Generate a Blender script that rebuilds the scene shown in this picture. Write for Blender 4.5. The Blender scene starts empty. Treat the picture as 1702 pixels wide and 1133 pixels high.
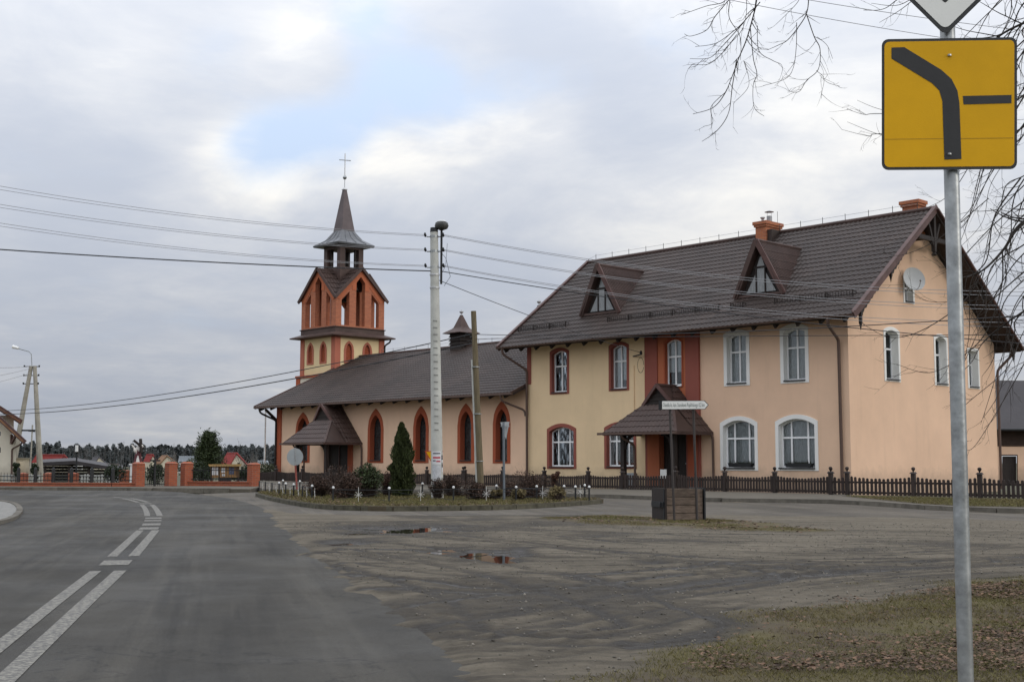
import bpy, bmesh, math, random
import numpy as np
from mathutils import Vector, Matrix
from mathutils.geometry import tessellate_polygon
random.seed(7)
RNG = np.random.default_rng(11)
SC = bpy.context.scene
COL = SC.collection
rad = math.radians

# ------------------------------------------------------------------ camera
YAW, PITCH, ROLL, FPX = 0.8168, 0.0955, 0.0014, 2072.92
CAM = Vector((23.173, -37.590, 1.10))
_c, _s = math.cos(YAW), math.sin(YAW)
FWD = Vector((-_s*math.cos(PITCH), _c*math.cos(PITCH), math.sin(PITCH)))
_r0 = Vector((_c, _s, 0.0)); _u0 = _r0.cross(FWD)
RGT = _r0*math.cos(ROLL) + _u0*math.sin(ROLL)
UPV = -_r0*math.sin(ROLL) + _u0*math.cos(ROLL)
cam_d = bpy.data.cameras.new('camera'); cam = bpy.data.objects.new('camera', cam_d); COL.objects.link(cam)
cam_d.sensor_width = 36.0; cam_d.lens = FPX/1702*36.0; cam_d.clip_end = 6000; cam_d.clip_start = 0.05
m3 = Matrix((RGT, UPV, -FWD)).transposed()
cam.matrix_world = Matrix.Translation(CAM) @ m3.to_4x4()
SC.camera = cam

# ------------------------------------------------------------------ sky and sun
SUN_EL = rad(15); SUN_AZ = rad(24)          # azimuth counted from +X towards +Y
to_sun = Vector((math.cos(SUN_AZ)*math.cos(SUN_EL), math.sin(SUN_AZ)*math.cos(SUN_EL), math.sin(SUN_EL)))
world = bpy.data.worlds.new('World'); SC.world = world; world.use_nodes = True
def build_world():
    nt = world.node_tree; N = nt.nodes; Lk = nt.links; N.clear()
    out = N.new('ShaderNodeOutputWorld'); bg = N.new('ShaderNodeBackground'); bg.inputs[1].default_value = 0.10
    Lk.new(bg.outputs[0], out.inputs[0])
    sky = N.new('ShaderNodeTexSky'); sky.sky_type = 'NISHITA'; sky.sun_disc = False
    sky.sun_elevation = SUN_EL; sky.sun_rotation = math.pi/2 - SUN_AZ
    sky.air_density = 1.0; sky.dust_density = 1.2; sky.ozone_density = 1.3
    tc = N.new('ShaderNodeTexCoord'); sep = N.new('ShaderNodeSeparateXYZ'); Lk.new(tc.outputs['Generated'], sep.inputs[0])
    def math_(op, a, b=None, clamp=False):
        n = N.new('ShaderNodeMath'); n.operation = op; n.use_clamp = clamp
        for i, v in enumerate((a, b)):
            if v is None: continue
            if isinstance(v, (int, float)): n.inputs[i].default_value = v
            else: Lk.new(v, n.inputs[i])
        return n.outputs[0]
    zc = math_('MAXIMUM', sep.outputs[2], 0.0); zz = math_('ADD', zc, 0.16)
    cx = math_('DIVIDE', sep.outputs[0], zz); cy = math_('DIVIDE', sep.outputs[1], zz)
    comb = N.new('ShaderNodeCombineXYZ'); Lk.new(cx, comb.inputs[0]); Lk.new(cy, comb.inputs[1])
    def noise(scale, detail, rough, off, dist=0.0):
        mp = N.new('ShaderNodeMapping'); mp.inputs['Location'].default_value = off
        Lk.new(comb.outputs[0], mp.inputs[0])
        n = N.new('ShaderNodeTexNoise'); n.inputs['Scale'].default_value = scale; n.inputs['Detail'].default_value = detail
        n.inputs['Roughness'].default_value = rough; n.inputs['Distortion'].default_value = dist
        Lk.new(mp.outputs[0], n.inputs['Vector']); return n.outputs[0]
    n_big = noise(0.85, 5, 0.55, (3.1, 1.7, 0.4), 0.3)
    n_mid = noise(2.1, 7, 0.6, (0.3, 4.2, 1.1), 0.4)
    n_warp = noise(1.5, 4, 0.6, (8.0, 2.0, 5.0), 0.2)
    # gaps and bright banks of this particular sky, each a soft lobe round a direction
    def lobe(d, width, stretch=None):
        dp = N.new('ShaderNodeVectorMath'); dp.operation = 'DOT_PRODUCT'
        Lk.new(tc.outputs['Generated'], dp.inputs[0]); dp.inputs[1].default_value = d
        e = math_('SUBTRACT', 1.0, dp.outputs['Value'])
        e = math_('MULTIPLY', e, 2.0/(width*width))
        e = math_('ADD', e, math_('MULTIPLY', math_('SUBTRACT', n_warp, 0.5), 2.2))
        e = math_('MAXIMUM', e, 0.0)
        return math_('POWER', 2.718, math_('MULTIPLY', e, -1.0))
    def D(px, py):
        return tuple((FWD + RGT*((px-851)/FPX) - UPV*((py-566.5)/FPX)).normalized())
    cover = math_('ADD', math_('MULTIPLY', n_big, 0.75), math_('MULTIPLY', n_mid, 0.62))
    cover = math_('ADD', cover, math_('MULTIPLY', noise(5.5, 6, 0.62, (2.0, 7.0, 3.0), 0.5), 0.22))
    for (px, py, wd, amt) in ((590, 5, 0.03, 0.3), (615, 100, 0.03, 0.2), (330, 90, .03, .2), (640, 165, 0.028, 0.24), (560, 220, 0.030, 0.42), (430, 236, 0.034, 0.50), (490, 228, .025, .25), (730, 160, 0.032, 0.36), (850, 135, 0.032, 0.30), (950, 130, 0.025, 0.22),
                              (390, 60, 0.03, 0.16), (700, 60, .04, .2), (1130, 20, 0.05, 0.16), (1640, 330, 0.04, 0.12), (1120, 90, .04, .14)):
        cover = math_('SUBTRACT', cover, math_('MULTIPLY', lobe(D(px, py), wd), amt))
    r = N.new('ShaderNodeMapRange'); r.interpolation_type = 'SMOOTHSTEP'; Lk.new(cover, r.inputs[0])
    r.inputs[1].default_value = 0.22; r.inputs[2].default_value = 0.74
    mask = r.outputs[0]
    # cloud brightness: broad banks, finer billows
    b = math_('ADD', math_('MULTIPLY', noise(1.1, 6, 0.6, (5.5, 9.1, 2.0), 0.4), 0.62), math_('MULTIPLY', n_mid, 0.42))
    b = math_('ADD', b, math_('MULTIPLY', noise(4.2, 7, 0.62, (1.0, 3.3, 6.0), 0.6), 0.26))
    for (px, py, wd, amt) in ((900, 190, 0.035, 0.15), (800, 220, 0.03, 0.16), (700, 250, 0.035, 0.20), (600, 275, 0.035, 0.18), (450, 295, 0.04, 0.24), (330, 325, 0.045, 0.16), (480, 90, .045, .10), (200, 150, .05, .12), (620, 30, .025, .08), (1250, 330, 0.10, 0.16)):
        b = math_('ADD', b, math_('MULTIPLY', lobe(D(px, py), wd), amt))
    for (px, py, wd, amt) in ((900, 50, 0.05, 0.26), (150, 520, 0.12, 0.12), (60, 260, .08, .14), (1080, 170, .06, .18), (760, 430, .12, .10), (1250, 240, .05, .08), (250, 230, .05, .12), (30, 20, .05, .1)):
        b = math_('SUBTRACT', b, math_('MULTIPLY', lobe(D(px, py), wd), amt))
    rb = N.new('ShaderNodeMapRange'); rb.interpolation_type = 'SMOOTHSTEP'; Lk.new(b, rb.inputs[0]); rb.inputs[1].default_value = 0.42; rb.inputs[2].default_value = 1.02
    cr = N.new('ShaderNodeValToRGB'); Lk.new(rb.outputs[0], cr.inputs[0])
    E = cr.color_ramp.elements; E[0].color = (3.5, 3.8, 4.4, 1); E[1].color = (6.6, 6.45, 6.1, 1)
    e = E.new(0.45); e.color = (4.5, 4.66, 4.98, 1)
    mix = N.new('ShaderNodeMix'); mix.data_type = 'RGBA'; Lk.new(mask, mix.inputs[0])
    # thin veil over the blue
    veil = N.new('ShaderNodeMix'); veil.data_type = 'RGBA'; veil.inputs[0].default_value = 0.8
    Lk.new(sky.outputs[0], veil.inputs[6]); veil.inputs[7].default_value = (4.1, 4.85, 6.2, 1)
    Lk.new(veil.outputs[2], mix.inputs[6]); Lk.new(cr.outputs[0], mix.inputs[7])
    # an overcast sky is about three times brighter overhead than at the horizon
    el = math_('DIVIDE', math_('ADD', 1.0, math_('MULTIPLY', zc, 2.7)), 1.46)
    mul = N.new('ShaderNodeVectorMath'); mul.operation = 'SCALE'; Lk.new(mix.outputs[2], mul.inputs[0]); Lk.new(el, mul.inputs['Scale'])
    Lk.new(mul.outputs[0], bg.inputs[0])
build_world()
sun_d = bpy.data.lights.new('sun', 'SUN'); sun_d.energy = 0.42; sun_d.angle = rad(11); sun_d.color = (1.0, 0.93, 0.84)
sun = bpy.data.objects.new('sun', sun_d); COL.objects.link(sun)
sun.rotation_euler = (-to_sun).to_track_quat('-Z', 'Y').to_euler(); sun.location = (40, 30, 40)
SC.view_settings.view_transform = 'Standard'; SC.view_settings.look = 'None'
SC.view_settings.gamma = 1.0; SC.view_settings.use_curve_mapping = False
SC.view_settings.exposure = 0.60
SC.render.engine = 'CYCLES'
SC.cycles.use_denoising = True
SC.cycles.max_bounces = 6; SC.cycles.transparent_max_bounces = 12
SC.cycles.sample_clamp_indirect = 6

# ------------------------------------------------------------------ placing: world points of the place
def ray(px, py): return FWD + RGT*((px-851)/FPX) - UPV*((py-566.5)/FPX)
def G(px, py, z=0.0):
    d = ray(px, py); return CAM + d*((z-CAM.z)/d.z)
NH = Vector((-_s, _c, 0.0))                   # level view direction; distances w are counted along it
def depth(p): return (Vector(p)-CAM).dot(NH)
def W(px, py, w):
    d = ray(px, py); return CAM + d*(w/d.dot(NH))
def GW(px, w, z=0.0):
    y = 765 + 2000/w
    for _ in range(25):
        p = G(px, y, z) if abs(z-CAM.z) > 1e-6 else W(px, 765, w)
        y = 765 + (y-765)*depth(p)/w
    return p
def FA(px, py, y=0.0):
    d = ray(px, py); return CAM + d*((y-CAM.y)/d.y)

# ------------------------------------------------------------------ helpers
ORG = {}
def tag(o, label=None, cat=None, group=None, kind=None):
    if label: o['label'] = label
    if cat: o['category'] = cat
    if group: o['group'] = group
    if kind: o['kind'] = kind
    return o
def thing(name, loc, label, cat, group=None):
    o = bpy.data.objects.new(name, None); COL.objects.link(o); o.location = loc; o.empty_display_size = 0.2
    ORG[o.name] = Vector(loc); return tag(o, label, cat, group)
def origin(parent): return ORG[parent.name]
class MB:
    def __init__(s): s.v = []; s.f = []
    def add(s, vs, fs):
        k = len(s.v); s.v.extend([tuple(v) for v in vs]); s.f.extend([tuple(i+k for i in f) for f in fs]); return s
    def box(s, x0, x1, y0, y1, z0, z1):
        return s.add([(x0,y0,z0),(x1,y0,z0),(x1,y1,z0),(x0,y1,z0),(x0,y0,z1),(x1,y0,z1),(x1,y1,z1),(x0,y1,z1)],
                     [(0,3,2,1),(4,5,6,7),(0,1,5,4),(1,2,6,5),(2,3,7,6),(3,0,4,7)])
    def bar(s, a, b, w, h, up=(0,0,1)):
        a, b = Vector(a), Vector(b); d = (b-a).normalized(); up = Vector(up)
        if abs(d.dot(up)) > 0.99: up = Vector((1,0,0))
        sx = d.cross(up).normalized()*(w/2); sz = sx.cross(d).normalized()*(h/2)
        vs = [a-sx-sz, a+sx-sz, a+sx+sz, a-sx+sz, b-sx-sz, b+sx-sz, b+sx+sz, b-sx+sz]
        return s.add(vs, [(0,3,2,1),(4,5,6,7),(0,1,5,4),(1,2,6,5),(2,3,7,6),(3,0,4,7)])
    def tube(s, pts, r, n=8, cap=True):
        pts = [Vector(p) for p in pts]; rs = r if isinstance(r, (list, tuple)) else [r]*len(pts)
        k = len(s.v); prev = None
        for i, p in enumerate(pts):
            d = (pts[min(i+1, len(pts)-1)] - pts[max(i-1, 0)]).normalized()
            if prev is None:
                u = d.cross(Vector((0,0,1)) if abs(d.z) < 0.9 else Vector((1,0,0))).normalized()
            else:
                u = (prev - d*prev.dot(d)).normalized()
            prev = u; w = d.cross(u)
            for j in range(n):
                a = 2*math.pi*j/n; s.v.append(tuple(p + (u*math.cos(a)+w*math.sin(a))*rs[i]))
        for i in range(len(pts)-1):
            for j in range(n):
                a = k+i*n+j; b = k+i*n+(j+1) % n; s.f.append((a, b, b+n, a+n))
        if cap:
            s.f.append(tuple(k+j for j in range(n))[::-1]); s.f.append(tuple(k+(len(pts)-1)*n+j for j in range(n)))
        return s
    def lathe(s, prof, c=(0,0,0), n=12):
        k = len(s.v); c = Vector(c)
        for (r, z) in prof:
            for j in range(n):
                a = 2*math.pi*j/n; s.v.append((c.x+r*math.cos(a), c.y+r*math.sin(a), c.z+z))
        for i in range(len(prof)-1):
            for j in range(n):
                a = k+i*n+j; b = k+i*n+(j+1) % n; s.f.append((a, b, b+n, a+n))
        s.f.append(tuple(k+j for j in range(n))[::-1]); s.f.append(tuple(k+(len(prof)-1)*n+j for j in range(n)))
        return s
    def fill(s, outer, holes, M, d0, d1):
        """flat shape with holes, extruded from depth d0 to d1; M(a, b, d) gives the world point"""
        loops = [list(outer)] + [list(h) for h in holes]
        flat = [p for l in loops for p in l]
        tris = tessellate_polygon([[Vector((p[0], p[1], 0)) for p in l] for l in loops])
        n = len(flat); k = len(s.v)
        s.v.extend([tuple(M(p[0], p[1], d0)) for p in flat]); s.v.extend([tuple(M(p[0], p[1], d1)) for p in flat])
        for t in tris:
            s.f.append((k+t[0], k+t[1], k+t[2])); s.f.append((k+n+t[2], k+n+t[1], k+n+t[0]))
        o = 0
        for l in loops:
            m = len(l)
            for i in range(m):
                a = k+o+i; b = k+o+(i+1) % m; s.f.append((a, b, b+n, a+n))
            o += m
        return s
    def build(s, name, mat, parent=None, smooth=False, org=None, clip=None, recalc=True):
        o0 = Vector(org) if org is not None else (origin(parent) if parent is not None else Vector((0,0,0)))
        me = bpy.data.meshes.new(name)
        me.from_pydata([(v[0]-o0.x, v[1]-o0.y, v[2]-o0.z) for v in s.v], [], s.f)
        if recalc or clip:
            bm = bmesh.new(); bm.from_mesh(me)
            if clip:
                for co, no in clip:
                    bmesh.ops.bisect_plane(bm, geom=bm.verts[:]+bm.edges[:]+bm.faces[:], plane_co=Vector(co)-o0, plane_no=Vector(no), clear_outer=True)
            if recalc: bmesh.ops.recalc_face_normals(bm, faces=bm.faces[:])
            bm.to_mesh(me); bm.free()
        if smooth:
            me.polygons.foreach_set('use_smooth', [True]*len(me.polygons))
            if hasattr(me, 'set_sharp_from_angle'): me.set_sharp_from_angle(angle=rad(40))
        me.materials.append(mat)
        o = bpy.data.objects.new(name, me); COL.objects.link(o)
        if parent is not None: o.parent = parent
        else: o.location = o0
        ORG[o.name] = o0
        return o
def inst(src, parent, loc=(0,0,0), rot=None, name=None):
    o = bpy.data.objects.new(name or src.name.split('.')[0], src.data if hasattr(src, 'data') else src); COL.objects.link(o)
    o.parent = parent; o.location = loc
    if rot: o.rotation_euler = rot
    return o
def big_mesh(name, v, f, mat, kind=None, smooth=False, parent=None, attrs=None):
    """mesh from numpy arrays, f is (n,3) or (n,4)"""
    me = bpy.data.meshes.new(name); v = np.asarray(v, np.float32); f = np.asarray(f, np.int32)
    if parent is not None: v = v - np.array(origin(parent), np.float32)
    me.vertices.add(len(v)); me.vertices.foreach_set('co', v.ravel())
    k = f.shape[1]; me.loops.add(f.size); me.loops.foreach_set('vertex_index', f.ravel())
    me.polygons.add(len(f)); me.polygons.foreach_set('loop_start', np.arange(0, f.size, k, dtype=np.int32))
    try: me.polygons.foreach_set('loop_total', np.full(len(f), k, np.int32))
    except Exception: pass
    me.update(calc_edges=True); me.validate()
    if smooth: me.polygons.foreach_set('use_smooth', np.ones(len(f), bool))
    for an, av in (attrs or {}).items():
        a = me.attributes.new(an, 'FLOAT', 'POINT'); a.data.foreach_set('value', np.asarray(av, np.float32))
    me.materials.append(mat)
    o = bpy.data.objects.new(name, me); COL.objects.link(o)
    if parent is not None: o.parent = parent; ORG[o.name] = origin(parent)
    if kind: o['kind'] = kind
    return o
def MX(y):   # facade looking towards -Y
    return lambda a, b, d: (a, y-d, b)
def MG(x):   # wall looking towards +X
    return lambda a, b, d: (x+d, a, b)

# ------------------------------------------------------------------ materials
MATS = {}
def nodes_of(name):
    m = bpy.data.materials.new(name); m.use_nodes = True; nt = m.node_tree
    b = nt.nodes['Principled BSDF']; return m, nt, b
def mat(name, col, rough=0.8, var=0.12, scale=2.0, bump=0.15, bscale=60.0, metal=0.0, spec=0.3, hue=None, detail=6, isl=0.0, rnd=0.0, stretch=None, transl=0.0):
    if name in MATS: return MATS[name]
    m, nt, b = nodes_of(name); N, Lk = nt.nodes, nt.links
    tc = N.new('ShaderNodeTexCoord'); vec = tc.outputs['Object']
    if stretch:
        mp = N.new('ShaderNodeMapping'); mp.inputs['Scale'].default_value = stretch; Lk.new(vec, mp.inputs[0]); vec = mp.outputs[0]
    n = N.new('ShaderNodeTexNoise'); n.inputs['Scale'].default_value = scale; n.inputs['Detail'].default_value = detail; n.inputs['Roughness'].default_value = 0.62
    Lk.new(vec, n.inputs['Vector'])
    cr = N.new('ShaderNodeValToRGB'); Lk.new(n.outputs[0], cr.inputs[0])
    lo = [c*(1-var) for c in col]; hi = [min(1, c*(1+var)) for c in col]
    if hue: lo = list(hue)
    cr.color_ramp.elements[0].position = 0.3; cr.color_ramp.elements[1].position = 0.7
    cr.color_ramp.elements[0].color = (*lo, 1); cr.color_ramp.elements[1].color = (*hi, 1)
    colo = cr.outputs[0]
    def jitter(sock, amt):
        nonlocal colo
        h = N.new('ShaderNodeHueSaturation'); mr = N.new('ShaderNodeMapRange'); Lk.new(sock, mr.inputs[0])
        mr.inputs[3].default_value = 1-amt; mr.inputs[4].default_value = 1+amt
        Lk.new(mr.outputs[0], h.inputs['Value']); Lk.new(colo, h.inputs['Color']); colo = h.outputs[0]
    if isl: jitter(N.new('ShaderNodeNewGeometry').outputs['Random Per Island'], isl)
    if rnd: jitter(N.new('ShaderNodeObjectInfo').outputs['Random'], rnd)
    Lk.new(colo, b.inputs['Base Color'])
    b.inputs['Roughness'].default_value = rough; b.inputs['Metallic'].default_value = metal
    b.inputs['Specular IOR Level'].default_value = spec
    if bump:
        nb = N.new('ShaderNodeTexNoise'); nb.inputs['Scale'].default_value = bscale; nb.inputs['Detail'].default_value = 5; Lk.new(vec, nb.inputs['Vector'])
        bp = N.new('ShaderNodeBump'); bp.inputs['Strength'].default_value = bump; bp.inputs['Distance'].default_value = 0.02
        Lk.new(nb.outputs[0], bp.inputs['Height']); Lk.new(bp.outputs[0], b.inputs['Normal'])
    if transl:
        tr = N.new('ShaderNodeBsdfTranslucent'); Lk.new(colo, tr.inputs[0]); mx = N.new('ShaderNodeMixShader'); mx.inputs[0].default_value = transl
        Lk.new(b.outputs[0], mx.inputs[1]); Lk.new(tr.outputs[0], mx.inputs[2]); Lk.new(mx.outputs[0], N['Material Output'].inputs[0])
    MATS[name] = m; return m
def plaster(name, col, grime=0.2):
    """painted render with weathering: broad blotches, fine grain, drips running down and a damp foot"""
    m, nt, b = nodes_of(name); N, Lk = nt.nodes, nt.links
    geo = N.new('ShaderNodeNewGeometry'); pos = geo.outputs['Position']
    def noise(sc, det, stretch=None):
        v = pos
        if stretch:
            mp = N.new('ShaderNodeMapping'); mp.inputs['Scale'].default_value = stretch; Lk.new(pos, mp.inputs[0]); v = mp.outputs[0]
        n = N.new('ShaderNodeTexNoise'); n.inputs['Scale'].default_value = sc; n.inputs['Detail'].default_value = det; n.inputs['Roughness'].default_value = 0.65
        Lk.new(v, n.inputs['Vector']); return n.outputs[0]
    def ramp(s, a, bb):
        r = N.new('ShaderNodeMapRange'); Lk.new(s, r.inputs[0]); r.inputs[1].default_value = a; r.inputs[2].default_value = bb; return r.outputs[0]
    def mixc(fac, c1, c2):
        mx = N.new('ShaderNodeMix'); mx.data_type = 'RGBA'
        if isinstance(fac, float): mx.inputs[0].default_value = fac
        else: Lk.new(fac, mx.inputs[0])
        for i, c in ((6, c1), (7, c2)):
            if isinstance(c, tuple): mx.inputs[i].default_value = (*c, 1)
            else: Lk.new(c, mx.inputs[i])
        return mx.outputs[2]
    def mul(s, k):
        q = N.new('ShaderNodeMath'); q.operation = 'MULTIPLY'; Lk.new(s, q.inputs[0])
        if isinstance(k, float): q.inputs[1].default_value = k
        else: Lk.new(k, q.inputs[1])
        return q.outputs[0]
    c = mixc(ramp(noise(0.55, 6), 0.35, 0.7), tuple(x*0.93 for x in col), tuple(min(1, x*1.05) for x in col))
    c = mixc(mul(ramp(noise(1.0, 5, (2.2, 2.2, 0.28)), 0.55, 0.85), grime*1.1), c, tuple(x*0.72 for x in col))
    sp = N.new('ShaderNodeSeparateXYZ'); Lk.new(pos, sp.inputs[0])
    foot = N.new('ShaderNodeMath'); foot.operation = 'ADD'; Lk.new(sp.outputs[2], foot.inputs[0]); Lk.new(mul(noise(2.3, 6), -1.1), foot.inputs[1])
    fr = N.new('ShaderNodeMapRange'); Lk.new(foot.outputs[0], fr.inputs[0]); fr.inputs[1].default_value = -0.45; fr.inputs[2].default_value = 0.35; fr.inputs[3].default_value = grime*1.6; fr.inputs[4].default_value = 0
    c = mixc(fr.outputs[0], c, (0.2, 0.17, 0.13))
    Lk.new(c, b.inputs['Base Color']); b.inputs['Roughness'].default_value = 0.92; b.inputs['Specular IOR Level'].default_value = 0.15
    bp = N.new('ShaderNodeBump'); bp.inputs['Strength'].default_value = 0.35; bp.inputs['Distance'].default_value = 0.01
    Lk.new(noise(42, 4), bp.inputs['Height']); Lk.new(bp.outputs[0], b.inputs['Normal'])
    MATS[name] = m; return m
def brickmat(name, c1, c2, mortar, bw=0.25, bh=0.075, axis='x', rough=0.8):
    m, nt, b = nodes_of(name); N, Lk = nt.nodes, nt.links
    geo = N.new('ShaderNodeNewGeometry'); sp = N.new('ShaderNodeSeparateXYZ'); Lk.new(geo.outputs['Position'], sp.inputs[0])
    ad = N.new('ShaderNodeMath'); ad.operation = 'ADD'; Lk.new(sp.outputs[0], ad.inputs[0]); Lk.new(sp.outputs[1], ad.inputs[1])
    cb = N.new('ShaderNodeCombineXYZ'); Lk.new(ad.outputs[0], cb.inputs[0]); Lk.new(sp.outputs[2], cb.inputs[1])
    br = N.new('ShaderNodeTexBrick'); Lk.new(cb.outputs[0], br.inputs['Vector'])
    br.inputs['Color1'].default_value = (*c1, 1); br.inputs['Color2'].default_value = (*c2, 1); br.inputs['Mortar'].default_value = (*mortar, 1)
    br.inputs['Scale'].default_value = 1.0; br.inputs['Brick Width'].default_value = bw; br.inputs['Row Height'].default_value = bh
    br.inputs['Mortar Size'].default_value = 0.008; br.inputs['Mortar Smooth'].default_value = 0.3; br.inputs['Bias'].default_value = -0.1
    Lk.new(br.outputs['Color'], b.inputs['Base Color']); b.inputs['Roughness'].default_value = rough
    bp = N.new('ShaderNodeBump'); bp.invert = True; bp.inputs['Strength'].default_value = 0.7; bp.inputs['Distance'].default_value = 0.02
    Lk.new(br.outputs['Fac'], bp.inputs['Height']); Lk.new(bp.outputs[0], b.inputs['Normal'])
    MATS[name] = m; return m
def panemat(name, tint=(0.8, 0.83, 0.85), refl=0.4):
    m, nt, b = nodes_of(name); N, Lk = nt.nodes, nt.links; N.remove(b)
    t = N.new('ShaderNodeBsdfTransparent'); t.inputs[0].default_value = (*tint, 1)
    g = N.new('ShaderNodeBsdfGlossy'); g.inputs['Roughness'].default_value = 0.03; g.inputs[0].default_value = (0.85, 0.88, 0.9, 1)
    lw = N.new('ShaderNodeLayerWeight'); lw.inputs[0].default_value = refl
    nn = N.new('ShaderNodeTexNoise'); nn.inputs['Scale'].default_value = 1.3
    bp = N.new('ShaderNodeBump'); bp.inputs['Strength'].default_value = 0.05; bp.inputs['Distance'].default_value = 0.05; Lk.new(nn.outputs[0], bp.inputs['Height']); Lk.new(bp.outputs[0], g.inputs['Normal'])
    mx = N.new('ShaderNodeMixShader'); Lk.new(lw.outputs['Fresnel'], mx.inputs[0]); Lk.new(t.outputs[0], mx.inputs[1]); Lk.new(g.outputs[0], mx.inputs[2])
    Lk.new(mx.outputs[0], N['Material Output'].inputs[0]); MATS[name] = m; return m

M_yellow = plaster('yellow_plaster', (0.83, 0.625, 0.385), 0.32)
M_peach = plaster('peach_plaster', (0.81, 0.555, 0.385), 0.34)
M_cream = plaster('cream_plaster', (0.80, 0.63, 0.37), 0.15)
M_offwhite = plaster('offwhite_plaster', (0.72, 0.66, 0.54), 0.3)
M_rust = plaster('rust_plaster', (0.38, 0.10, 0.05), 0.2)
M_rustdark = plaster('dark_rust_plaster', (0.30, 0.10, 0.075), 0.25)
M_orange = plaster('orange_plaster', (0.47, 0.15, 0.075), 0.2)
M_whitepl = plaster('white_plaster', (0.85, 0.84, 0.80), 0.12)
M_tile = mat('metal_tile', (0.044, 0.030, 0.0245), 0.57, 0.36, 0.4, 0.08, 30, spec=0.3, rnd=0.12, isl=0.1)
M_tile_r = mat('porch_tile', (0.06, 0.036, 0.029), 0.6, 0.2, 1.5, 0.05, 30, spec=0.45)
M_sheet = mat('brown_sheet_metal', (0.08, 0.05, 0.042), 0.55, 0.25, 2, 0.05, 20, spec=0.25)
M_barge = mat('bargeboard_brown', (0.105, 0.056, 0.048), 0.5, 0.25, 2.5, 0.12, 30)
M_darkwood = mat('dark_stained_wood', (0.028, 0.021, 0.018), 0.62, 0.3, 3, 0.3, 25, stretch=(6, 6, 0.7))
M_fencewood = mat('fence_wood', (0.036, 0.025, 0.021), 0.6, 0.35, 3, 0.3, 25, stretch=(6, 6, 0.7), rnd=0.3)
M_soffit = mat('soffit_boards', (0.045, 0.032, 0.028), 0.8, 0.3, 3, 0.2, 20)
M_whiteframe = mat('white_window_frame', (0.86, 0.86, 0.85), 0.35, 0.04, 3, 0.0)
M_brownsill = mat('brown_sill', (0.07, 0.045, 0.04), 0.5)
M_darksill = mat('graphite_sill', (0.04, 0.04, 0.042), 0.5)
M_pane = panemat('window_glass', (0.86, 0.88, 0.89), 0.3)
M_paned = panemat('dark_glass', (0.35, 0.37, 0.38), 0.45)
M_curtain = mat('net_curtain', (0.72, 0.72, 0.69), 0.9, 0.12, 8, 0.0, transl=0.2)
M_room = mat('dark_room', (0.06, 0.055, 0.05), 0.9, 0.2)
M_brick = brickmat('red_brick', (0.38, 0.092, 0.034), (0.29, 0.065, 0.028), (0.24, 0.15, 0.11))
M_brickor = brickmat('orange_brick', (0.50, 0.16, 0.06), (0.38, 0.11, 0.05), (0.33, 0.2, 0.13))
M_pipe = mat('brown_pipe', (0.11, 0.07, 0.055), 0.45, 0.1)
M_black = mat('black_iron', (0.02, 0.021, 0.022), 0.5, 0.2)
M_zinc = mat('galvanised_steel', (0.36, 0.375, 0.375), 0.45, 0.32, 14, 0.06, 40, metal=0.75, spec=0.5)
M_greymetal = mat('grey_metal', (0.32, 0.34, 0.35), 0.55, 0.15, 4, metal=0.3)
M_silver = mat('silver', (0.55, 0.55, 0.55), 0.45, 0.05, metal=0.3)
M_concrete = mat('pale_concrete', (0.50, 0.50, 0.455), 0.9, 0.16, 3, 0.25, 25)
M_kerb = mat('kerb_concrete', (0.135, 0.122, 0.10), 0.92, 0.3, 5, 0.4, 30, rnd=0.12)
M_wire = mat('wire', (0.035, 0.035, 0.038), 0.6, 0.1, bump=0)
M_wiregrey = mat('aluminium_wire', (0.30, 0.30, 0.31), 0.5, 0.1, bump=0)
M_white = mat('white_paint', (0.78, 0.78, 0.76), 0.5, 0.08)
M_darkleaf = mat('dark_leaves', (0.03, 0.035, 0.015), 0.7, 0.3, bump=0, isl=0.4)
M_brickbel = brickmat('belfry_brick', (0.50, 0.165, 0.075), (0.40, 0.125, 0.06), (0.30, 0.16, 0.11), 0.25, 0.085)
M_spire = mat('grey_spire_sheet', (0.13, 0.135, 0.145), 0.45, 0.2, 3, 0.1, 20, spec=0.4)
M_sheet2 = mat('spire_brown_sheet', (0.11, 0.085, 0.085), 0.5, 0.2, 2, 0.08, 20)
M_slot = mat('slot_shadow', (.27, .27, .25), .9)
M_lamp = mat('lamp_housing', (.05, .05, .045), .4, .2)
M_paper = mat('poster_paper', (.66, .66, .66), .8, .08); M_paper2 = mat('old_poster_paper', (.5, .51, .52), .85, .18, 20)
M_ink = mat('poster_ink', (.08, .08, .1), .8); M_redink = mat('poster_red', (.45, .1, .12), .8, .2)
M_oldwood = mat('weathered_pole_wood', (.155, .125, .075), .85, .3, 4, .4, 20, stretch=(8, 8, .6))
M_aconc = mat('old_concrete', (.33, .31, .26), .9, .2, 2)
M_signback = mat('sign_edge_grey', (.035, .036, .036), .5, .15)
M_signyellow = mat('sign_yellow', (.68, .365, .004), .55, .10, 2.2, 0.05, 160, spec=.2)
M_signyellow2 = mat('sign_joint', (.34, .19, .01), .6)
M_signblack = mat('sign_black', (.032, .032, .032), .5, .12, 8, 0.02)
M_signwhite = mat('sign_white', (.76, .76, .72), .45, .05, 6, 0.02)
M_signred = mat('sign_red', (.42, .05, .02), .5, .1)
M_signink = mat('sign_ink', (.13, .16, .15), .6)
M_darkpost = mat('sign_post_brown', (.05, .042, .038), .55, .2)
M_bluegrey = mat('blue_grey_post', (.16, .18, .2), .5, .15, metal=.4)
M_redpost = mat('red_post', (.26, .07, .055), .6, .2, 12)
M_crate = mat('grey_plank', (.15, .112, .085), .88, .4, 3, .5, 22, stretch=(2, 2, 9), rnd=.2)
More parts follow.
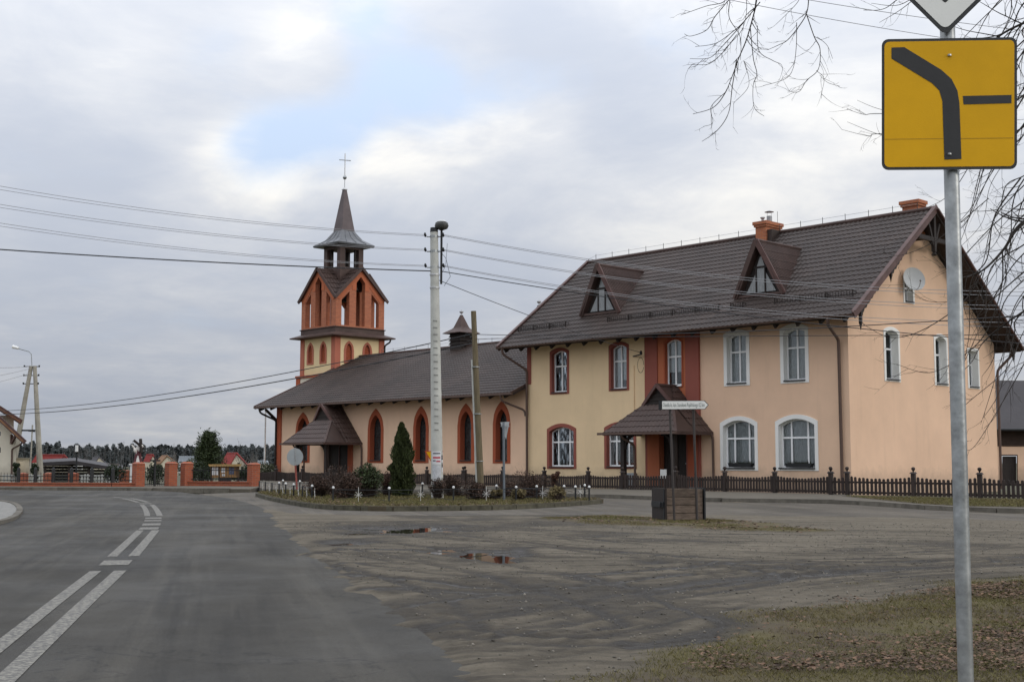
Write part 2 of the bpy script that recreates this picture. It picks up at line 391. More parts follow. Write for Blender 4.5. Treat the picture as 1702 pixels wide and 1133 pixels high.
M_pale = mat('pale_concrete_fence', (.45, .45, .42), .9, .12); M_board = mat('board_wood', (.26, .145, .06), .7, .2, 4); M_board2 = mat('board_wood_dark', (.15, .08, .04), .7, .2); M_boardroof = mat('board_roof_wood', (.36, .23, .09), .7, .2)
M_poster = mat('dark_poster', (.09, .10, .15), .6, .7, 22); M_statue = mat('statue_white', (.66, .63, .58), .6, .06); M_robe = mat('statue_robe', (.10, .03, .035), .6, .2)
M_darkroof = mat('dark_roof', (.045, .04, .042), .6, .15, 1, .2, 8); M_slats = mat('grey_slats', (.13, .115, .105), .85, .2); M_ltile = mat('brown_orange_tile', (.22, .11, .05), .75, .25, 2, .3, 10)
M_redroof = mat('red_roof', (.28, .045, .04), .7, .15, 1); M_greyroof = mat('grey_roof', (.10, .095, .1), .8, .15, 1); M_brownroof = mat('tan_roof', (.26, .15, .09), .8, .2, 1); M_paleroof = mat('pale_roof', (.42, .46, .5), .6, .1, 1)
M_creamfar = mat('cream_wall', (.62, .56, .43), .9, .08, 1); M_whitefar = mat('white_wall', (.66, .65, .62), .9, .08, 1); M_brownbarn = mat('barn_board', (.055, .035, .026), .8, .3, 2)
M_palebark = mat('pale_bark', (.17, .155, .14), .9, .2, 2, 0); M_dryg = mat('grey_green_leaf', (.085, .095, .055), .8, .3, 3, 0, isl=.4); M_forest = mat('hazed_forest_green', (.088, .099, .099), .9, .15, .02, 0, isl=.12)  # forest colour is greyed and paled to stand in for distance haze
M_birchfar = mat('far_birch_bark', (.10, .098, .095), .9, .2, 2, 0)
M_darkkerb = mat('mossy_kerb', (0.085, 0.078, 0.055), 0.95, 0.45, 6, 0.5, 30, rnd=0.15)
M_rustpink = plaster('faded_rust_plaster', (0.46, 0.16, 0.105), 0.15)
# ================================================================== building pieces
def seg_top(x0, x1, zs, rise):
    c, h = (x0+x1)/2, (x1-x0)/2
    return lambda x: zs + rise*(1-((x-c)/h)**2)
def gothic_top(x0, x1, zs, rise):
    c, h = (x0+x1)/2, (x1-x0)/2
    return lambda x: zs + rise*math.sqrt(max(0.0, 4-(1+abs(min(1, max(-1, (x-c)/h))))**2))/math.sqrt(3)
def shape(x0, x1, z0, top, n=12):
    pts = [(x0, z0), (x1, z0)]
    for i in range(n+1):
        x = x1 + (x0-x1)*i/n; z = top(x)
        if z > z0 + 1e-4: pts.append((x, z))
    return pts
def clip_shape(a0, a1, b0, top, b1=None, n=6):
    """pane between a0..a1, bottom b0, its head following top() or flat at b1"""
    pts = [(a0, b0), (a1, b0)]
    for i in range(n+1):
        x = a1+(a0-a1)*i/n; z = top(x) if b1 is None else min(b1, top(x))
        pts.append((x, max(z, b0+0.01)))
    return pts
def curtain(mb, M, x0, x1, z0, z1, d, amp=0.012, fold=0.09):
    n = max(8, int((x1-x0)/fold*4)); k = len(mb.v)
    for i in range(n+1):
        x = x0+(x1-x0)*i/n; dd = d + amp*math.sin(2*math.pi*(x-x0)/fold) + amp*0.5*math.sin(5.1*x)
        mb.v.append(M(x, z0, dd)); mb.v.append(M(x, z1, dd))
    for i in range(n): mb.f.append((k+2*i, k+2*i+2, k+2*i+3, k+2*i+1))
def window(root, M, x0, x1, z0, z1, rise, band, m_band, cols, split, frame_w=0.055, m_frame=None, sill=None, kind='seg', reveal=0.16,
           pane_mat=None, curt=None, proud=0.025, mid_open=False, box=None):
    """x0..x1, z0..z1: outer edge of the painted surround (z1 the crown of the arch); returns the hole to cut in the wall"""
    T = gothic_top if kind == 'gothic' else seg_top
    ix0, ix1, iz0 = x0+band, x1-band, z0+(band*0.65 if sill else band*0.5)
    if kind == 'gothic':
        otop = T(x0, x1, z1-rise, rise); r2 = rise*(ix1-ix0)/(x1-x0); itop = T(ix0, ix1, z1-rise-0.02, r2); mtop = T(x0+band/2, x1-band/2, z1-rise-0.01, (rise+r2)/2)
    else:
        otop = T(x0, x1, z1-rise, rise); itop = T(ix0, ix1, z1-rise-band, rise*0.92); mtop = T(x0+band/2, x1-band/2, z1-rise-band/2, rise*0.96)
    nn = 16 if kind == 'gothic' else 12
    m_frame = m_frame or M_whiteframe
    # frame is the window part, panes, sill, surround and curtain its pieces
    f = frame_w; zt = z1-rise-(0.02 if kind == 'gothic' else band)
    panes = []
    xs = cols
    for ci in range(len(xs)-1):
        a0 = ix0+(ix1-ix0)*xs[ci]+(f if ci == 0 else f*0.55); a1 = ix0+(ix1-ix0)*xs[ci+1]-(f if ci == len(xs)-2 else f*0.55)
        rows = [0.0]+list(split)+[1.0]; hh = (itop((ix0+ix1)/2)-iz0)
        for ri in range(len(rows)-1):
            b0 = iz0+hh*rows[ri]+(f*1.3 if ri == 0 else f*0.6); b1 = iz0+hh*rows[ri+1]-f*0.6
            shr = (lambda t: (lambda x: t(x)-f))(itop)
            if ri == len(rows)-2: panes.append(clip_shape(a0, a1, b0, shr))
            else: panes.append(clip_shape(a0, a1, b0, shr, b1))
    fr = MB().fill(shape(ix0+0.003, ix1-0.003, iz0, lambda x: itop(x)-0.003, nn), panes, M, -reveal, -reveal-0.06).build('window', m_frame, root)
    for p in panes:
        MB().fill([(q[0], q[1]) for q in p], [], M, -reveal-0.03, -reveal-0.036).build('pane', pane_mat or M_pane, fr)
    if band > 0:
        MB().fill(shape(x0, x1, z0, otop, nn), [shape(ix0, ix1, iz0-0.002, itop, nn)], M, proud, -reveal-0.08).build('surround', m_band, fr)
    if sill:
        MB().fill([(ix0+0.004, iz0-0.03), (ix1-0.004, iz0-0.03), (ix1-0.004, iz0+0.012), (ix0+0.004, iz0+0.012)], [], M, proud+0.05, -reveal+0.004).build('sill', sill, fr)
    if curt:
        mb = MB(); hh = itop((ix0+ix1)/2)-iz0
        for (c0, c1, h0, h1) in curt:
            curtain(mb, M, ix0+(ix1-ix0)*c0, ix0+(ix1-ix0)*c1, iz0+hh*h0, iz0+hh*h1, -reveal-0.085)
        mb.build('curtain', M_curtain, fr, smooth=True, recalc=False)
    if band > 0: return shape(x0+band/2, x1-band/2, z0+band*0.25, mtop, nn)
    return shape(ix0, ix1, iz0, itop, nn)
def tile_mesh(p=0.205, row=0.35, wave=0.026, step=0.021):
    us = [i/6 for i in range(7)]
    def wv(t): return wave*(0.5-0.5*math.cos(2*math.pi*t))**1.4
    v, f = [], []
    for (vv, dz) in ((0.0, -0.012), (0.0, step), (row*0.5, step*0.45), (row+0.012, 0.0)):
        for t in us: v.append((t*p, vv, wv(t)+dz if not (vv == 0.0 and dz < 0) else wv(t)*0.9-0.004))
    for r in range(3):
        for c in range(6): a = r*7+c; f.append((a, a+1, a+8, a+7))
    return v, f
TILE_V, TILE_F = tile_mesh()
def tile_roof(parent, name, O, u, v, L, S, material, singles=0, clip=None, p=0.205, row=0.35, keep=None):
    """pressed-metal tile rows from the eave corner O along u, up v"""
    O, u, v = Vector(O), Vector(u).normalized(), Vector(v).normalized(); n = u.cross(v)
    if n.z < 0: n = -n
    cols, rows = int(L/p)+1, int(S/row)+1
    su = L/cols/p; sv = S/rows/row
    cells = [(i, j) for i in range(cols) for j in range(rows)]
    if keep: cells = [c for c in cells if keep(O+u*((c[0]+0.5)*L/cols)+v*((c[1]+0.5)*S/rows))]
    if singles:
        cells.sort(key=lambda c: (O+u*(c[0]*L/cols)+v*(c[1]*S/rows)-CAM).length)
    ss, rest = cells[:singles], cells[singles:]
    M3 = Matrix((u*su, v*sv, n)).transposed()
    if ss:
        me = bpy.data.meshes.new('roof_tile'); me.from_pydata([tuple(M3 @ Vector(q)) for q in TILE_V], [], TILE_F); me.materials.append(material)
        me.polygons.foreach_set('use_smooth', [True]*len(me.polygons)); me.set_sharp_from_angle(angle=rad(50))
        o0 = origin(parent)
        for (i, j) in ss:
            inst_o = bpy.data.objects.new('roof_tile', me); COL.objects.link(inst_o); inst_o.parent = parent
            inst_o.location = O+u*(i*L/cols)+v*(j*S/rows)-o0
    tv = np.array([tuple(M3 @ Vector(q)) for q in TILE_V]); tf = np.array(TILE_F)
    V = []; Fc = []
    for k, (i, j) in enumerate(rest):
        V.append(tv+np.array(O+u*(i*L/cols)+v*(j*S/rows))); Fc.append(tf+k*len(tv))
    if not rest: return None
    if clip:
        mb = MB(); mb.v = [tuple(q) for a in V for q in a]; mb.f = [tuple(int(x) for x in q) for a in Fc for q in a]
        o = mb.build(name, material, parent, smooth=True, clip=clip, recalc=False)
    else:
        o = big_mesh(name, np.concatenate(V), np.concatenate(Fc), material, parent=parent, smooth=True)
        o.data.set_sharp_from_angle(angle=rad(50))
    o['kind'] = 'stuff'
    return o
def slab(root, name, pts, thick, material, **k):
    """sloping sheet through pts (a planar loop), thickened downwards"""
    pts = [Vector(p) for p in pts]; n = (pts[1]-pts[0]).cross(pts[2]-pts[1]).normalized()
    if n.z < 0: n = -n
    m = len(pts); v = pts+[p-n*thick for p in pts]
    f = [tuple(range(m)), tuple(range(m, 2*m))[::-1]]+[(i, (i+1) % m, (i+1) % m+m, i+m) for i in range(m)]
    return MB().add(v, f).build(name, material, root, **k)
def pipe(root, pts, r, material, name='downpipe'):
    P = [Vector(p) for p in pts]; out = [P[0]]
    for i in range(1, len(P)-1):
        a = (P[i-1]-P[i]); b = (P[i+1]-P[i]); t = min(0.12, a.length/2.2, b.length/2.2)
        for s in (0.0, 0.5, 1.0):
            q0 = P[i]+a.normalized()*t; q1 = P[i]+b.normalized()*t
            out.append(q0*(1-s)**2+P[i]*2*s*(1-s)+q1*s*s)
    out.append(P[-1])
    return MB().tube(out, r, 8).build(name, material, root, smooth=True)

# ================================================================== parish house
HL, HD, OV, OG, ZE, ZR, YR, ZB, OVB, OGL = 15.846, 10.795, 0.974, 0.8775, 5.998, 10.339, 4.74, 5.576, 0.558, 0.83
house = thing('parish_house', (-HL/2, HD/2, 0), 'long two-storey peach and yellow house with brown tiled roof and two dormers', 'house')
MF, MGa = MX(0.0), MG(0.0)
slope = (ZR-ZE)/(YR+OV); slope_b = (ZR-ZB)/(HD+OVB-YR)
def roof_z(y): return ZE+(y+OV)*slope if y <= YR else ZR-(y-YR)*slope_b
VUP = Vector((0, YR+OV, ZR-ZE)).normalized(); SLEN = math.hypot(YR+OV, ZR-ZE)
holes_y, holes_r, holes_p, holes_g = [], [], [], []
C2 = [(0, 0.4, 0.02, 0.6), (0.6, 1.0, 0.02, 0.6)]
for (a, b, z0, z1) in ((-14.48, -13.34, 3.90, 5.87), (-11.08, -9.99, 3.91, 5.90)):
    holes_y.append(window(house, MF, a, b, z0, z1, 0.15, 0.115, M_rustdark, (0, .5, 1), (0.63,), sill=M_brownsill, curt=[(0, .48, 0.02, .95), (.55, 1, .2, .95)]))
for (a, b, z0, z1) in ((-14.65, -12.94, 0.76, 2.66), (-11.35, -9.64, 0.78, 2.66)):
    holes_y.append(window(house, MF, a, b, z0, z1, 0.22, 0.13, M_rustdark, (0, .27, .73, 1), (0.62,), sill=M_brownsill, curt=[(0, .1, .02, .95), (.9, 1, .02, .95)]))
holes_r.append(window(house, MF, -8.12, -7.18, 3.94, 5.86, 0.14, 0.06, M_rust, (0, .5, 1), (0.63,), sill=M_whiteframe, proud=0.09, curt=[(0, 1, 0.3, .97)], reveal=0.08))
for (a, b, z0, z1) in ((-5.28, -4.11, 3.86, 5.96), (-2.77, -1.58, 3.85, 5.97)):
    holes_p.append(window(house, MF, a, b, z0, z1, 0.15, 0.145, M_whitepl, (0, .5, 1), (0.63,), sill=M_darksill, reveal=0.2, curt=[(0, 1, 0.02, .97)]))
for (a, b, z0, z1) in ((-5.50, -3.81, 0.75, 2.74), (-3.04, -1.27, 0.76, 2.74)):
    holes_p.append(window(house, MF, a, b, z0, z1, 0.24, 0.135, M_whitepl, (0, .27, .73, 1), (0.62,), sill=M_darksill, reveal=0.2, curt=[(0, .3, .02, .95), (.3, .75, .12, .95), (.75, 1, .02, .95)]))
for (a, b, z0, z1, rs) in ((2.31, 3.41, 3.93, 5.90, 0.14), (5.90, 6.95, 3.93, 5.90, 0.14), (8.49, 9.46, 3.92, 5.52, 0.02)):
    holes_g.append(window(house, MGa, a, b, z0, z1, rs, 0.11, M_whitepl, (0, .5, 1), (0.63,), sill=M_darksill, reveal=0.24, curt=[(0, 1, 0.02, .97)]))
holes_g.append(window(house, MGa, 3.78, 4.56, 6.86, 7.9, 0.02, 0.1, M_whitepl, (0, .5, 1), (0.6,), sill=M_darksill, reveal=0.2))
# walls: yellow bay, rust bay in the middle (proud), peach bay, gable
PX0, PX1 = -9.07, -6.42
WT = 6.3
MB().fill([(-HL, -0.1), (PX0, -0.1), (PX0, WT), (-HL, WT)], holes_y, MF, 0, -0.3).build('front_wall', M_yellow, house)['label'] = 'yellow part of the front wall'
dz = [(-8.35, 0.0), (-6.95, 0.0), (-6.95, 2.15), (-8.35, 2.15)]
MB().fill([(PX0+.001, -0.1), (PX1-.001, -0.1), (PX1-.001, WT+.05), (PX0+.001, WT+.05)], holes_r+[dz], MF, 0.06, -0.3).build('front_wall', M_orange, house)['label'] = 'rust-orange bay of the front wall'
MB().fill([(PX1, -0.1), (0.0, -0.1), (0.0, WT), (PX1, WT)], holes_p, MF, 0, -0.3).build('front_wall', M_peach, house)['label'] = 'peach part of the front wall'
for (a, b) in ((PX0-.02, PX0+.62), (PX1-.62, PX1+.02)):
    MB().box(a, b, -0.105, 0.02, -.05, WT+.04).build('pilaster', M_rustdark, house)
gab = [(0.302, -0.1), (HD, -0.1), (HD, roof_z(HD)-.2), (YR, ZR-.25), (0.302, roof_z(.302)-.2)]
MB().add([(-.3, 0.0, WT+.001), (0, 0.0, WT+.001), (0, .302, WT+.001), (-.3, .302, WT+.001), (-.3, 0, roof_z(0)-.2), (0, 0, roof_z(0)-.2), (0, .302, roof_z(.302)-.2), (-.3, .302, roof_z(.302)-.2)], [(0, 3, 2, 1), (4, 5, 6, 7), (0, 1, 5, 4), (1, 2, 6, 5), (2, 3, 7, 6), (3, 0, 4, 7)]).build('wall_corner', M_peach, house)
MB().fill(gab, holes_g, MGa, 0, -0.3).build('gable_wall', M_peach, house)
MB().fill([(q[0], q[1]) for q in gab], [], MG(-HL+.3), 0, -.3).build('gable_wall', M_rustdark, house)
MB().box(-HL+.01, -.01, HD-.3, HD-.004, -.1, roof_z(HD)-.25).build('rear_wall', M_peach, house)
MB().box(-HL-.02, -HL+.22, -.03, -.004, 4.4, 6.25).build('pilaster', M_rustdark, house)
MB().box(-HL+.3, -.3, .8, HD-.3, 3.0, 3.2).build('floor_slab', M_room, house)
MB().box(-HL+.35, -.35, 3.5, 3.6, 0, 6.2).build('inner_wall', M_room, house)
# roof: boarding, tiles, ridge, bargeboards
xl, xr = -HL-OGL, OG
roof = slab(house, 'roof', [(xl, -OV, ZE-.03), (xr, -OV, ZE-.03), (xr, YR, ZR-.03), (xl, YR, ZR-.03)], 0.11, M_soffit)
slab(house, 'rear_roof', [(xl, HD+OVB, ZB-.03), (xr, HD+OVB, ZB-.03), (xr, YR, ZR-.03), (xl, YR, ZR-.03)], 0.11, M_soffit)
tile_roof(roof, 'roof_tiles', (xl+.02, -OV-.03, ZE-.02), (1, 0, 0), VUP, xr-xl-.04, SLEN, M_tile, singles=300)
MB().tube([(xl, YR, ZR+.03), (xr+.02, YR, ZR+.03)], .09, 10).build('ridge_cap', M_sheet, roof, smooth=True)
for x in (xl, xr):
    for (ya, za, yb, zb) in ((-OV-.06, ZE-.06, YR, ZR-.02), (HD+OVB+.05, ZB-.06, YR, ZR-.02)):
        MB().bar((x, ya, za), (x, yb, zb), 0.06, 0.24, up=(0, -(zb-za), abs(yb-ya))).build('bargeboard', M_barge, roof)
        MB().bar((x-.02, ya, za+.135), (x-.02, yb, zb+.135), 0.16, 0.03, up=(0, -(zb-za), abs(yb-ya))).build('verge_flashing', M_barge, roof)
k = 0
x = xl+.35
while x < xr-.3:
    MB().bar((x, -OV+.08, ZE-.19), (x, 0.25, ZE-.19+(OV+.17)*slope), 0.09, 0.14).build('rafter_tail', M_darkwood, roof); x += 0.93
gut = MB()
n = 8
for i in range(n):
    a0, a1 = math.pi+math.pi*i/n, math.pi+math.pi*(i+1)/n
    for xx in (0,):
        p = lambda a, X, r: (X, -OV-.10+r*math.cos(a), ZE-.02+r*math.sin(a))
        gut.add([p(a0, xl, .07), p(a1, xl, .07), p(a1, xr, .07), p(a0, xr, .07)], [(0, 1, 2, 3)])
        gut.add([p(a0, xl, .063), p(a1, xl, .063), p(a1, xr, .063), p(a0, xr, .063)], [(0, 1, 2, 3)])
gut.build('gutter', M_pipe, roof, smooth=True, recalc=False)
# lightning-conductor rods on the ridge and their wire
x = xl+.5; wire = [(xl+.1, YR, ZR+.2)]
while x < xr-.5:
    MB().tube([(x, YR, ZR+.08), (x, YR, ZR+.36)], .012, 5).build('ridge_rod', M_black, roof); wire.append((x, YR, ZR+.30)); x += 1.02
MB().tube(wire, .006, 4).build('lightning_wire', M_wiregrey, roof)
# snow guards: rails with uprights and lattice
def guard(xa, xb, yy):
    z = roof_z(yy); mb = MB()
    for h in (.06, .13, .2): mb.tube([(xa, yy-.02, z+h), (xb, yy-.02, z+h)], .010, 4)
    q = xa
    while q <= xb: mb.bar((q, yy-.02, z+.03), (q, yy-.02, z+.21), .018, .012); q += .11
    q = xa
    while q <= xb+.01: mb.bar((q, yy-.02, z+.0), (q, yy-.02, z+.23), .05, .02); mb.bar((q, yy-.02, z+.2), (q, yy+.2, roof_z(yy+.2)+.03), .03, .02); q += (xb-xa)/max(1, round((xb-xa)/1.1))
    mb.build('snow_guard', M_darkwood, roof)
for (a, b) in ((-16.4, -13.5), (-11.1, -5.45), (-2.95, .25)): guard(a, b, -.02)
guard(-4.9, -4.35, -.02)
# dormers
def dormer(xc, hw=1.06, yd=0.62, zb=7.22, za=9.24):
    d = MB()
    yback = (za-.1-ZE)/slope-OV
    # two steep roof planes meeting at the ridge
    dm = slab(house, 'dormer', [(xc, yd-.25, za), (xc-hw, yd-.12, zb-.05), (xc-hw, yd+1.2, zb-.05), (xc, yback+.4, za)], .08, M_sheet)
    MB().add([(xc-hw+.12, yd+.05, zb), (xc+hw-.12, yd+.05, zb), (xc, yd+.05, za-.28)], [(0, 1, 2)]).build('front_board', M_darkwood, dm)
    for s in (-1, 1):
        uu = Vector((0, 1, 0)); vv = Vector((-s*hw, 0, za-zb+.05)).normalized(); SL = math.hypot(hw, za-zb+.05)
        O = Vector((xc+s*hw, yd-.12, zb-.05))
        if s == 1: slab(house, 'dormer_roof', [(xc, yd-.25, za), (xc+hw, yd-.12, zb-.05), (xc+hw, yd+1.2, zb-.05), (xc, yback+.4, za)], .08, M_sheet)
        nrm = Vector((s*(za-zb), 0, hw)).normalized()
        mb = MB()
        # standing waves of the profiled sheet, real ridges running down the slope, cross laps
        t = -.2
        q = 0
        while t < yback-yd+.2:
            a = Vector((xc, yd+t, za))+nrm*.02; b = Vector((xc+s*hw, yd+t, zb-.05))+nrm*.02
            if t < yback-yd: mb.bar(a, b, .05, .03, up=nrm)
            t += .10; q += 1
        for r in range(1, 6):
            p0 = Vector((xc, yd-.22, za)).lerp(Vector((xc+s*hw, yd-.12, zb-.05)), r/6)+nrm*.03
            mb.bar(p0, p0+Vector((0, (yback-yd)*(1-r/7)+.3, 0)), .02, .03, up=nrm)
        mb.build('sheet_ribs', M_sheet, dm)
        MB().bar((xc, yd-.27, za+.02), (xc+s*(hw+.04), yd-.14, zb-.06), .05, .2, up=nrm).build('bargeboard', M_barge if s == 1 else M_sheet, dm)
    MB().tube([(xc, yd-.28, za+.03), (xc, yback+.1, za+.03)], .06, 8).build('ridge_cap', M_sheet, dm, smooth=True)
    # glazing: small top triangle, centre light and two side triangles
    yw = yd+.02
    k_ = (hw-.12)/(za-.28-zb)
    def tri(pts, nm, mt): MB().add([(xc+a, yw-.015, b) for a, b in pts]+[(xc+a, yw-.005, b) for a, b in pts], [tuple(range(len(pts))), tuple(range(len(pts), 2*len(pts)))]+[(i, (i+1) % len(pts), (i+1) % len(pts)+len(pts), i+len(pts)) for i in range(len(pts))]).build(nm, mt, dm)
    tri([(-.17, 8.32), (.17, 8.32), (.03, 8.68), (-.03, 8.68)], 'pane', M_dormglass)
    tri([(-.17, 7.34), (.17, 7.34), (.17, 8.24), (-.17, 8.24)], 'pane', M_dormglass)
    tri([(-.66, 7.34), (-.23, 7.34), (-.23, 8.05)], 'pane', M_dormglass)
    tri([(.23, 7.34), (.66, 7.34), (.23, 8.05)], 'pane', M_dormglass)
    MB().bar((xc-.2, yw-.02, 7.3), (xc-.2, yw-.02, 8.3), .06, .05).bar((xc+.2, yw-.02, 7.3), (xc+.2, yw-.02, 8.3), .06, .05).bar((xc-.3, yw-.02, 8.28), (xc+.3, yw-.02, 8.28), .05, .07).build('mullion', M_darkwood, dm)
    MB().box(xc-hw+.1, xc+hw-.1, yd-.12, yd+.05, zb-.04, zb+.05).build('sill', M_sheet, dm)
M_dormglass = mat('curtained_glass', (0.23, 0.24, 0.24), 0.12, 0.35, 6, 0.0, spec=0.6, stretch=(9, 1, 1.2))
dormer(-12.03); dormer(-4.0)
# chimneys
def chimney(xa, xb, ya, yb, z0, z1):
    c = MB().box(xa, xb, ya, yb, z0, z1-.22).build('chimney', M_brickor, house)
    MB().box(xa-.05, xb+.05, ya-.05, yb+.05, z1-.22, z1-.13).build('corbel', M_brickor, c)
    MB().box(xa-.09, xb+.09, ya-.09, yb+.09, z1-.13, z1).build('cap', M_brickor, c)
    return c
c1 = chimney(-6.62, -6.12, 4.0, 5.05, 9.4, 10.78)
MB().lathe([(.11, 0), (.11, .3)], (-6.37, 4.62, 10.78), 10).lathe([(.2, .47), (.02, .54)], (-6.37, 4.62, 10.78), 10).tube([(-6.47, 4.62, 11.05), (-6.47, 4.62, 11.27)], .008, 4).tube([(-6.27, 4.62, 11.05), (-6.27, 4.62, 11.27)], .008, 4).build('flue', M_greymetal, c1)
MB().lathe([(.07, 0), (.05, .12), (.1, .16), (.1, .2)], (-6.4, 4.2, 10.78), 10).build('vent', M_greymetal, c1)
MB().box(-6.2, -5.9, 4.1, 5.3, 9.8, 10.42).build('cricket', M_tile, c1)
MB().tube([(-6.2, 4.95, 10.78), (-6.2, 4.95, 11.3)], .01, 4).build('lightning_rod', M_black, c1)
c2 = chimney(-.62, .02, 5.0, 5.5, 9.4, 10.86)
# gable timbers: collar, king post, braces, pendants and eave brackets
ex = OG-.12
def zs_(y): return roof_z(y)-.22
tb = MB()
MB().bar((ex, YR-1.15, 9.2), (ex, YR+1.15, 9.2), .12, .16).build('collar_beam', M_darkwood, house)
MB().bar((ex, YR, ZR-.2), (ex, YR, 8.75), .14, .14).lathe([(.07, 0), (.11, .05), (.05, .12), (.09, .2)], (ex, YR, 8.6), 8).build('king_post', M_darkwood, house)
for s in (-1, 1):
    pts = [Vector((ex, YR+s*.08, 9.0)), Vector((ex, YR+s*.28, 9.55)), Vector((ex, YR+s*.7, 9.62))]
    MB().bar(pts[0], pts[1], .09, .1).bar(pts[1], (ex, YR+s*.42, zs_(YR+s*.42)+.02), .09, .1).build('brace', M_darkwood, house)
    MB().bar((.02, YR+s*.02, 9.3), (ex, YR+s*.02, 9.3), .08, .1).build('purlin_end', M_darkwood, house) if s == 1 else None
def pendant(y, drop, z=None, run=.95):
    """turned drop under the bargeboard with a scalloped bracket following the slope"""
    zz = (z or zs_(y)); mb = MB()
    mb.bar((ex, y, zz+.1), (ex, y, zz-drop), .09, .09)
    mb.lathe([(.0, -.24), (.03, -.1), (.05, 0), (.03, .04), (.055, .08)], (ex, y, zz-drop), 8)
    mb.bar((-.05, y+.02, zz-.05), (ex+.05, y+.02, zz-.05), .12, .14)
    prof = [(0, 0)]; n = 5
    for i in range(n):
        for k_ in range(5):
            t = (i+(k_+.5)/5)/n; prof.append((t*run, -.10*(1-t)**.8-.10*math.sin(math.pi*(k_+.5)/5)*(1-.6*t)))
    prof += [(run, 0), (run+.06, -.1), (run+.14, -.1), (run+.14, .06)]
    mb.fill([(y+.04+p[0], zs_(y+.04+p[0])+p[1]-.02) for p in prof], [], lambda a_, b_, d: (ex+d, a_, b_), .035, -.035)
    o = mb.build('eave_bracket', M_darkwood, house)
pendant(-.42, .42, ZE+.12, 1.0); pendant(1.62, .22)
for (yy, dp) in ((HD+.05, .5), (8.4, .3)):
    zz = zs_(yy); mb = MB().bar((ex, yy, zz), (ex, yy, zz-dp), .1, .1).lathe([(.0, -.2), (.05, 0), (.06, .08)], (ex, yy, zz-dp), 8).bar((-.05, yy, zz-.1), (ex+.05, yy, zz-.1), .12, .14)
    mb.bar((ex, yy, zz-dp*.8), (ex, yy-.55, zs_(yy-.55)-.02), .08, .1); mb.build('eave_bracket', M_darkwood, house)
# rain pipes
pipe(house, [(-.1, -OV-.1, ZE-.06), (-.12, -OV-.08, ZE-.3), (-.3, -.12, ZE-.75), (-.3, -.09, 0.05)], .055, M_pipe)
pipe(house, [(-HL-.5, -OV-.1, ZE-.06), (-HL-.5, -OV-.08, ZE-.3), (-HL+.06, -.14, ZE-.98), (-HL+.08, -.14, ZE-1.2), (-HL+.08, -.12, 0.05)], .055, M_pipe)
pipe(house, [(.5, HD+OVB+.05, ZB-.05), (.4, HD+OVB, ZB-.3), (.06, HD+.1, ZB-.85), (.06, HD+.1, 0)], .055, M_pipe)
# conduit, junction bracket and a small meter cabinet on the yellow wall
MB().tube([(-9.72, -.02, 4.9), (-9.72, -.02, 3.0), (-9.78, -.02, 2.7)], .02, 5).build('conduit', M_yellow, house)
MB().bar((-9.75, -.02, 5.25), (-9.05, -.3, 5.28), .04, .04).tube([(-9.12+.16*math.cos(a/3.), -.3, 4.85+.3*math.sin(a/3.)) for a in range(19)], .01, 4).lathe([(.05, 0), (.06, .06), (.03, .14)], (-9.1, -.3, 5.28), 6).build('cable_bracket', M_black, house)
MB().box(-10.2, -9.62, -.2, -.005, 0.12, .62).build('meter_cabinet', M_greymetal, house)
# front door inside the porch
dr = MB().box(-8.3, -7.0, .1, .16, 0, 2.1).build('door', M_darkwood, house)
MB().bar((-7.65, .08, .05), (-7.65, .08, 2.08), .05, .05).build('door_rail', M_barge, dr)
MB().box(-7.2, -7.1, .03, .09, .98, 1.02).build('handle', M_greymetal, dr)
# window boxes
for (a, b, lab) in ((-5.12, -4.05, 'black planter box on the sill of the ground floor white-framed window next to the porch'), (-2.62, -1.52, 'black planter box on the sill of the ground floor white-framed window nearest the house corner')):
    t = thing('window_box', ((a+b)/2, -.05, .9), lab, 'planter', 'planter boxes on the white-framed windows')
    MB().fill([(a+.06, .875), (b-.06, .875), (b, 1.02), (a, 1.02)], [], MF, .08, -.1).build('trough', M_black, t)
    mb = MB(); rr = random.Random(int(a*100))
    for i in range(60):
        p = Vector((rr.uniform(a+.05, b-.05), rr.uniform(-.06, .08), 1.02)); q = p+Vector((rr.uniform(-.05, .05), rr.uniform(-.03, .03), rr.uniform(.02, .1 if i % 3 else .16)))
        mb.add([p, p+Vector((.02, 0, 0)), q], [(0, 1, 2)])
    mb.build('plants', M_darkleaf, t, recalc=False)['kind'] = 'stuff'
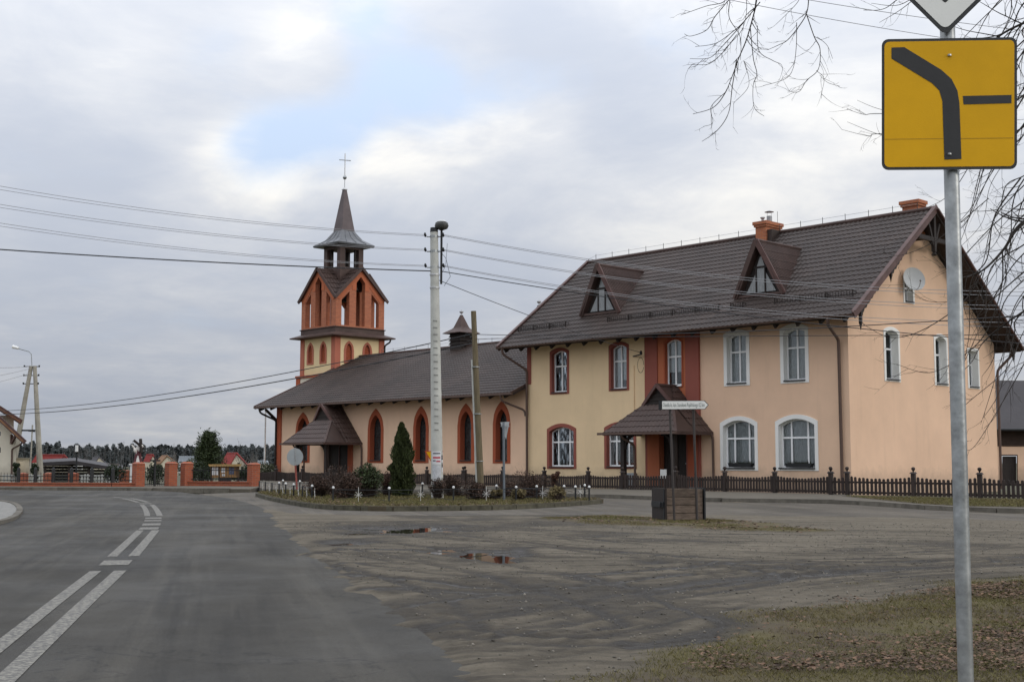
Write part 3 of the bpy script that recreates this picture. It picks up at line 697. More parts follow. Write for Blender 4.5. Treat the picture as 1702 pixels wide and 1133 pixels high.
# ---- porches: half-hipped roof with a gablet on timber posts
def porch(root, xa, xb, yf, ze, zr, xg, door_mat, y_wall=0.0, yg=-1.15, zg=None):
    zg = zg if zg is not None else ze+(zr-ze)*.58
    p = thing_part = MB()
    xm = xg; fl = math.hypot
    # side planes from the ridge to the side eaves; front hip up to the gablet foot
    tq = (zg-ze)/(zr-ze)
    L0, R0 = (xa, yf, ze), (xb, yf, ze)
    glx, grx = xa+(xm-xa)*tq, xb+(xm-xb)*tq
    GL, GR, AP = (glx, yg, zg), (grx, yg, zg), (xm, yg-.12, zr)
    pr = slab(root, 'porch', [R0, (xb, y_wall, ze), (xm, y_wall, zr), AP, GR], .06, M_tile_r)
    slab(root, 'porch_roof', [L0, GL, AP, (xm, y_wall, zr), (xa, y_wall, ze)], .06, M_tile_r)
    slab(root, 'porch_roof', [L0, R0, GR, GL], .06, M_tile_r)
    o0 = Vector(L0)
    # tiles on the three planes, trimmed along the hips
    vf = Vector((0, yg-yf, zg-ze)); hipR = Vector(GR)-Vector(R0); hipL = Vector(GL)-Vector(L0)
    nf = Vector((1, 0, 0)).cross(vf).normalized(); nf = nf if nf.z > 0 else -nf
    def side(edge, n, inward):
        q = edge.cross(n).normalized(); return -q if q.dot(inward) > 0 else q
    mid = Vector(((xa+xb)/2, yf, ze))+vf*.3
    tile_roof(pr, 'front_tiles', (xa, yf-.02, ze+.01), (1, 0, 0), vf, xb-xa, vf.length, M_tile_r, clip=[(R0, side(hipR, nf, mid-Vector(R0))), (L0, side(hipL, nf, mid-Vector(L0)))])
    for (xe, s, hip, P0) in ((xb, 1, hipR, R0), (xa, -1, hipL, L0)):
        vs = Vector((xm-xe, 0, zr-ze)); ns = Vector((0, 1, 0)).cross(vs).normalized(); ns = ns if ns.z > 0 else -ns
        md = Vector((xe, y_wall-.3, ze))+vs*.5
        gb = Vector(AP)-Vector(GR if s == 1 else GL)
        tile_roof(pr, 'side_tiles', (xe, yf, ze+.01), (0, 1, 0), vs, y_wall-yf-.01, vs.length, M_tile_r, clip=[(P0, side(hip, ns, md-Vector(P0))), (AP, side(gb, ns, md-Vector(AP)))])
        MB().bar(P0, GR if s == 1 else GL, .1, .07, up=(0, 0, 1)).build('hip_cap', M_sheet, pr)
        MB().bar(GR if s == 1 else GL, AP, .08, .12).build('gablet_board', M_barge, pr)
        MB().bar((xe, yf-.03, ze-.03), (xe, y_wall, ze-.03), .05, .12).build('eave_board', M_sheet, pr)
    MB().add([(glx+.1, yg+.02, zg), (grx-.1, yg+.02, zg), (xm, yg+.02, zr-.14)], [(0, 1, 2)]).build('gablet', M_darkwood, pr)
    for i in range(4):
        t = i/4; MB().bar((glx+(xm-glx)*t+.08, yg-.0, zg+(zr-zg)*t*.85+.05), (grx+(xm-grx)*t-.08, yg-.0, zg+(zr-zg)*t*.85+.05), .03, .05).build('gablet_board', M_darkwood, pr)
    MB().tube([AP, (xm, y_wall, zr)], .07, 8).build('ridge_cap', M_sheet, pr, smooth=True)
    MB().bar((xa-.25, yf-.05, ze-.03), (xb+.06, yf-.05, ze-.03), .1, .09).build('gutter', M_pipe, pr)
    x0, x1, y0 = xa+.62, xb-.45, yf+.45
    for xx in (x0, x1):
        MB().bar((xx, y0, -.02), (xx, y0, ze+.02), .17, .17).build('post', M_darkwood, pr)
        mb = MB()
        for s in ((1,) if xx == x0 else (-1,)):
            prv = None
            for i in range(7):
                a = i/6*math.pi/2; q = Vector((xx+s*(.08+.5*(1-math.cos(a))), y0, ze-.62+.55*math.sin(a)))
                if prv is not None: mb.bar(prv, q, .1, .1)
                prv = q
        mb.build('brace', M_darkwood, pr)
    MB().bar((xa+.1, y0, ze+.02), (xb-.1, y0, ze+.02), .14, .16).build('beam', M_darkwood, pr)
    for xx in (x0, x1):
        MB().bar((xx, y0, ze+.04), (xx, y_wall, ze+.04), .12, .14).build('beam', M_darkwood, pr)
        MB().bar((xx, y0+.1, .02), (xx, y0+.1, .62), .05, .04).build('side_rail_post', M_darkwood, pr)
    MB().box(xa+.4, xb-.3, yf+.25, y_wall-.07, -.05, .07).build('step', M_kerb, pr)
    pipe(pr, [(xa+.9, yf-.02, ze-.04), (xa+.92, yf+.05, ze-.2), (xa+1.12, yf+.5, ze-.45), (xa+1.12, yf+.55, 0)], .045, M_pipe)
    pipe(pr, [(xb+.0, y_wall-.12, ze-.02), (xb+.04, y_wall-.07, ze-.2), (xb+.04, y_wall-.06, 0)], .045, M_pipe)
    return pr
hp = porch(house, -9.39, -5.84, -2.19, 2.15, 3.95, -7.5, M_darkwood)
MB().box(-8.95, -8.35, -.14, -.11, 0, 2.2).build('door_jamb', M_orange, hp)
MB().box(-6.95, -6.5, -.14, -.11, 0, 2.2).build('door_jamb', M_rust, hp)
MB().box(-7.25, -6.95, -1.4, -1.38, .42, .78).build('notice', M_whitepl, hp)
# satellite dish on the gable
dish = thing('satellite_dish', (.05, 4.2, 7.2), 'pale grey satellite dish fixed above the attic window in the gable', 'dish')
mb = MB(); nd = Vector((.78, -.52, .28)).normalized(); uu = nd.cross(Vector((0, 0, 1))).normalized(); vv = uu.cross(nd); ctr = Vector((.42, 3.86, 7.70))
k0 = 0
for side_ in (0, 1):
    k0 = len(mb.v); R_ = 7; NS = 28
    mb.v.append(tuple(ctr-nd*(.10+.012*side_)))
    for i in range(1, R_+1):
        r = i/R_
        for j in range(NS):
            a = 2*math.pi*j/NS; mb.v.append(tuple(ctr+uu*(.42*r*math.cos(a))+vv*(.46*r*math.sin(a))-nd*(.10*(1-r*r)+.012*side_)))
    for j in range(NS): mb.f.append((k0, k0+1+j, k0+1+(j+1) % NS))
    for i in range(R_-1):
        for j in range(NS): a = k0+1+i*NS+j; b = k0+1+i*NS+(j+1) % NS; mb.f.append((a, b, b+NS, a+NS))
M_dish = mat('dish_grey', (0.5, 0.51, 0.5), 0.55, 0.06, 3)
mb.build('reflector', M_dish, dish, smooth=True, recalc=False)
lnb = ctr+nd*.42-vv*.25
MB().tube([ctr-vv*.44, ctr-vv*.42+nd*.25, lnb], .014, 6).build('feed_arm', M_greymetal, dish)
MB().tube([lnb-nd*.05, lnb+nd*.04], .035, 8).build('receiver', M_greymetal, dish, smooth=True)
MB().tube([(0, 3.9, 7.45), (.2, 3.9, 7.45), (.3, 3.9, 7.7)], .025, 8).tube([(0, 3.9, 7.2), (.2, 3.9, 7.45)], .018, 6).build('wall_bracket', M_greymetal, dish)
# ================================================================== church nave
CX0, CX1, COV, CZE, CYR, CZR, COG = -35.65, -15.85, 0.9, 4.02, 6.1, 7.17, 0.88
church = thing('church', ((CX0+CX1)/2, CYR, 0), 'low peach church nave with pointed rust-framed windows and brown tiled roof', 'church')
ch_holes = []
M_leadpane = mat('leaded_glass', (0.035, 0.04, 0.04), 0.12, 0.6, 7, 0.12, 9, spec=0.7)
for (a, b, z1) in ((-33.85, -32.5, 3.66), (-27.38, -26.1, 3.66), (-23.75, -22.6, 3.68), (-20.5, -19.35, 3.70), (-18.08, -16.95, 3.73)):
    ch_holes.append(window(church, MF, a, b, 0.98, z1, 1.0, 0.19, M_rust, (0, 1), (0.28, 0.66), frame_w=0.035, m_frame=M_black, sill=M_brownsill, kind='gothic', reveal=0.26, pane_mat=M_leadpane, proud=0.02))
# narrow leads on the panes
dw = [(-30.9, 0.0), (-29.0, 0.0), (-29.0, 2.1), (-30.9, 2.1)]
MB().fill([(CX0, -.1), (CX1-.002, -.1), (CX1-.002, 4.2), (CX0, 4.2)], ch_holes+[dw], MX(.003), 0, -.35).build('front_wall', M_peach, church)
MB().box(CX0-.02, CX0+.42, -.06, .3, -.1, 4.4).build('pilaster', M_rust, church)
csl = (CZR-CZE)/(CYR+COV)
def croof(y): return CZE+(y+COV)*csl if y < CYR else CZR-(y-CYR)*csl
cg = [(0.36, -.1), (2*CYR, -.1), (2*CYR, croof(0)-.2), (CYR, CZR-.2), (.36, croof(.36)-.2)]
MB().fill(cg, [], lambda a, b, d: (CX0-d, a, b), 0, -.35).build('gable_wall', M_peach, church)
MB().box(CX0+.36, CX1, 2*CYR-.3, 2*CYR-.003, -.1, croof(0)-.2).build('rear_wall', M_peach, church)
cx0, cx1 = CX0-COG, CX1+.02
cr_ = slab(church, 'roof', [(cx0, -COV, CZE-.03), (cx1, -COV, CZE-.03), (cx1, CYR, CZR-.03), (cx0, CYR, CZR-.03)], .1, M_soffit)
slab(church, 'rear_roof', [(cx0, 2*CYR+COV, CZE-.03), (cx1, 2*CYR+COV, CZE-.03), (cx1, CYR, CZR-.03), (cx0, CYR, CZR-.03)], .1, M_soffit)
CV = Vector((0, CYR+COV, CZR-CZE))
tile_roof(cr_, 'roof_tiles', (cx0+.02, -COV-.03, CZE-.01), (1, 0, 0), CV, cx1-cx0-.04, CV.length, M_tile)
MB().tube([(cx0, CYR, CZR+.03), (cx1, CYR, CZR+.03)], .08, 8).build('ridge_cap', M_sheet, cr_, smooth=True)
MB().bar((cx0, -COV-.05, CZE-.05), (cx0, CYR, CZR-.02), .05, .2, up=(0, -csl, 1)).build('bargeboard', M_barge, cr_)
MB().bar((cx1-.05, -COV-.05, CZE-.04), (cx1-.05, -.1, CZE-.04+.8*csl), .06, .18, up=(0, -csl, 1)).build('bargeboard', M_sheet, cr_)
MB().bar((cx0, -COV-.06, CZE-.05), (cx1, -COV-.06, CZE-.05), .09, .1).build('gutter', M_pipe, cr_)
x = cx0+.5
while x < cx1-.2:
    MB().bar((x, -COV+.05, CZE-.17), (x, .2, CZE-.17+(COV+.15)*csl), .09, .13).build('rafter_tail', M_darkwood, cr_); x += 0.98
x = cx0+2.2; wp = []
while x < cx1-.3:
    if abs(x+27.35) > .8: MB().tube([(x, CYR, CZR+.08), (x, CYR, CZR+.32)], .012, 4).build('ridge_rod', M_black, cr_)
    wp.append((x, CYR, CZR+.28)); x += 1.05
MB().tube(wp, .006, 4).build('lightning_wire', M_wiregrey, cr_)
pipe(church, [(cx0+.5, -COV-.06, CZE-.08), (cx0+.52, -COV, CZE-.35), (CX0+.0, -.1, CZE-.75), (CX0+.02, -.12, 0)], .055, M_darkwood)
pipe(church, [(cx1-.75, -COV-.06, CZE-.1), (cx1-.72, -COV-.0, CZE-.35), (cx1-.05, -.16, CZE-.75), (cx1+.0, -.16, CZE-1.0)], .045, M_pipe)
MB().bar((CX0-.05, -.0, 3.25), (CX0-.05, -.75, 3.85), .12, .12).build('eave_bracket', M_darkwood, church)
dr = MB().box(-30.9, -29.0, .12, .2, 0, 2.1).build('door', M_darkwood, church)
MB().bar((-29.95, .1, .02), (-29.95, .1, 2.08), .05, .05).build('door_rail', M_barge, dr)
cp = porch(church, -31.49, -27.85, -2.29, 1.96, 3.93, -29.7, M_darkwood)
MB().box(-29.0, -28.6, -.06, -.02, 0, 2.3).build('door_jamb', M_rust, cp)
MB().box(-31.1, -30.9, -.06, -.02, 0, 2.3).build('door_jamb', M_orange, cp)
# small round gablet vent by the porch ridge
# ridge turret with louvres and a pyramid cap
def pyramid(parent, name, prof, c, material, rot=0.0, n=4, smooth=False):
    mb = MB(); k = 0; c = Vector(c)
    for (r, z) in prof:
        for j in range(n):
            a = 2*math.pi*(j+.5)/n+rot; rr = r/math.cos(math.pi/n); mb.v.append((c.x+rr*math.cos(a), c.y+rr*math.sin(a), c.z+z))
    for i in range(len(prof)-1):
        for j in range(n): a = i*n+j; b = i*n+(j+1) % n; mb.f.append((a, b, b+n, a+n))
    mb.f.append(tuple(range(n))[::-1]); mb.f.append(tuple((len(prof)-1)*n+j for j in range(n)))
    return mb.build(name, material, parent)
for tx in (-27.33, FA(896, 505, CYR).x):
  ty = CYR
  tur = MB().box(tx-.44, tx+.44, ty-.44, ty+.44, 6.7, 7.25).build('ridge_turret', M_darkwood, church)
  for i in range(6):
      z = 7.27+i*.1
      mb = MB(); w = .5 if i % 2 == 0 else .47
      mb.add([(tx-w, ty-w, z), (tx+w, ty-w, z), (tx+w, ty+w, z), (tx-w, ty+w, z), (tx-w+.07, ty-w+.07, z+.1), (tx+w-.07, ty-w+.07, z+.1), (tx+w-.07, ty+w-.07, z+.1), (tx-w+.07, ty+w-.07, z+.1)],
             [(0, 3, 2, 1), (4, 5, 6, 7), (0, 1, 5, 4), (1, 2, 6, 5), (2, 3, 7, 6), (3, 0, 4, 7)])
      mb.build('louvre', M_darkwood, tur)
  pyramid(tur, 'cap', [(.72, 0), (.72, .03), (.36, .27), (.30, .34), (.05, 1.02)], (tx, ty, 7.87), M_sheet)
  MB().lathe([(.02, 0), (.02, .1), (.09, .14), (.12, .21), (.12, .22), (.02, .235), (.012, .33)], (tx, ty, 8.86), 10).build('finial', M_silver, tur, smooth=True)


# ================================================================== bell tower
TX1, TWD = -36.5, 3.5; TX0 = TX1-TWD; TY0, TY1 = CYR-TWD/2, CYR+TWD/2; TC = Vector(((TX0+TX1)/2, CYR, 0))
tower = thing('bell_tower', TC, 'slender church bell tower with orange brick belfry and dark pointed spire', 'tower')
MTf, MTr = MX(TY0), MG(TX1)
hf, hr = [], []
def tower_win(M, a0, a1, z0, z1, holes):
    band = .14; T = gothic_top(a0, a1, z1-.55, .55); I = gothic_top(a0+band, a1-band, z1-.57, .42)
    ring = MB().fill(shape(a0, a1, z0, T, 14), [shape(a0+band, a1-band, z0+.1, I, 14)], M, .03, -.2).build('window', M_rustpink, tower)
    n = 11
    for i in range(n):
        z = z0+.14+i*(z1-z0-.3)/n; hw = 0
        xs_ = [x_ for x_ in np.linspace(a0+band+.01, a1-band-.01, 9) if I(x_) > z+.08]
        if len(xs_) < 2: continue
        MB().fill([(xs_[0], z), (xs_[-1], z), (xs_[-1], z+.075), (xs_[0], z+.075)], [], M, -.07, -.1).build('louvre', M_rust, ring)
    holes.append(shape(a0+.06, a1-.06, z0+.05, gothic_top(a0+.06, a1-.06, z1-.56, .48), 14))
TW = TWD
for (a, b) in ((TX0+.62, TX0+1.32), (TX0+1.95, TX0+2.65)): tower_win(MTf, a, b, 6.75, 8.08, hf)
for (a, b) in ((TY0+.62, TY0+1.32), (TY0+1.95, TY0+2.65)): tower_win(MTr, a, b, 6.75, 8.08, hr)
MB().fill([(TX0, -.1), (TX1-.001, -.1), (TX1-.001, 8.5), (TX0, 8.5)], hf, MTf, 0, -.25).build('front_wall', M_cream, tower)
MB().fill([(TY0+.002, -.1), (TY1, -.1), (TY1, 8.5), (TY0+.002, 8.5)], hr, MTr, 0, -.25).build('side_wall', M_cream, tower)
MB().box(TX0, TX1-.3, TY1-.25, TY1-.003, -.1, 8.5).build('rear_wall', M_cream, tower)
MB().box(TX0+.003, TX0+.25, TY0+.3, TY1-.3, -.1, 8.5).build('side_wall', M_cream, tower)
MB().box(TX0+.3, TX1-.3, TY0+.3, TY1-.3, 6.2, 6.3).build('floor_slab', M_room, tower)
for (cx_, cy_) in ((TX1, TY0), (TX0, TY0), (TX1, TY1)):
    w1 = .34
    MB().box(cx_-(w1 if cx_ == TX1 else .05), cx_+(.05 if cx_ == TX1 else w1), cy_-(.05 if cy_ == TY0 else w1), cy_+(w1 if cy_ == TY0 else .05), -.1, 8.45).build('corner_strip', M_rustpink, tower)
# wider base of the tower beside the nave
MB().box(TX0-.25, TX1-.5, TY0-.12, TY1, -.1, 5.98).build('base_wall', M_offwhite, tower)
MB().box(TX0-.33, TX1-.45, TY0-.2, TY1+.1, 5.98, 6.12).build('base_cornice', M_rust, tower)
MB().box(TX0-.29, TX0+.12, TY0-.16, TY0+.2, -.1, 5.97).build('corner_strip', M_rust, tower)
# skirt roof and parapet between the storeys
pyramid(tower, 'skirt_eave', [(TWD/2+.1, -.08), (TWD/2+.52, -.03), (TWD/2+.52, .04), (TWD/2+.06, .22)], (TC.x, TC.y, 8.35), M_sheet)
pyramid(tower, 'parapet', [(TWD/2+.04, 0), (TWD/2+.04, .26), (TWD/2+.1, .29), (TWD/2+.1, .33)], (TC.x, TC.y, 8.56), M_sheet)
pipe(tower, [(TX1+.3, TY1+.3, 8.3), (TX1+.28, TY1+.28, 8.15), (TX1+.07, TY1+.05, 7.95), (TX1+.07, TY1+.05, 6.4)], .05, M_darkwood)
# belfry: four gabled brick faces with tall openings
BZ, EZ, AZ = 8.86, 10.66, 12.42
HWb = TWD/2+.02
def belfry_face(M, c):
    o = [(c-HWb, BZ), (c+HWb, BZ), (c+HWb, EZ), (c, AZ), (c-HWb, EZ)]
    op = []
    gs = (AZ-EZ)/HWb
    def under(x, off): return EZ+(HWb-abs(x-c))*gs-off
    op.append([(c-1.36, BZ+.12), (c-.80, BZ+.12), (c-.80, under(c-.80, .62)), (c-1.36, under(c-1.36, .62))])
    op.append([(c+.80, BZ+.12), (c+1.36, BZ+.12), (c+1.36, under(c+1.36, .62)), (c+.80, under(c+.80, .62))])
    op.append([(c-.32, BZ+.12), (c+.32, BZ+.12), (c+.32, AZ-.86), (c, AZ-.48), (c-.32, AZ-.86)])
    return o, op
for (M, c, nm) in ((MX(TY0-.02), TC.x, 'f'), (MG(TX1+.025), TC.y, 'r'), (MX(TY1-.28), TC.x, 'b'), (MG(TX0+.285), TC.y, 'l')):
    o, op = belfry_face(M, c)
    k_ = .006 if nm in 'rl' else 0
    o2 = [(p[0]+(k_ if p[0] < c else -k_ if p[0] > c else 0), p[1]+(k_)) for p in o]
    bf = MB().fill(o2, op, M, 0, -.3).build('belfry_wall', M_brickbel, tower)
    # plain plastered spandrel band along the gable and the brick piers standing proud below it
    gs = (AZ-EZ)/HWb
    band = [(c-HWb+k_, EZ-.1), (c-HWb+.32, EZ-.22), (c-.62, EZ+.72), (c-.62, 11.1), (c-.32, 11.1), (c-.32, AZ-.86), (c, AZ-.48), (c+.32, AZ-.86), (c+.32, 11.1), (c+.62, 11.1), (c+.62, EZ+.72), (c+HWb-.32, EZ-.22), (c+HWb-k_, EZ-.1), (c+HWb-k_, EZ-.01), (c, AZ-.01), (c-HWb+k_, EZ-.01)]
    MB().fill(band, [], M, .022, .001).build('gable_band', M_orange, bf)
# cross-gable roof
for s in (-1, 1):
    for ax in (0, 1):
        r_ = HWb+.16
        def P(a, b, z): return (TC.x+a, TC.y+b, z) if ax == 0 else (TC.x+b, TC.y+a, z)
        gs = (AZ-EZ)/HWb
        zl = EZ-.16*gs
        # plane falling from the ridge (at a=0) towards both sides; four triangles per arm
        for t in (-1, 1):
            pts = [P(0, 0, AZ+.06), P(0, s*r_, AZ+.06), P(t*r_, s*r_, zl+.06)]
            rf = slab(tower, 'belfry_roof', pts, .08, M_tile_r)
            MB().bar(P(0, s*r_, AZ+.04), P(t*r_, s*r_, zl+.04), .06, .17, up=(0, 0, 1)).build('bargeboard', M_sheet, rf)
            # tile courses as raised laps
            mb = MB()
            A, B, C_ = Vector(pts[0]), Vector(pts[1]), Vector(pts[2])
            for i in range(1, 6):
                q = i/6; b0 = B.lerp(C_, q); a0 = A.lerp(C_, q); nn_ = (B-A).cross(C_-A).normalized(); nn_ = nn_ if nn_.z > 0 else -nn_
                mb.bar(a0+nn_*.02, b0+nn_*.02, .03, .04, up=nn_)
            for i in range(1, 9):
                q = i/9; b0 = A.lerp(B, q); b1 = A.lerp(C_, q)
                mb.bar(b0+nn_*.012, b1+nn_*.012, .02, .025, up=nn_)
            mb.build('tile_laps', M_tile_r, rf)
# open lantern and spire
lan = MB()
for (a, b) in ((-1, -1), (1, -1), (1, 1), (-1, 1)):
    lan.box(TC.x+a*.68-.17, TC.x+a*.68+.17, TC.y+b*.68-.17, TC.y+b*.68+.17, 11.2, 14.0)
lan.box(TC.x-.84, TC.x+.84, TC.y-.84, TC.y+.84, 13.72, 14.05).box(TC.x-.8, TC.x+.8, TC.y-.8, TC.y+.8, 11.5, 12.62)
lanp = lan.build('lantern', M_sheet, tower)
for (a, b) in ((-1, 0), (1, 0), (0, 1), (0, -1)):
    for s in (-.40, .40):
        MB().box(TC.x+a*.62+(0 if a else s)-.06, TC.x+a*.62+(0 if a else s)+.06, TC.y+b*.62+(0 if b else s)-.06, TC.y+b*.62+(0 if b else s)+.06, 12.6, 13.74).build('lantern_frame', M_darkwood, lanp)
sp = pyramid(tower, 'spire_skirt', [(1.30, -.12), (1.34, -.02), (1.28, .03), (.80, .34), (.42, .92)], (TC.x, TC.y, 14.02), M_spire, 0, 4)
for j in range(4):
    a = math.pi/2*j
    for t in (-.55, 0, .55):
        d = Vector((math.cos(a), math.sin(a), 0)); q = Vector((-math.sin(a), math.cos(a), 0)); c0 = Vector((TC.x, TC.y, 14.02))
        MB().tube([c0+d*r__+q*t*r__+Vector((0, 0, z__+.015)) for r__, z__ in ((1.30, .02), (.80, .34), (.42, .92))], .018, 5).build('standing_seam', M_spire, sp)
spi = pyramid(tower, 'spire', [(.46, 0), (.09, 2.6)], (TC.x, TC.y, 14.9), M_sheet2, 0, 4)
pyramid(tower, 'spire_cap', [(.14, 0), (.13, .04), (.02, .16)], (TC.x, TC.y, 17.46), M_silver, 0, 4)
MB().lathe([(.02, 0), (.02, .5), (.02, .52), (.09, .56), (.125, .65), (.09, .74), (.02, .78), (.02, .8)], (TC.x, TC.y, 17.58), 12).build('ball_finial', M_zinc, tower, smooth=True)
MB().bar((TC.x, TC.y, 18.35), (TC.x, TC.y, 19.72), .045, .045).build('cross', M_silver, tower)
MB().bar((TC.x-.22, TC.y-.28, 19.32), (TC.x+.22, TC.y+.28, 19.28), .04, .045).build('cross_arm', M_zinc, tower)
MB().lathe([(.42, 0), (.34, .1), (.27, .3), (.2, .5), (.0, .58)], (TC.x, TC.y, 10.6), 14).bar((TC.x-1.4, TC.y, 11.25), (TC.x+1.4, TC.y, 11.25), .14, .14).build('bell', M_darkwood, tower)
# ================================================================== terrain, roads, yard
def vnoise(x, y, scale, seed):
    r = np.random.default_rng(seed); T = r.random((256, 256))
    X, Y = x*scale, y*scale; i, j = np.floor(X).astype(int), np.floor(Y).astype(int); fx, fy = X-i, Y-j
    fx = fx*fx*(3-2*fx); fy = fy*fy*(3-2*fy); i0, j0, i1, j1 = i % 256, j % 256, (i+1) % 256, (j+1) % 256
    return (T[i0, j0]*(1-fx)+T[i1, j0]*fx)*(1-fy)+(T[i0, j1]*(1-fx)+T[i1, j1]*fx)*fy
def fbm(x, y, scale, seed, octv=4, gain=.5):
    s = 0; a = 1; t = 0
    for o in range(octv): s = s+a*vnoise(x+o*17.3, y-o*9.1, scale*2**o, seed+o); t += a; a *= gain
    return s/t
def sdist(P, poly):
    """distance to a polygon, negative inside"""
    P = np.asarray(P, np.float64); poly = np.asarray(poly, np.float64); d = np.full(len(P), 1e9); ins = np.zeros(len(P), bool)
    for k in range(len(poly)):
        a, b = poly[k], poly[(k+1) % len(poly)]; e = b-a; w = P-a
        t = np.clip((w@e)/(e@e+1e-12), 0, 1); q = w-t[:, None]*e; d = np.minimum(d, (q*q).sum(1))
        c = ((a[1] <= P[:, 1]) != (b[1] <= P[:, 1])) & ((P[:, 0]-a[0])*(b[1]-a[1]) < (P[:, 1]-a[1])*e[0]*1.0) if False else (((a[1] > P[:, 1]) != (b[1] > P[:, 1])) & (P[:, 0] < e[0]*(P[:, 1]-a[1])/(e[1] if abs(e[1]) > 1e-12 else 1e-12)+a[0]))
        ins ^= c
    d = np.sqrt(d); return np.where(ins, -d, d)
def pdist(P, line):
    P = np.asarray(P, np.float64); d = np.full(len(P), 1e9); line = np.asarray(line, np.float64)
    for k in range(len(line)-1):
        a, b = line[k], line[k+1]; e = b-a; w = P-a
        t = np.clip((w@e)/(e@e+1e-12), 0, 1); q = w-t[:, None]*e; d = np.minimum(d, (q*q).sum(1))
    return np.sqrt(d)
def sline(P, line):
    """signed sideways distance to a polyline"""
    P = np.asarray(P, np.float64); best = np.full(len(P), 1e9); sg = np.ones(len(P)); line = np.asarray(line, np.float64)
    for k in range(len(line)-1):
        a, b = line[k], line[k+1]; e = b-a; w = P-a
        t = np.clip((w@e)/(e@e+1e-12), 0, 1); q = w-t[:, None]*e; d = (q*q).sum(1); m = d < best
        best = np.where(m, d, best); sg = np.where(m, np.sign(e[0]*w[:, 1]-e[1]*w[:, 0]), sg)
    return np.sqrt(best)*sg
def g2(pts): return [tuple(G(*p)[:2]) for p in pts]
def smooth_line(pts, n=6):
    P = [Vector(p) for p in pts]; out = []
    for i in range(len(P)-1):
        p0, p1, p2, p3 = P[max(i-1, 0)], P[i], P[i+1], P[min(i+2, len(P)-1)]
        for k in range(n):
            t = k/n; out.append(0.5*((2*p1)+(p2-p0)*t+(2*p0-5*p1+4*p2-p3)*t*t+(3*p1-p0-3*p2+p3)*t**3))
    out.append(P[-1]); return [tuple(q) for q in out]
def terrain_z(x, y):
    """village ground falls away gently beyond the churchyard"""
    u = -(x-CAM.x)*math.sin(YAW)+(y-CAM.y)*math.cos(YAW)
    d = np.sqrt((x-CAM.x)**2+(y-CAM.y)**2); z = np.where(u > 62, -5.2*(1-np.exp(-np.clip(u-62, 0, None)/210)), 0)
    return z
M_ground = mat('winter_ground', (0.07, 0.07, 0.038), 0.95, 0.35, 0.08, 0.4, 3, hue=(0.075, 0.065, 0.045))
gx = np.concatenate([-np.geomspace(4000, 60, 26), np.linspace(-55, 55, 34), np.geomspace(60, 4000, 26)])
X_, Y_ = np.meshgrid(gx+0, gx+0, indexing='ij'); Z_ = terrain_z(X_, Y_)-0.10
n_ = len(gx); idx = np.arange(n_*n_).reshape(n_, n_)
quads = np.stack([idx[:-1, :-1].ravel(), idx[1:, :-1].ravel(), idx[1:, 1:].ravel(), idx[:-1, 1:].ravel()], 1)
ground = big_mesh('ground', np.stack([X_.ravel(), Y_.ravel(), Z_.ravel()], 1), quads, M_ground, 'structure', smooth=True)

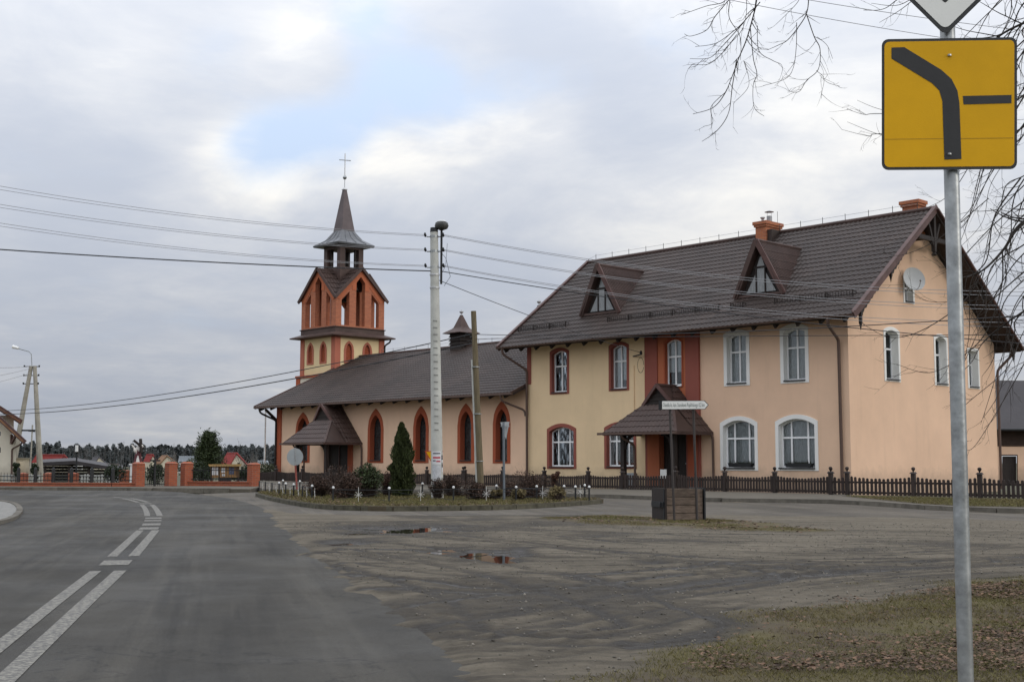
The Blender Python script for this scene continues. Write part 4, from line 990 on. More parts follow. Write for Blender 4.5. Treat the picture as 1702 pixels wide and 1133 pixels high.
# ---- asphalt
def asphalt(name, base, light, wet=0.0):
    m, nt, b = nodes_of(name); N, Lk = nt.nodes, nt.links
    pos = N.new('ShaderNodeNewGeometry').outputs['Position']
    def noise(sc, det, stretch=None, rot=0):
        v = pos
        if stretch:
            m0 = N.new('ShaderNodeMapping'); m0.inputs['Rotation'].default_value = (0, 0, rot); Lk.new(pos, m0.inputs[0])
            mp = N.new('ShaderNodeMapping'); mp.inputs['Scale'].default_value = stretch; Lk.new(m0.outputs[0], mp.inputs[0]); v = mp.outputs[0]
        n = N.new('ShaderNodeTexNoise'); n.inputs['Scale'].default_value = sc; n.inputs['Detail'].default_value = det; n.inputs['Roughness'].default_value = .65; Lk.new(v, n.inputs['Vector']); return n.outputs[0]
    def ramp(s, a, bb, lo=0., hi=1.):
        r = N.new('ShaderNodeMapRange'); Lk.new(s, r.inputs[0]); r.inputs[1].default_value = a; r.inputs[2].default_value = bb; r.inputs[3].default_value = lo; r.inputs[4].default_value = hi; return r.outputs[0]
    def mixc(fac, c1, c2):
        mx = N.new('ShaderNodeMix'); mx.data_type = 'RGBA'; Lk.new(fac, mx.inputs[0])
        for i, c in ((6, c1), (7, c2)):
            if isinstance(c, tuple): mx.inputs[i].default_value = (*c, 1)
            else: Lk.new(c, mx.inputs[i])
        return mx.outputs[2]
    RA = .5236
    c = mixc(ramp(noise(0.35, 7, (.5, 1.6, 1), RA), .36, .66), base, light)
    c = mixc(ramp(noise(1.0, 7, (.10, 2.4, 1), RA), .50, .68, 0, .7), c, tuple(x*1.3 for x in light))
    c = mixc(ramp(noise(1.1, 6, (.14, 3.4, 1), RA), .54, .70, 0, .75), c, tuple(x*.55 for x in base))
    c = mixc(ramp(noise(2.6, 8), .58, .72, 0, .55), c, tuple(x*.6 for x in base))
    # dark sealed cracks wandering over the surface
    wv = N.new('ShaderNodeTexVoronoi'); wv.feature = 'DISTANCE_TO_EDGE'; wv.inputs['Scale'].default_value = .33; wv.inputs['Randomness'].default_value = 1
    wp = N.new('ShaderNodeVectorMath'); wp.operation = 'ADD'; nw = N.new('ShaderNodeTexNoise'); nw.inputs['Scale'].default_value = 2.2; nw.inputs['Detail'].default_value = 5; Lk.new(pos, nw.inputs['Vector'])
    Lk.new(pos, wp.inputs[0]); sc_ = N.new('ShaderNodeVectorMath'); sc_.operation = 'SCALE'; sc_.inputs['Scale'].default_value = 1.1; Lk.new(nw.outputs['Color'], sc_.inputs[0]); Lk.new(sc_.outputs[0], wp.inputs[1]); Lk.new(wp.outputs[0], wv.inputs['Vector'])
    c = mixc(ramp(wv.outputs['Distance'], .0, .006, .7, 0), c, tuple(x*.4 for x in base))
    vo = N.new('ShaderNodeTexVoronoi'); vo.inputs['Scale'].default_value = 95; Lk.new(pos, vo.inputs['Vector'])
    c = mixc(ramp(vo.outputs['Distance'], .05, .55, 0, .45), tuple(min(1, x*2.0) for x in light), c) if False else c
    mx = N.new('ShaderNodeMix'); mx.data_type = 'RGBA'; mx.blend_type = 'MULTIPLY'; mx.inputs[0].default_value = .75
    gr = N.new('ShaderNodeTexNoise'); gr.inputs['Scale'].default_value = 55; gr.inputs['Detail'].default_value = 7; gr.inputs['Roughness'].default_value = .8; Lk.new(pos, gr.inputs['Vector'])
    rr = N.new('ShaderNodeValToRGB'); Lk.new(gr.outputs[0], rr.inputs[0]); rr.color_ramp.elements[0].position = .3; rr.color_ramp.elements[0].color = (.38, .38, .38, 1); rr.color_ramp.elements[1].position = .72; rr.color_ramp.elements[1].color = (1.75, 1.72, 1.68, 1)
    Lk.new(c, mx.inputs[6]); Lk.new(rr.outputs[0], mx.inputs[7]); Lk.new(mx.outputs[2], b.inputs['Base Color'])
    Lk.new(ramp(noise(.5, 5), .35, .7, .62, .9), b.inputs['Roughness']); b.inputs['Specular IOR Level'].default_value = .3
    bp = N.new('ShaderNodeBump'); bp.inputs['Strength'].default_value = .6; bp.inputs['Distance'].default_value = .012; Lk.new(gr.outputs[0], bp.inputs['Height']); Lk.new(bp.outputs[0], b.inputs['Normal'])
    MATS[name] = m; return m
M_asph = asphalt('asphalt', (0.027, 0.0247, 0.0202), (0.058, 0.0527, 0.0425))
M_asph2 = asphalt('worn_asphalt', (0.060, 0.0515, 0.040), (0.108, 0.093, 0.071))
edgeR = [(300, 817.5), (374, 826.7), (420, 838), (448.6, 851.6), (480, 884), (500, 902), (571, 957), (633, 997), (699, 1048), (757, 1095), (800, 1133)]
edge_w = [tuple(G(*p)[:2]) for p in edgeR]
edge_w = smooth_line(edge_w, 5)
last = Vector(edge_w[-1]); dirn = (last-Vector(edge_w[-3])).normalized(); near_end = tuple(last+dirn*14)
road_poly = edge_w+[near_end, (near_end[0]-8, near_end[1]-14), (-30, -70), (-70, -52), (-40, -26.5)] + [tuple(G(0, 814)[:2]), tuple(G(120, 814.5)[:2]), tuple(G(220, 815)[:2]), tuple(G(260, 815.5)[:2])]
MB().fill(road_poly, [], lambda a, b, d: (a, b, d), 0.0, -.25).build('road', M_asph).update_tag()
bpy.data.objects['road']['kind'] = 'structure'
# side street running past the island and the house, with a worn pale surface
kerb_px = [(440, 816.8), (700, 820), (985, 826), (1100, 830.5), (1180, 833.2), (1385, 836), (1487, 842), (1579, 848), (1702, 852.5), (1900, 858)]
kerb_w = smooth_line([tuple(G(*p)[:2]) for p in kerb_px], 6)
street_lo = [(2050, 868), (1702, 866), (1500, 861), (1300, 858), (1100, 855), (900, 857), (700, 857.5), (560, 856), (480, 853), (440, 846)]
street_w = [tuple(G(*p)[:2]) for p in street_lo]
street_poly = kerb_w+street_w+[tuple(G(400, 832)[:2]), tuple(G(330, 820)[:2])]
MB().fill(street_poly, [], lambda a, b, d: (a, b, d), -.008, -.2).build('side_street', M_asph2)['kind'] = 'structure'
# pavement between kerb and fence, kerb stones
M_pave = mat('pavement', (0.112, 0.098, 0.076), .93, .2, 1.2, .4, 18)
fence_back = [(12.5, -4.15), (2.6, -4.3), (2.2, -3.8), (-33.5, -3.8)]
pv = kerb_w+fence_back
pv2 = [tuple(p) for p in kerb_w]
MB().fill(pv2+fence_back, [], lambda a, b, d: (a, b, d), .085, -.2).build('pavement', M_pave)['kind'] = 'structure'
pavement = bpy.data.objects['pavement']; ORG['pavement'] = Vector((0, 0, 0))
def kerb_run(line, parent, w=.16, h=.10, step=1.0, km=None):
    acc = 0; pts = [Vector((*p, 0)) for p in line]; i = 0; cur = pts[0]; k = 0
    segs = []
    for q in pts[1:]:
        while (q-cur).length > step:
            d = (q-cur).normalized(); nx = cur+d*step; segs.append((cur, nx)); cur = nx
    for a, b in segs:
        d = (b-a).normalized()
        o = MB().bar(a+d*.008+Vector((0, 0, h/2-.04)), b-d*.008+Vector((0, 0, h/2-.04+random.uniform(-.008, .008))), w, h+.08).build('kerb_stone', km or M_kerb, parent)
        k += 1
kerb_run([p for p in kerb_w if -24 < p[0] < 14], pavement)
# grass patches behind the right kerb, in front of the gable fence
def gpoly(px): return [tuple(G(*p)[:2]) for p in px]
lawn_r = gpoly([(1400, 829), (1560, 832.5), (1702, 836), (1850, 840), (1850, 853), (1702, 849), (1600, 847), (1530, 843)])
# ---- island
isl_front = smooth_line([tuple(G(*p)[:2]) for p in [(428, 824), (452, 831), (490, 838.5), (520, 843), (560, 846.5), (640, 848.5), (720, 848), (800, 847), (860, 845), (920, 842), (985, 837), (1003, 835)]], 4)
isl_back = [tuple(GW(960, 33.6)[:2]), tuple(GW(892, 34)[:2]), tuple(GW(825, 34.8)[:2]), tuple(GW(702, 37)[:2]), tuple(GW(560, 40.5)[:2]), tuple(GW(470, 42)[:2]), tuple(GW(432, 40)[:2])]
island_poly = isl_front+isl_back
M_soil = mat('island_soil', (0.075, 0.06, 0.038), .95, .4, 3, .5, 20)
MB().fill(island_poly, [], lambda a, b, d: (a, b, d), .10, -.2).build('traffic_island', M_soil)['kind'] = 'structure'
isl = bpy.data.objects['traffic_island']; ORG['traffic_island'] = Vector((0, 0, 0))
kerb_run(isl_front, isl, .13, .09, .75, M_darkkerb)
# ---- the unpaved yard: ruts, potholes and a ragged edge against the asphalt
YX0, YX1, YY0, YY1, STEP = -2.0, 27.5, -36.5, -10.0, 0.032
xs = np.arange(YX0, YX1, STEP); ys = np.arange(YY0, YY1, STEP)
XX, YY = np.meshgrid(xs, ys, indexing='ij'); PA = np.stack([XX.ravel(), YY.ravel()], 1)
relA = PA-np.array(CAM.xy); uwA = relA@np.array((NH.x, NH.y)); uhA = relA@np.array((_r0.x, _r0.y))
sel = np.where((uwA > 4.0) & (uhA < uwA*.47+2.0) & (uhA > -uwA*.30-1.0))[0]; P = PA[sel]; px_, py_ = P[:, 0], P[:, 1]
NZX = (fbm(px_, py_, .8, 61, 3)-.5)*.5; NZY = (fbm(px_, py_, .8, 81, 3)-.5)*.5; NZA = [fbm(px_, py_, .45, 101+q_, 3) for q_ in range(3)]
# keep only what lies in front of the street and right of the road
sd_road = sdist(P, road_poly); sd_st = sdist(P, street_poly)
z = .004+.009*(fbm(px_, py_, .35, 3, 4)-.5)*2+.006*(fbm(px_, py_, 1.9, 13, 4)-.5)*2+.007*(fbm(px_, py_, 9., 23, 3)-.5)*2
nz_e = (fbm(px_, py_, 1.6, 33, 5, .6)-.5)*.55
e = np.minimum(sd_road, sd_st*1.0)+nz_e
z += np.clip(e*.16, -.09, .012)
wet = np.clip((fbm(px_, py_, .5, 43, 5)-.56)*3.0, 0, .45)
ruts = [[(1760, 912), (1400, 926), (1100, 912), (850, 888), (640, 872)], [(1760, 925), (1350, 945), (1100, 930), (900, 905), (640, 890)],
        [(1760, 938), (1400, 958), (1150, 985), (950, 1010), (800, 1030)], [(1760, 951), (1500, 962), (1250, 985), (1050, 1025), (900, 1052), (780, 1070)],
        [(1350, 990), (1180, 1018), (1040, 1050), (930, 1085), (860, 1120)], [(500, 872), (760, 868), (1050, 880), (1400, 884), (1760, 888)],
        [(560, 912), (760, 935), (980, 942), (1250, 935), (1500, 930)], [(620, 950), (850, 968), (1050, 970), (1300, 950)], [(640, 985), (800, 992), (960, 985), (1150, 960)],
        [(1760, 898), (1500, 906), (1250, 905), (1000, 893)], [(600, 925), (720, 950), (860, 990), (960, 1040)]]
rut_all = np.zeros(len(P))
rr_ = random.Random(9)
for k, r in enumerate(ruts):
    ln = smooth_line(g2(r), 5); kk = .5 if k == 4 else 1.0
    d0 = sline(P+np.stack([NZX, NZY], 1)*.18, ln)
    for j in range(9):
        o = rr_.uniform(-1.1, 1.1) if j else 0.0; wd_ = rr_.uniform(.035, .085); A_ = rr_.uniform(.35, 1.0)*kk
        amp = A_*np.clip(NZA[(k+j) % 3]*2.2-.45+rr_.uniform(-.3, .3), 0, 1.1)
        dd_ = d0-o; z -= amp*(.013*np.exp(-(dd_/wd_)**2)-.006*np.exp(-((np.abs(dd_)-wd_*1.9)/(wd_*.7))**2))
        lug = (np.sin((px_*.68+py_*.73)*60+j) > .2)*.005*np.exp(-(dd_/wd_)**4)*amp; z += lug
        rut_all = np.maximum(rut_all, amp*np.exp(-(dd_/(wd_*1.5))**2))
mud = [(815, 921, 66, 9, 1.0), (690, 879, 120, 7.5, .8), (585, 902, 52, 5.5, .8), (745, 914, 60, 6, .55), (840, 975, 70, 9, .5), (590, 887, 45, 4, .6), (1105, 935, 40, 5, .6), (830, 931, 32, 4, .8), (1560, 905, 80, 4, .5), (1000, 890, 60, 4, .5)]
pud = []
for (cx_, cy_, hw, hh, k) in mud:
    c = G(cx_, cy_); a = G(cx_+hw, cy_)-c; b = G(cx_, cy_-hh)-c
    A = a.xy.length; B = b.xy.length; ua = np.array(a.xy.normalized()); ub = np.array(b.xy.normalized())
    q = P-np.array(c.xy); w_ = q+np.stack([(fbm(px_, py_, 1.3, 201+len(pud), 4)-.5)*B*1.6, (fbm(px_, py_, 1.3, 231+len(pud), 4)-.5)*B*1.6], 1)
    r2 = ((w_@ua)/A)**2+((w_@ub)/B)**2
    z -= k*.055*np.exp(-(r2/.75)**1.5); wet = np.maximum(wet, k*np.exp(-(r2/1.9)**1.3)*1.05); pud.append((c, A, B, a, b, k))
wet = np.clip(np.maximum(wet, rut_all*.85)+(fbm(px_, py_, 6., 53, 3)-.5)*.3, 0, 1)
verge_px = [(1120, 1140), (1155, 1100), (1220, 1054), (1290, 1022), (1370, 1000), (1480, 982), (1600, 965), (1760, 955), (2300, 950), (2300, 1500), (900, 1500)]
verge = g2(verge_px[:9])+[(34, -24), (34, -38), tuple(G(1000, 1400)[:2])]
strip = g2([(905, 862), (1000, 858.5), (1080, 861), (1180, 864), (1290, 872), (1400, 885), (1330, 887), (1200, 883), (1100, 877), (1000, 872), (930, 868)])
sv = sdist(P, verge)+(fbm(px_, py_, .9, 301, 5)-.5)*1.7
ss = sdist(P, strip)+(fbm(px_, py_, 1.2, 311, 5)-.5)*.9
grassy = np.clip(np.maximum(-sv*1.6+.3, -ss*2.2+.3), 0, 1)
z += grassy*.022*(.4+fbm(px_, py_, 3.2, 321, 4)); wet = wet*(1-.6*grassy)
z_yard = z.copy(); Zf = np.full(len(PA), -.05); Zf[sel] = z; Zg = Zf.reshape(XX.shape)
keepA = np.zeros(len(PA), bool); keepA[sel] = np.minimum(sd_road, sd_st) > -.75
idx = np.arange(len(PA)).reshape(XX.shape)
qd = np.stack([idx[:-1, :-1].ravel(), idx[1:, :-1].ravel(), idx[1:, 1:].ravel(), idx[:-1, 1:].ravel()], 1)
qd = qd[keepA[qd].all(1)]; inv = np.full(len(PA), -1); inv[sel] = np.arange(len(sel)); qd = inv[qd]
used = np.unique(qd); remap = np.full(len(P), -1); remap[used] = np.arange(len(used))
def dirt():
    m, nt, b = nodes_of('yard_dirt'); N, Lk = nt.nodes, nt.links
    pos = N.new('ShaderNodeNewGeometry').outputs['Position']
    def noise(sc, det):
        n = N.new('ShaderNodeTexNoise'); n.inputs['Scale'].default_value = sc; n.inputs['Detail'].default_value = det; n.inputs['Roughness'].default_value = .68; Lk.new(pos, n.inputs['Vector']); return n.outputs[0]
    def attr(a):
        n = N.new('ShaderNodeAttribute'); n.attribute_name = a; return n.outputs['Fac']
    def ramp(s, a, bb, lo=0., hi=1.):
        r = N.new('ShaderNodeMapRange'); Lk.new(s, r.inputs[0]); r.inputs[1].default_value = a; r.inputs[2].default_value = bb; r.inputs[3].default_value = lo; r.inputs[4].default_value = hi; return r.outputs[0]
    def mixc(fac, c1, c2):
        mx = N.new('ShaderNodeMix'); mx.data_type = 'RGBA'; Lk.new(fac, mx.inputs[0])
        for i, c in ((6, c1), (7, c2)):
            if isinstance(c, tuple): mx.inputs[i].default_value = (*c, 1)
            else: Lk.new(c, mx.inputs[i])
        return mx.outputs[2]
    c = mixc(ramp(noise(.7, 8), .32, .68), (0.128, 0.108, 0.078), (0.190, 0.162, 0.120))
    mps = N.new('ShaderNodeMapping'); mps.inputs['Rotation'].default_value = (0, 0, -.80); Lk.new(pos, mps.inputs[0]); mpt = N.new('ShaderNodeMapping'); mpt.inputs['Scale'].default_value = (.22, 3.6, 1); Lk.new(mps.outputs[0], mpt.inputs[0])
    ns_ = N.new('ShaderNodeTexNoise'); ns_.inputs['Scale'].default_value = 1.0; ns_.inputs['Detail'].default_value = 8; ns_.inputs['Roughness'].default_value = .7; Lk.new(mpt.outputs[0], ns_.inputs['Vector'])
    c = mixc(ramp(ns_.outputs[0], .50, .64, 0, .7), c, (0.052, 0.043, 0.032))
    c = mixc(ramp(ns_.outputs[0], .40, .28, 0, .7), c, (0.225, 0.19, 0.138))
    c = mixc(ramp(noise(14, 6), .45, .75, 0, .6), c, (0.066, 0.056, 0.044))
    c = mixc(ramp(attr('wet'), .08, .6, 0, .94), c, (0.030, 0.025, 0.020))
    gcol = mixc(ramp(noise(1.6, 7), .40, .62), (0.085, 0.062, 0.040), (0.125, 0.104, 0.042))
    c = mixc(ramp(attr('grassy'), .1, .9, 0, .9), c, gcol)
    vo = N.new('ShaderNodeTexVoronoi'); vo.inputs['Scale'].default_value = 38; Lk.new(pos, vo.inputs['Vector'])
    c = mixc(ramp(vo.outputs['Distance'], .08, .16, .35, 0), c, (0.17, 0.155, 0.13))
    Lk.new(c, b.inputs['Base Color'])
    Lk.new(ramp(attr('wet'), .35, 1.0, .95, .38), b.inputs['Roughness']); b.inputs['Specular IOR Level'].default_value = .3
    b1 = N.new('ShaderNodeBump'); b1.inputs['Strength'].default_value = .9; b1.inputs['Distance'].default_value = .035; Lk.new(noise(26, 9), b1.inputs['Height'])
    b2 = N.new('ShaderNodeBump'); b2.inputs['Strength'].default_value = .5; b2.inputs['Distance'].default_value = .012; Lk.new(noise(120, 3), b2.inputs['Height']); Lk.new(b1.outputs[0], b2.inputs['Normal'])
    Lk.new(b2.outputs[0], b.inputs['Normal']); return m
M_dirt = dirt()
yard = big_mesh('yard', np.stack([P[used, 0], P[used, 1], z[used]], 1), remap[qd], M_dirt, 'structure', smooth=True, attrs={'wet': wet[used], 'grassy': grassy[used]})
def yard_z(x, y):
    i = min(max(int((x-YX0)/STEP), 0), len(xs)-1); j = min(max(int((y-YY0)/STEP), 0), len(ys)-1); return float(Zg[i, j])
# water lying in the potholes
def water():
    m, nt, b = nodes_of('puddle_water'); N, Lk = nt.nodes, nt.links
    b.inputs['Base Color'].default_value = (.03, .026, .02, 1); b.inputs['Roughness'].default_value = .03; b.inputs['Specular IOR Level'].default_value = .6; b.inputs['IOR'].default_value = 1.36
    n = N.new('ShaderNodeTexNoise'); n.inputs['Scale'].default_value = 3; bp = N.new('ShaderNodeBump'); bp.inputs['Strength'].default_value = .02; bp.inputs['Distance'].default_value = .02
    Lk.new(n.outputs[0], bp.inputs['Height']); Lk.new(bp.outputs[0], b.inputs['Normal']); return m
M_water = water()
for k, (c, A, B, a, b, amt) in enumerate(pud):
    if k in (4, 6, 8, 9): continue
    ring = [(c.x+a.x*1.25*math.cos(t)+b.x*1.5*math.sin(t), c.y+a.y*1.25*math.cos(t)+b.y*1.5*math.sin(t)) for t in np.linspace(0, 2*math.pi, 28, endpoint=False)]
    qs = [(c.x+a.x*u_+b.x*v_, c.y+a.y*u_+b.y*v_) for u_ in np.linspace(-1, 1, 21) for v_ in np.linspace(-1, 1, 9) if u_*u_+v_*v_ < 1]
    lv = float(np.percentile([yard_z(*q) for q in qs], 50 if k == 0 else 32))
    MB().fill(ring, [], lambda p, q, d: (p, q, d), lv, lv-.01).build('puddle', M_water)['kind'] = 'structure'
# ---- road markings: pairs of unbroken lines with short bars between, worn paint
def paint():
    m, nt, b = nodes_of('road_paint'); N, Lk = nt.nodes, nt.links
    pos = N.new('ShaderNodeNewGeometry').outputs['Position']
    n = N.new('ShaderNodeTexNoise'); n.inputs['Scale'].default_value = 26; n.inputs['Detail'].default_value = 7; n.inputs['Roughness'].default_value = .75; Lk.new(pos, n.inputs['Vector'])
    cr = N.new('ShaderNodeValToRGB'); Lk.new(n.outputs[0], cr.inputs[0]); cr.color_ramp.elements[0].position = .44; cr.color_ramp.elements[0].color = (.085, .082, .075, 1); cr.color_ramp.elements[1].position = .58; cr.color_ramp.elements[1].color = (.24, .225, .19, 1)
    Lk.new(cr.outputs[0], b.inputs['Base Color']); b.inputs['Roughness'].default_value = .8; return m
M_paint = paint()
cl = smooth_line([tuple(G(*p)[:2]) for p in [(-110, 1195), (-29, 1125), (34, 1071), (111, 1005), (178, 948.5), (203, 924.5), (243, 883), (251, 873), (254.8, 862), (254, 855), (250, 846), (243.6, 838.6), (236.7, 834.5), (216, 829), (190, 825.8), (150, 823.5), (100, 822.3), (40, 821.6), (-60, 820.6)]], 10)
CLV = [Vector(p) for p in cl]; cum = [0]
for i in range(1, len(CLV)): cum.append(cum[-1]+(CLV[i]-CLV[i-1]).length)
def s_at(px, py):
    q = Vector(G(px, py)[:2]); i = min(range(len(CLV)), key=lambda k: (CLV[k]-q).length); return cum[i]
def cl_at(s):
    i = max(0, min(len(cum)-2, next((k for k in range(len(cum)-1) if cum[k+1] >= s), len(cum)-2)))
    t = (s-cum[i])/(cum[i+1]-cum[i]); d = (CLV[i+1]-CLV[i]).normalized(); return CLV[i].lerp(CLV[i+1], t), Vector((-d.y, d.x))
def stripe(s0, s1, o0, o1):
    n = max(2, int((s1-s0)/.3)); v, f = [], []
    for i in range(n+1):
        p, nn = cl_at(s0+(s1-s0)*i/n); v += [(*(p+nn*o0), .004), (*(p+nn*o1), .004)]
    for i in range(n): f.append((2*i, 2*i+1, 2*i+3, 2*i+2))
    ob = MB().add(v, f).build('road_marking', M_paint, bpy.data.objects['road']); return ob
ORG['road'] = Vector((0, 0, 0))
for (a, b) in (((-110, 1195), (178, 949)), ((203, 924), (244, 882)), ((254, 857), (243.6, 838.6)), ((236.7, 834.5), (210, 828))):
    s0, s1 = s_at(*a), s_at(*b)
    stripe(s0, s1, .055, .165); stripe(s0, s1, -.185, -.065)
for (a, b) in (((185, 940), (193, 932)), ((247, 879.5), (248.5, 876.5)), ((252, 873), (253, 870)), ((254.5, 866.5), (254.8, 864)), ((254.8, 861.8), (254.7, 860)), ((241, 837.4), (239.5, 836.2))):
    s0, s1 = s_at(*a), s_at(*b); s1 = max(s1, s0+.35); stripe(s0, s1, -.15, .15)
s = s_at(200, 826.8)
while s < cum[-1]-2: stripe(s, s+1.0, -.07, .07); s += 2.1
# ---- paved corner at the left with kerb
lp = smooth_line([tuple(G(*p)[:2]) for p in [(-120, 833), (-20, 834), (12, 836), (28, 842), (33, 850), (28, 858), (14, 866), (-20, 874), (-120, 890)]], 5)
M_paver = brickmat('grey_pavers', (.25, .24, .215), (.19, .185, .17), (.11, .1, .09), .2, .1)
m_ = M_paver.node_tree; cbn = [n for n in m_.nodes if n.type == 'COMBXYZ'][0]; spn = [n for n in m_.nodes if n.type == 'SEPXYZ'][0]
m_.links.new(spn.outputs[0], cbn.inputs[0]); m_.links.new(spn.outputs[1], cbn.inputs[1])
MB().fill(lp, [], lambda a, b, d: (a, b, d), .045, -.1).build('footway', M_paver)['kind'] = 'structure'
ORG['footway'] = Vector((0, 0, 0)); kerb_run(lp, bpy.data.objects['footway'], .12, .06, .8)
# far pavement before the brick fence
far = smooth_line([tuple(G(*p)[:2]) for p in [(-80, 813.2), (60, 813.4), (180, 814), (230, 814.8), (300, 815.2), (415, 816.2)]], 5)
MB().fill(far+[tuple(G(440, 810.5)[:2]), tuple(G(430, 808)[:2]), tuple(G(230, 808.5)[:2]), tuple(G(-80, 808)[:2])], [], lambda a, b, d: (a, b, d), .08, -.2).build('far_footway', M_pave)['kind'] = 'structure'
ORG['far_footway'] = Vector((0, 0, 0)); kerb_run(far, bpy.data.objects['far_footway'], .15, .10, 1.0)
# ================================================================== picket fences
def picket_mesh(w=.080, t=.022):
    m = bpy.data.meshes.new('picket'); h = 1.0
    pr = [(-w/2, 0), (w/2, 0), (w/2, .93), (w*.32, .975), (0, .99), (-w*.32, .975), (-w/2, .93)]
    n = len(pr); v = [(a, -t/2, b) for a, b in pr]+[(a, t/2, b) for a, b in pr]
    f = [tuple(range(n)), tuple(range(n, 2*n))[::-1]]+[(i, (i+1) % n, (i+1) % n+n, i+n) for i in range(n)]
    m.from_pydata(v, [], f); m.materials.append(M_fencewood); return m
PICKET = picket_mesh()
def fence_post(root, x, y, h, ball=True):
    p = MB().bar((x, y, 0), (x, y, h-.16), .11, .11).build('post', M_fencewood, root)
    MB().add([(x-.085, y-.085, h-.16), (x+.085, y-.085, h-.16), (x+.085, y+.085, h-.16), (x-.085, y+.085, h-.16), (x-.05, y-.05, h-.11), (x+.05, y-.05, h-.11), (x+.05, y+.05, h-.11), (x-.05, y+.05, h-.11)],
             [(0, 3, 2, 1), (4, 5, 6, 7), (0, 1, 5, 4), (1, 2, 6, 5), (2, 3, 7, 6), (3, 0, 4, 7)]).build('post_cap', M_fencewood, p)
    if ball: MB().lathe([(.02, 0), (.025, .03), (.05, .06), (.06, .095), (.045, .13), (.0, .145)], (x, y, h-.11), 8).build('ball', M_fencewood, p, smooth=True)
def picket_fence(label, posts, y0, y1, hp, zlo=.10, dip=.07, pitch=.112, top=.62):
    x0, x1 = posts[0], posts[-1]
    f = lambda x: y0+(y1-y0)*(x-x0)/(x1-x0)
    root = thing('picket_fence', ((x0+x1)/2, (y0+y1)/2, 0), label, 'fence', 'brown picket fences along the buildings'); o0 = origin(root)
    for x in posts: fence_post(root, x, f(x), hp)
    for a, b in zip(posts[:-1], posts[1:]):
        if b-a < .5: continue
        for z in (.17, .47): MB().bar((a+.07, f(a)+.03, z), (b-.07, f(b)+.03, z), .035, .06).build('rail', M_fencewood, root)
        n = int((b-a-.16)/pitch)
        for i in range(n):
            t = (i+.5)/n; x = a+.08+(b-a-.16)*t; h = top-dip*math.sin(math.pi*t)**.8+random.uniform(-.008, .008)
            o = bpy.data.objects.new('picket', PICKET); COL.objects.link(o); o.parent = root
            o.location = Vector((x, f(x), zlo))-o0; o.scale = (1, 1, h-zlo); o.rotation_euler = (0, random.uniform(-.012, .012), 0)
    return root
picket_fence('dark picket fence with ball-topped posts in front of the church nave', [-34.2, -31.9, -29.6, -27.3, -25.0, -22.65, -20.3, -17.95, -15.61], -3.9, -3.9, .82, top=.58)
picket_fence('dark picket fence with ball-topped posts under the yellow front wall', [-15.5, -13.23, -10.89, -8.59, -6.9], -3.9, -3.9, .84, top=.60)
picket_fence('dark picket fence with ball-topped posts under the ground floor white-framed windows', [-4.45, -2.35, -.36, 1.72], -3.9, -3.95, .88, top=.64)
picket_fence('brown picket fence with wide gaps running past the gable end', [2.0, 2.57, 4.74, 6.74, 8.75, 10.8], -4.4, -4.4, .9, top=.66, pitch=.13)
gate = thing('garden_gate', (-5.7, -3.92, 0), 'dark wooden garden gate with pickets in front of the house porch', 'gate')
MB().bar((-6.82, -3.9, .2), (-4.52, -3.9, .2), .035, .06).bar((-6.82, -3.9, .46), (-4.52, -3.9, .46), .035, .06).build('rail', M_fencewood, gate)
for i in range(19):
    o = bpy.data.objects.new('picket', PICKET); COL.objects.link(o); o.parent = gate; o.location = Vector((-6.75+i*.12, -3.92, .08))-origin(gate); o.scale = (1, 1, .48+.06*abs(i-9)/9)

# ================================================================== island railing with star ornaments
M_star = mat('white_star_paint', (.58, .57, .53), .5, .06, bump=0)
def rail_fence(label, bases, h=.42, caps=None):
    P_ = [Vector((p[0], p[1], .1)) for p in bases]
    root = thing('low_railing', sum(P_, Vector())/len(P_), label, 'railing', 'low railings round the traffic island')
    for i, p in enumerate(P_):
        MB().tube([p, p+Vector((0, 0, h-.1))], .022, 6).build('post', M_black, root)
        q = p+RGT*.09 if i % 2 else p-RGT*.06
        if caps is None or i in caps: MB().lathe([(.028, 0), (.034, .02), (.026, .045), (.0, .055)], p+Vector((0, 0, h-.1)), 8).build('cap', M_white, root, smooth=True)
    for a, b in zip(P_[:-1], P_[1:]):
        MB().tube([a+Vector((0, 0, h-.13)), b+Vector((0, 0, h-.13))], .008, 5).build('top_rail', M_black, root)
        MB().tube([a+Vector((0, 0, .03)), b+Vector((0, 0, h-.16))], .004, 4).tube([b+Vector((0, 0, .03)), a+Vector((0, 0, h-.16))], .004, 4).build('cross_wire', M_black, root)
    return root
def star(base, label, h=.37, along=None, th=.009):
    c = Vector((base[0], base[1], .1)); t = thing('star_ornament', c, label, 'ornament', 'white star ornaments on the island railing')
    MB().tube([c, c+Vector((0, 0, h))], th*.75, 5).build('stake', M_star, t)
    m = c+Vector((0, 0, h*.5)); mb = MB(); rv = (CAM-c); rv.z = 0; side = Vector((-rv.y, rv.x, 0)).normalized() if along is None else along
    for k in range(3):
        a = math.pi*k/4+math.pi/4 if k else 0
        a = (0, math.pi/4, 3*math.pi/4)[k]; d = side*math.cos(a)+Vector((0, 0, 1))*math.sin(a); mb.bar(m-d*.095, m+d*.095, th, th)
    mb.build('rays', M_star, t)
fr_px = [(549, 840.5), (645.6, 842), (757, 839.5), (864, 838.8), (945, 836), (979.4, 833.4)]
fr = [G(*p) for p in fr_px]
left_px = [(428, 821.5), (437.6, 824), (448, 826.2), (459, 828.4), (469, 830.4), (481, 832.8), (495, 834.6), (511, 837), (549, 840.5)]
lf = [G(px, py-1.5) for px, py in left_px]
def inward(p, k=.12):
    c = Vector((-3.5, -16.5, 0)); d = c-Vector((p[0], p[1], 0)); return Vector((p[0], p[1], 0))+d.normalized()*k
rail_fence('low black railing with white caps along the street edge of the island', [inward(p) for p in fr])
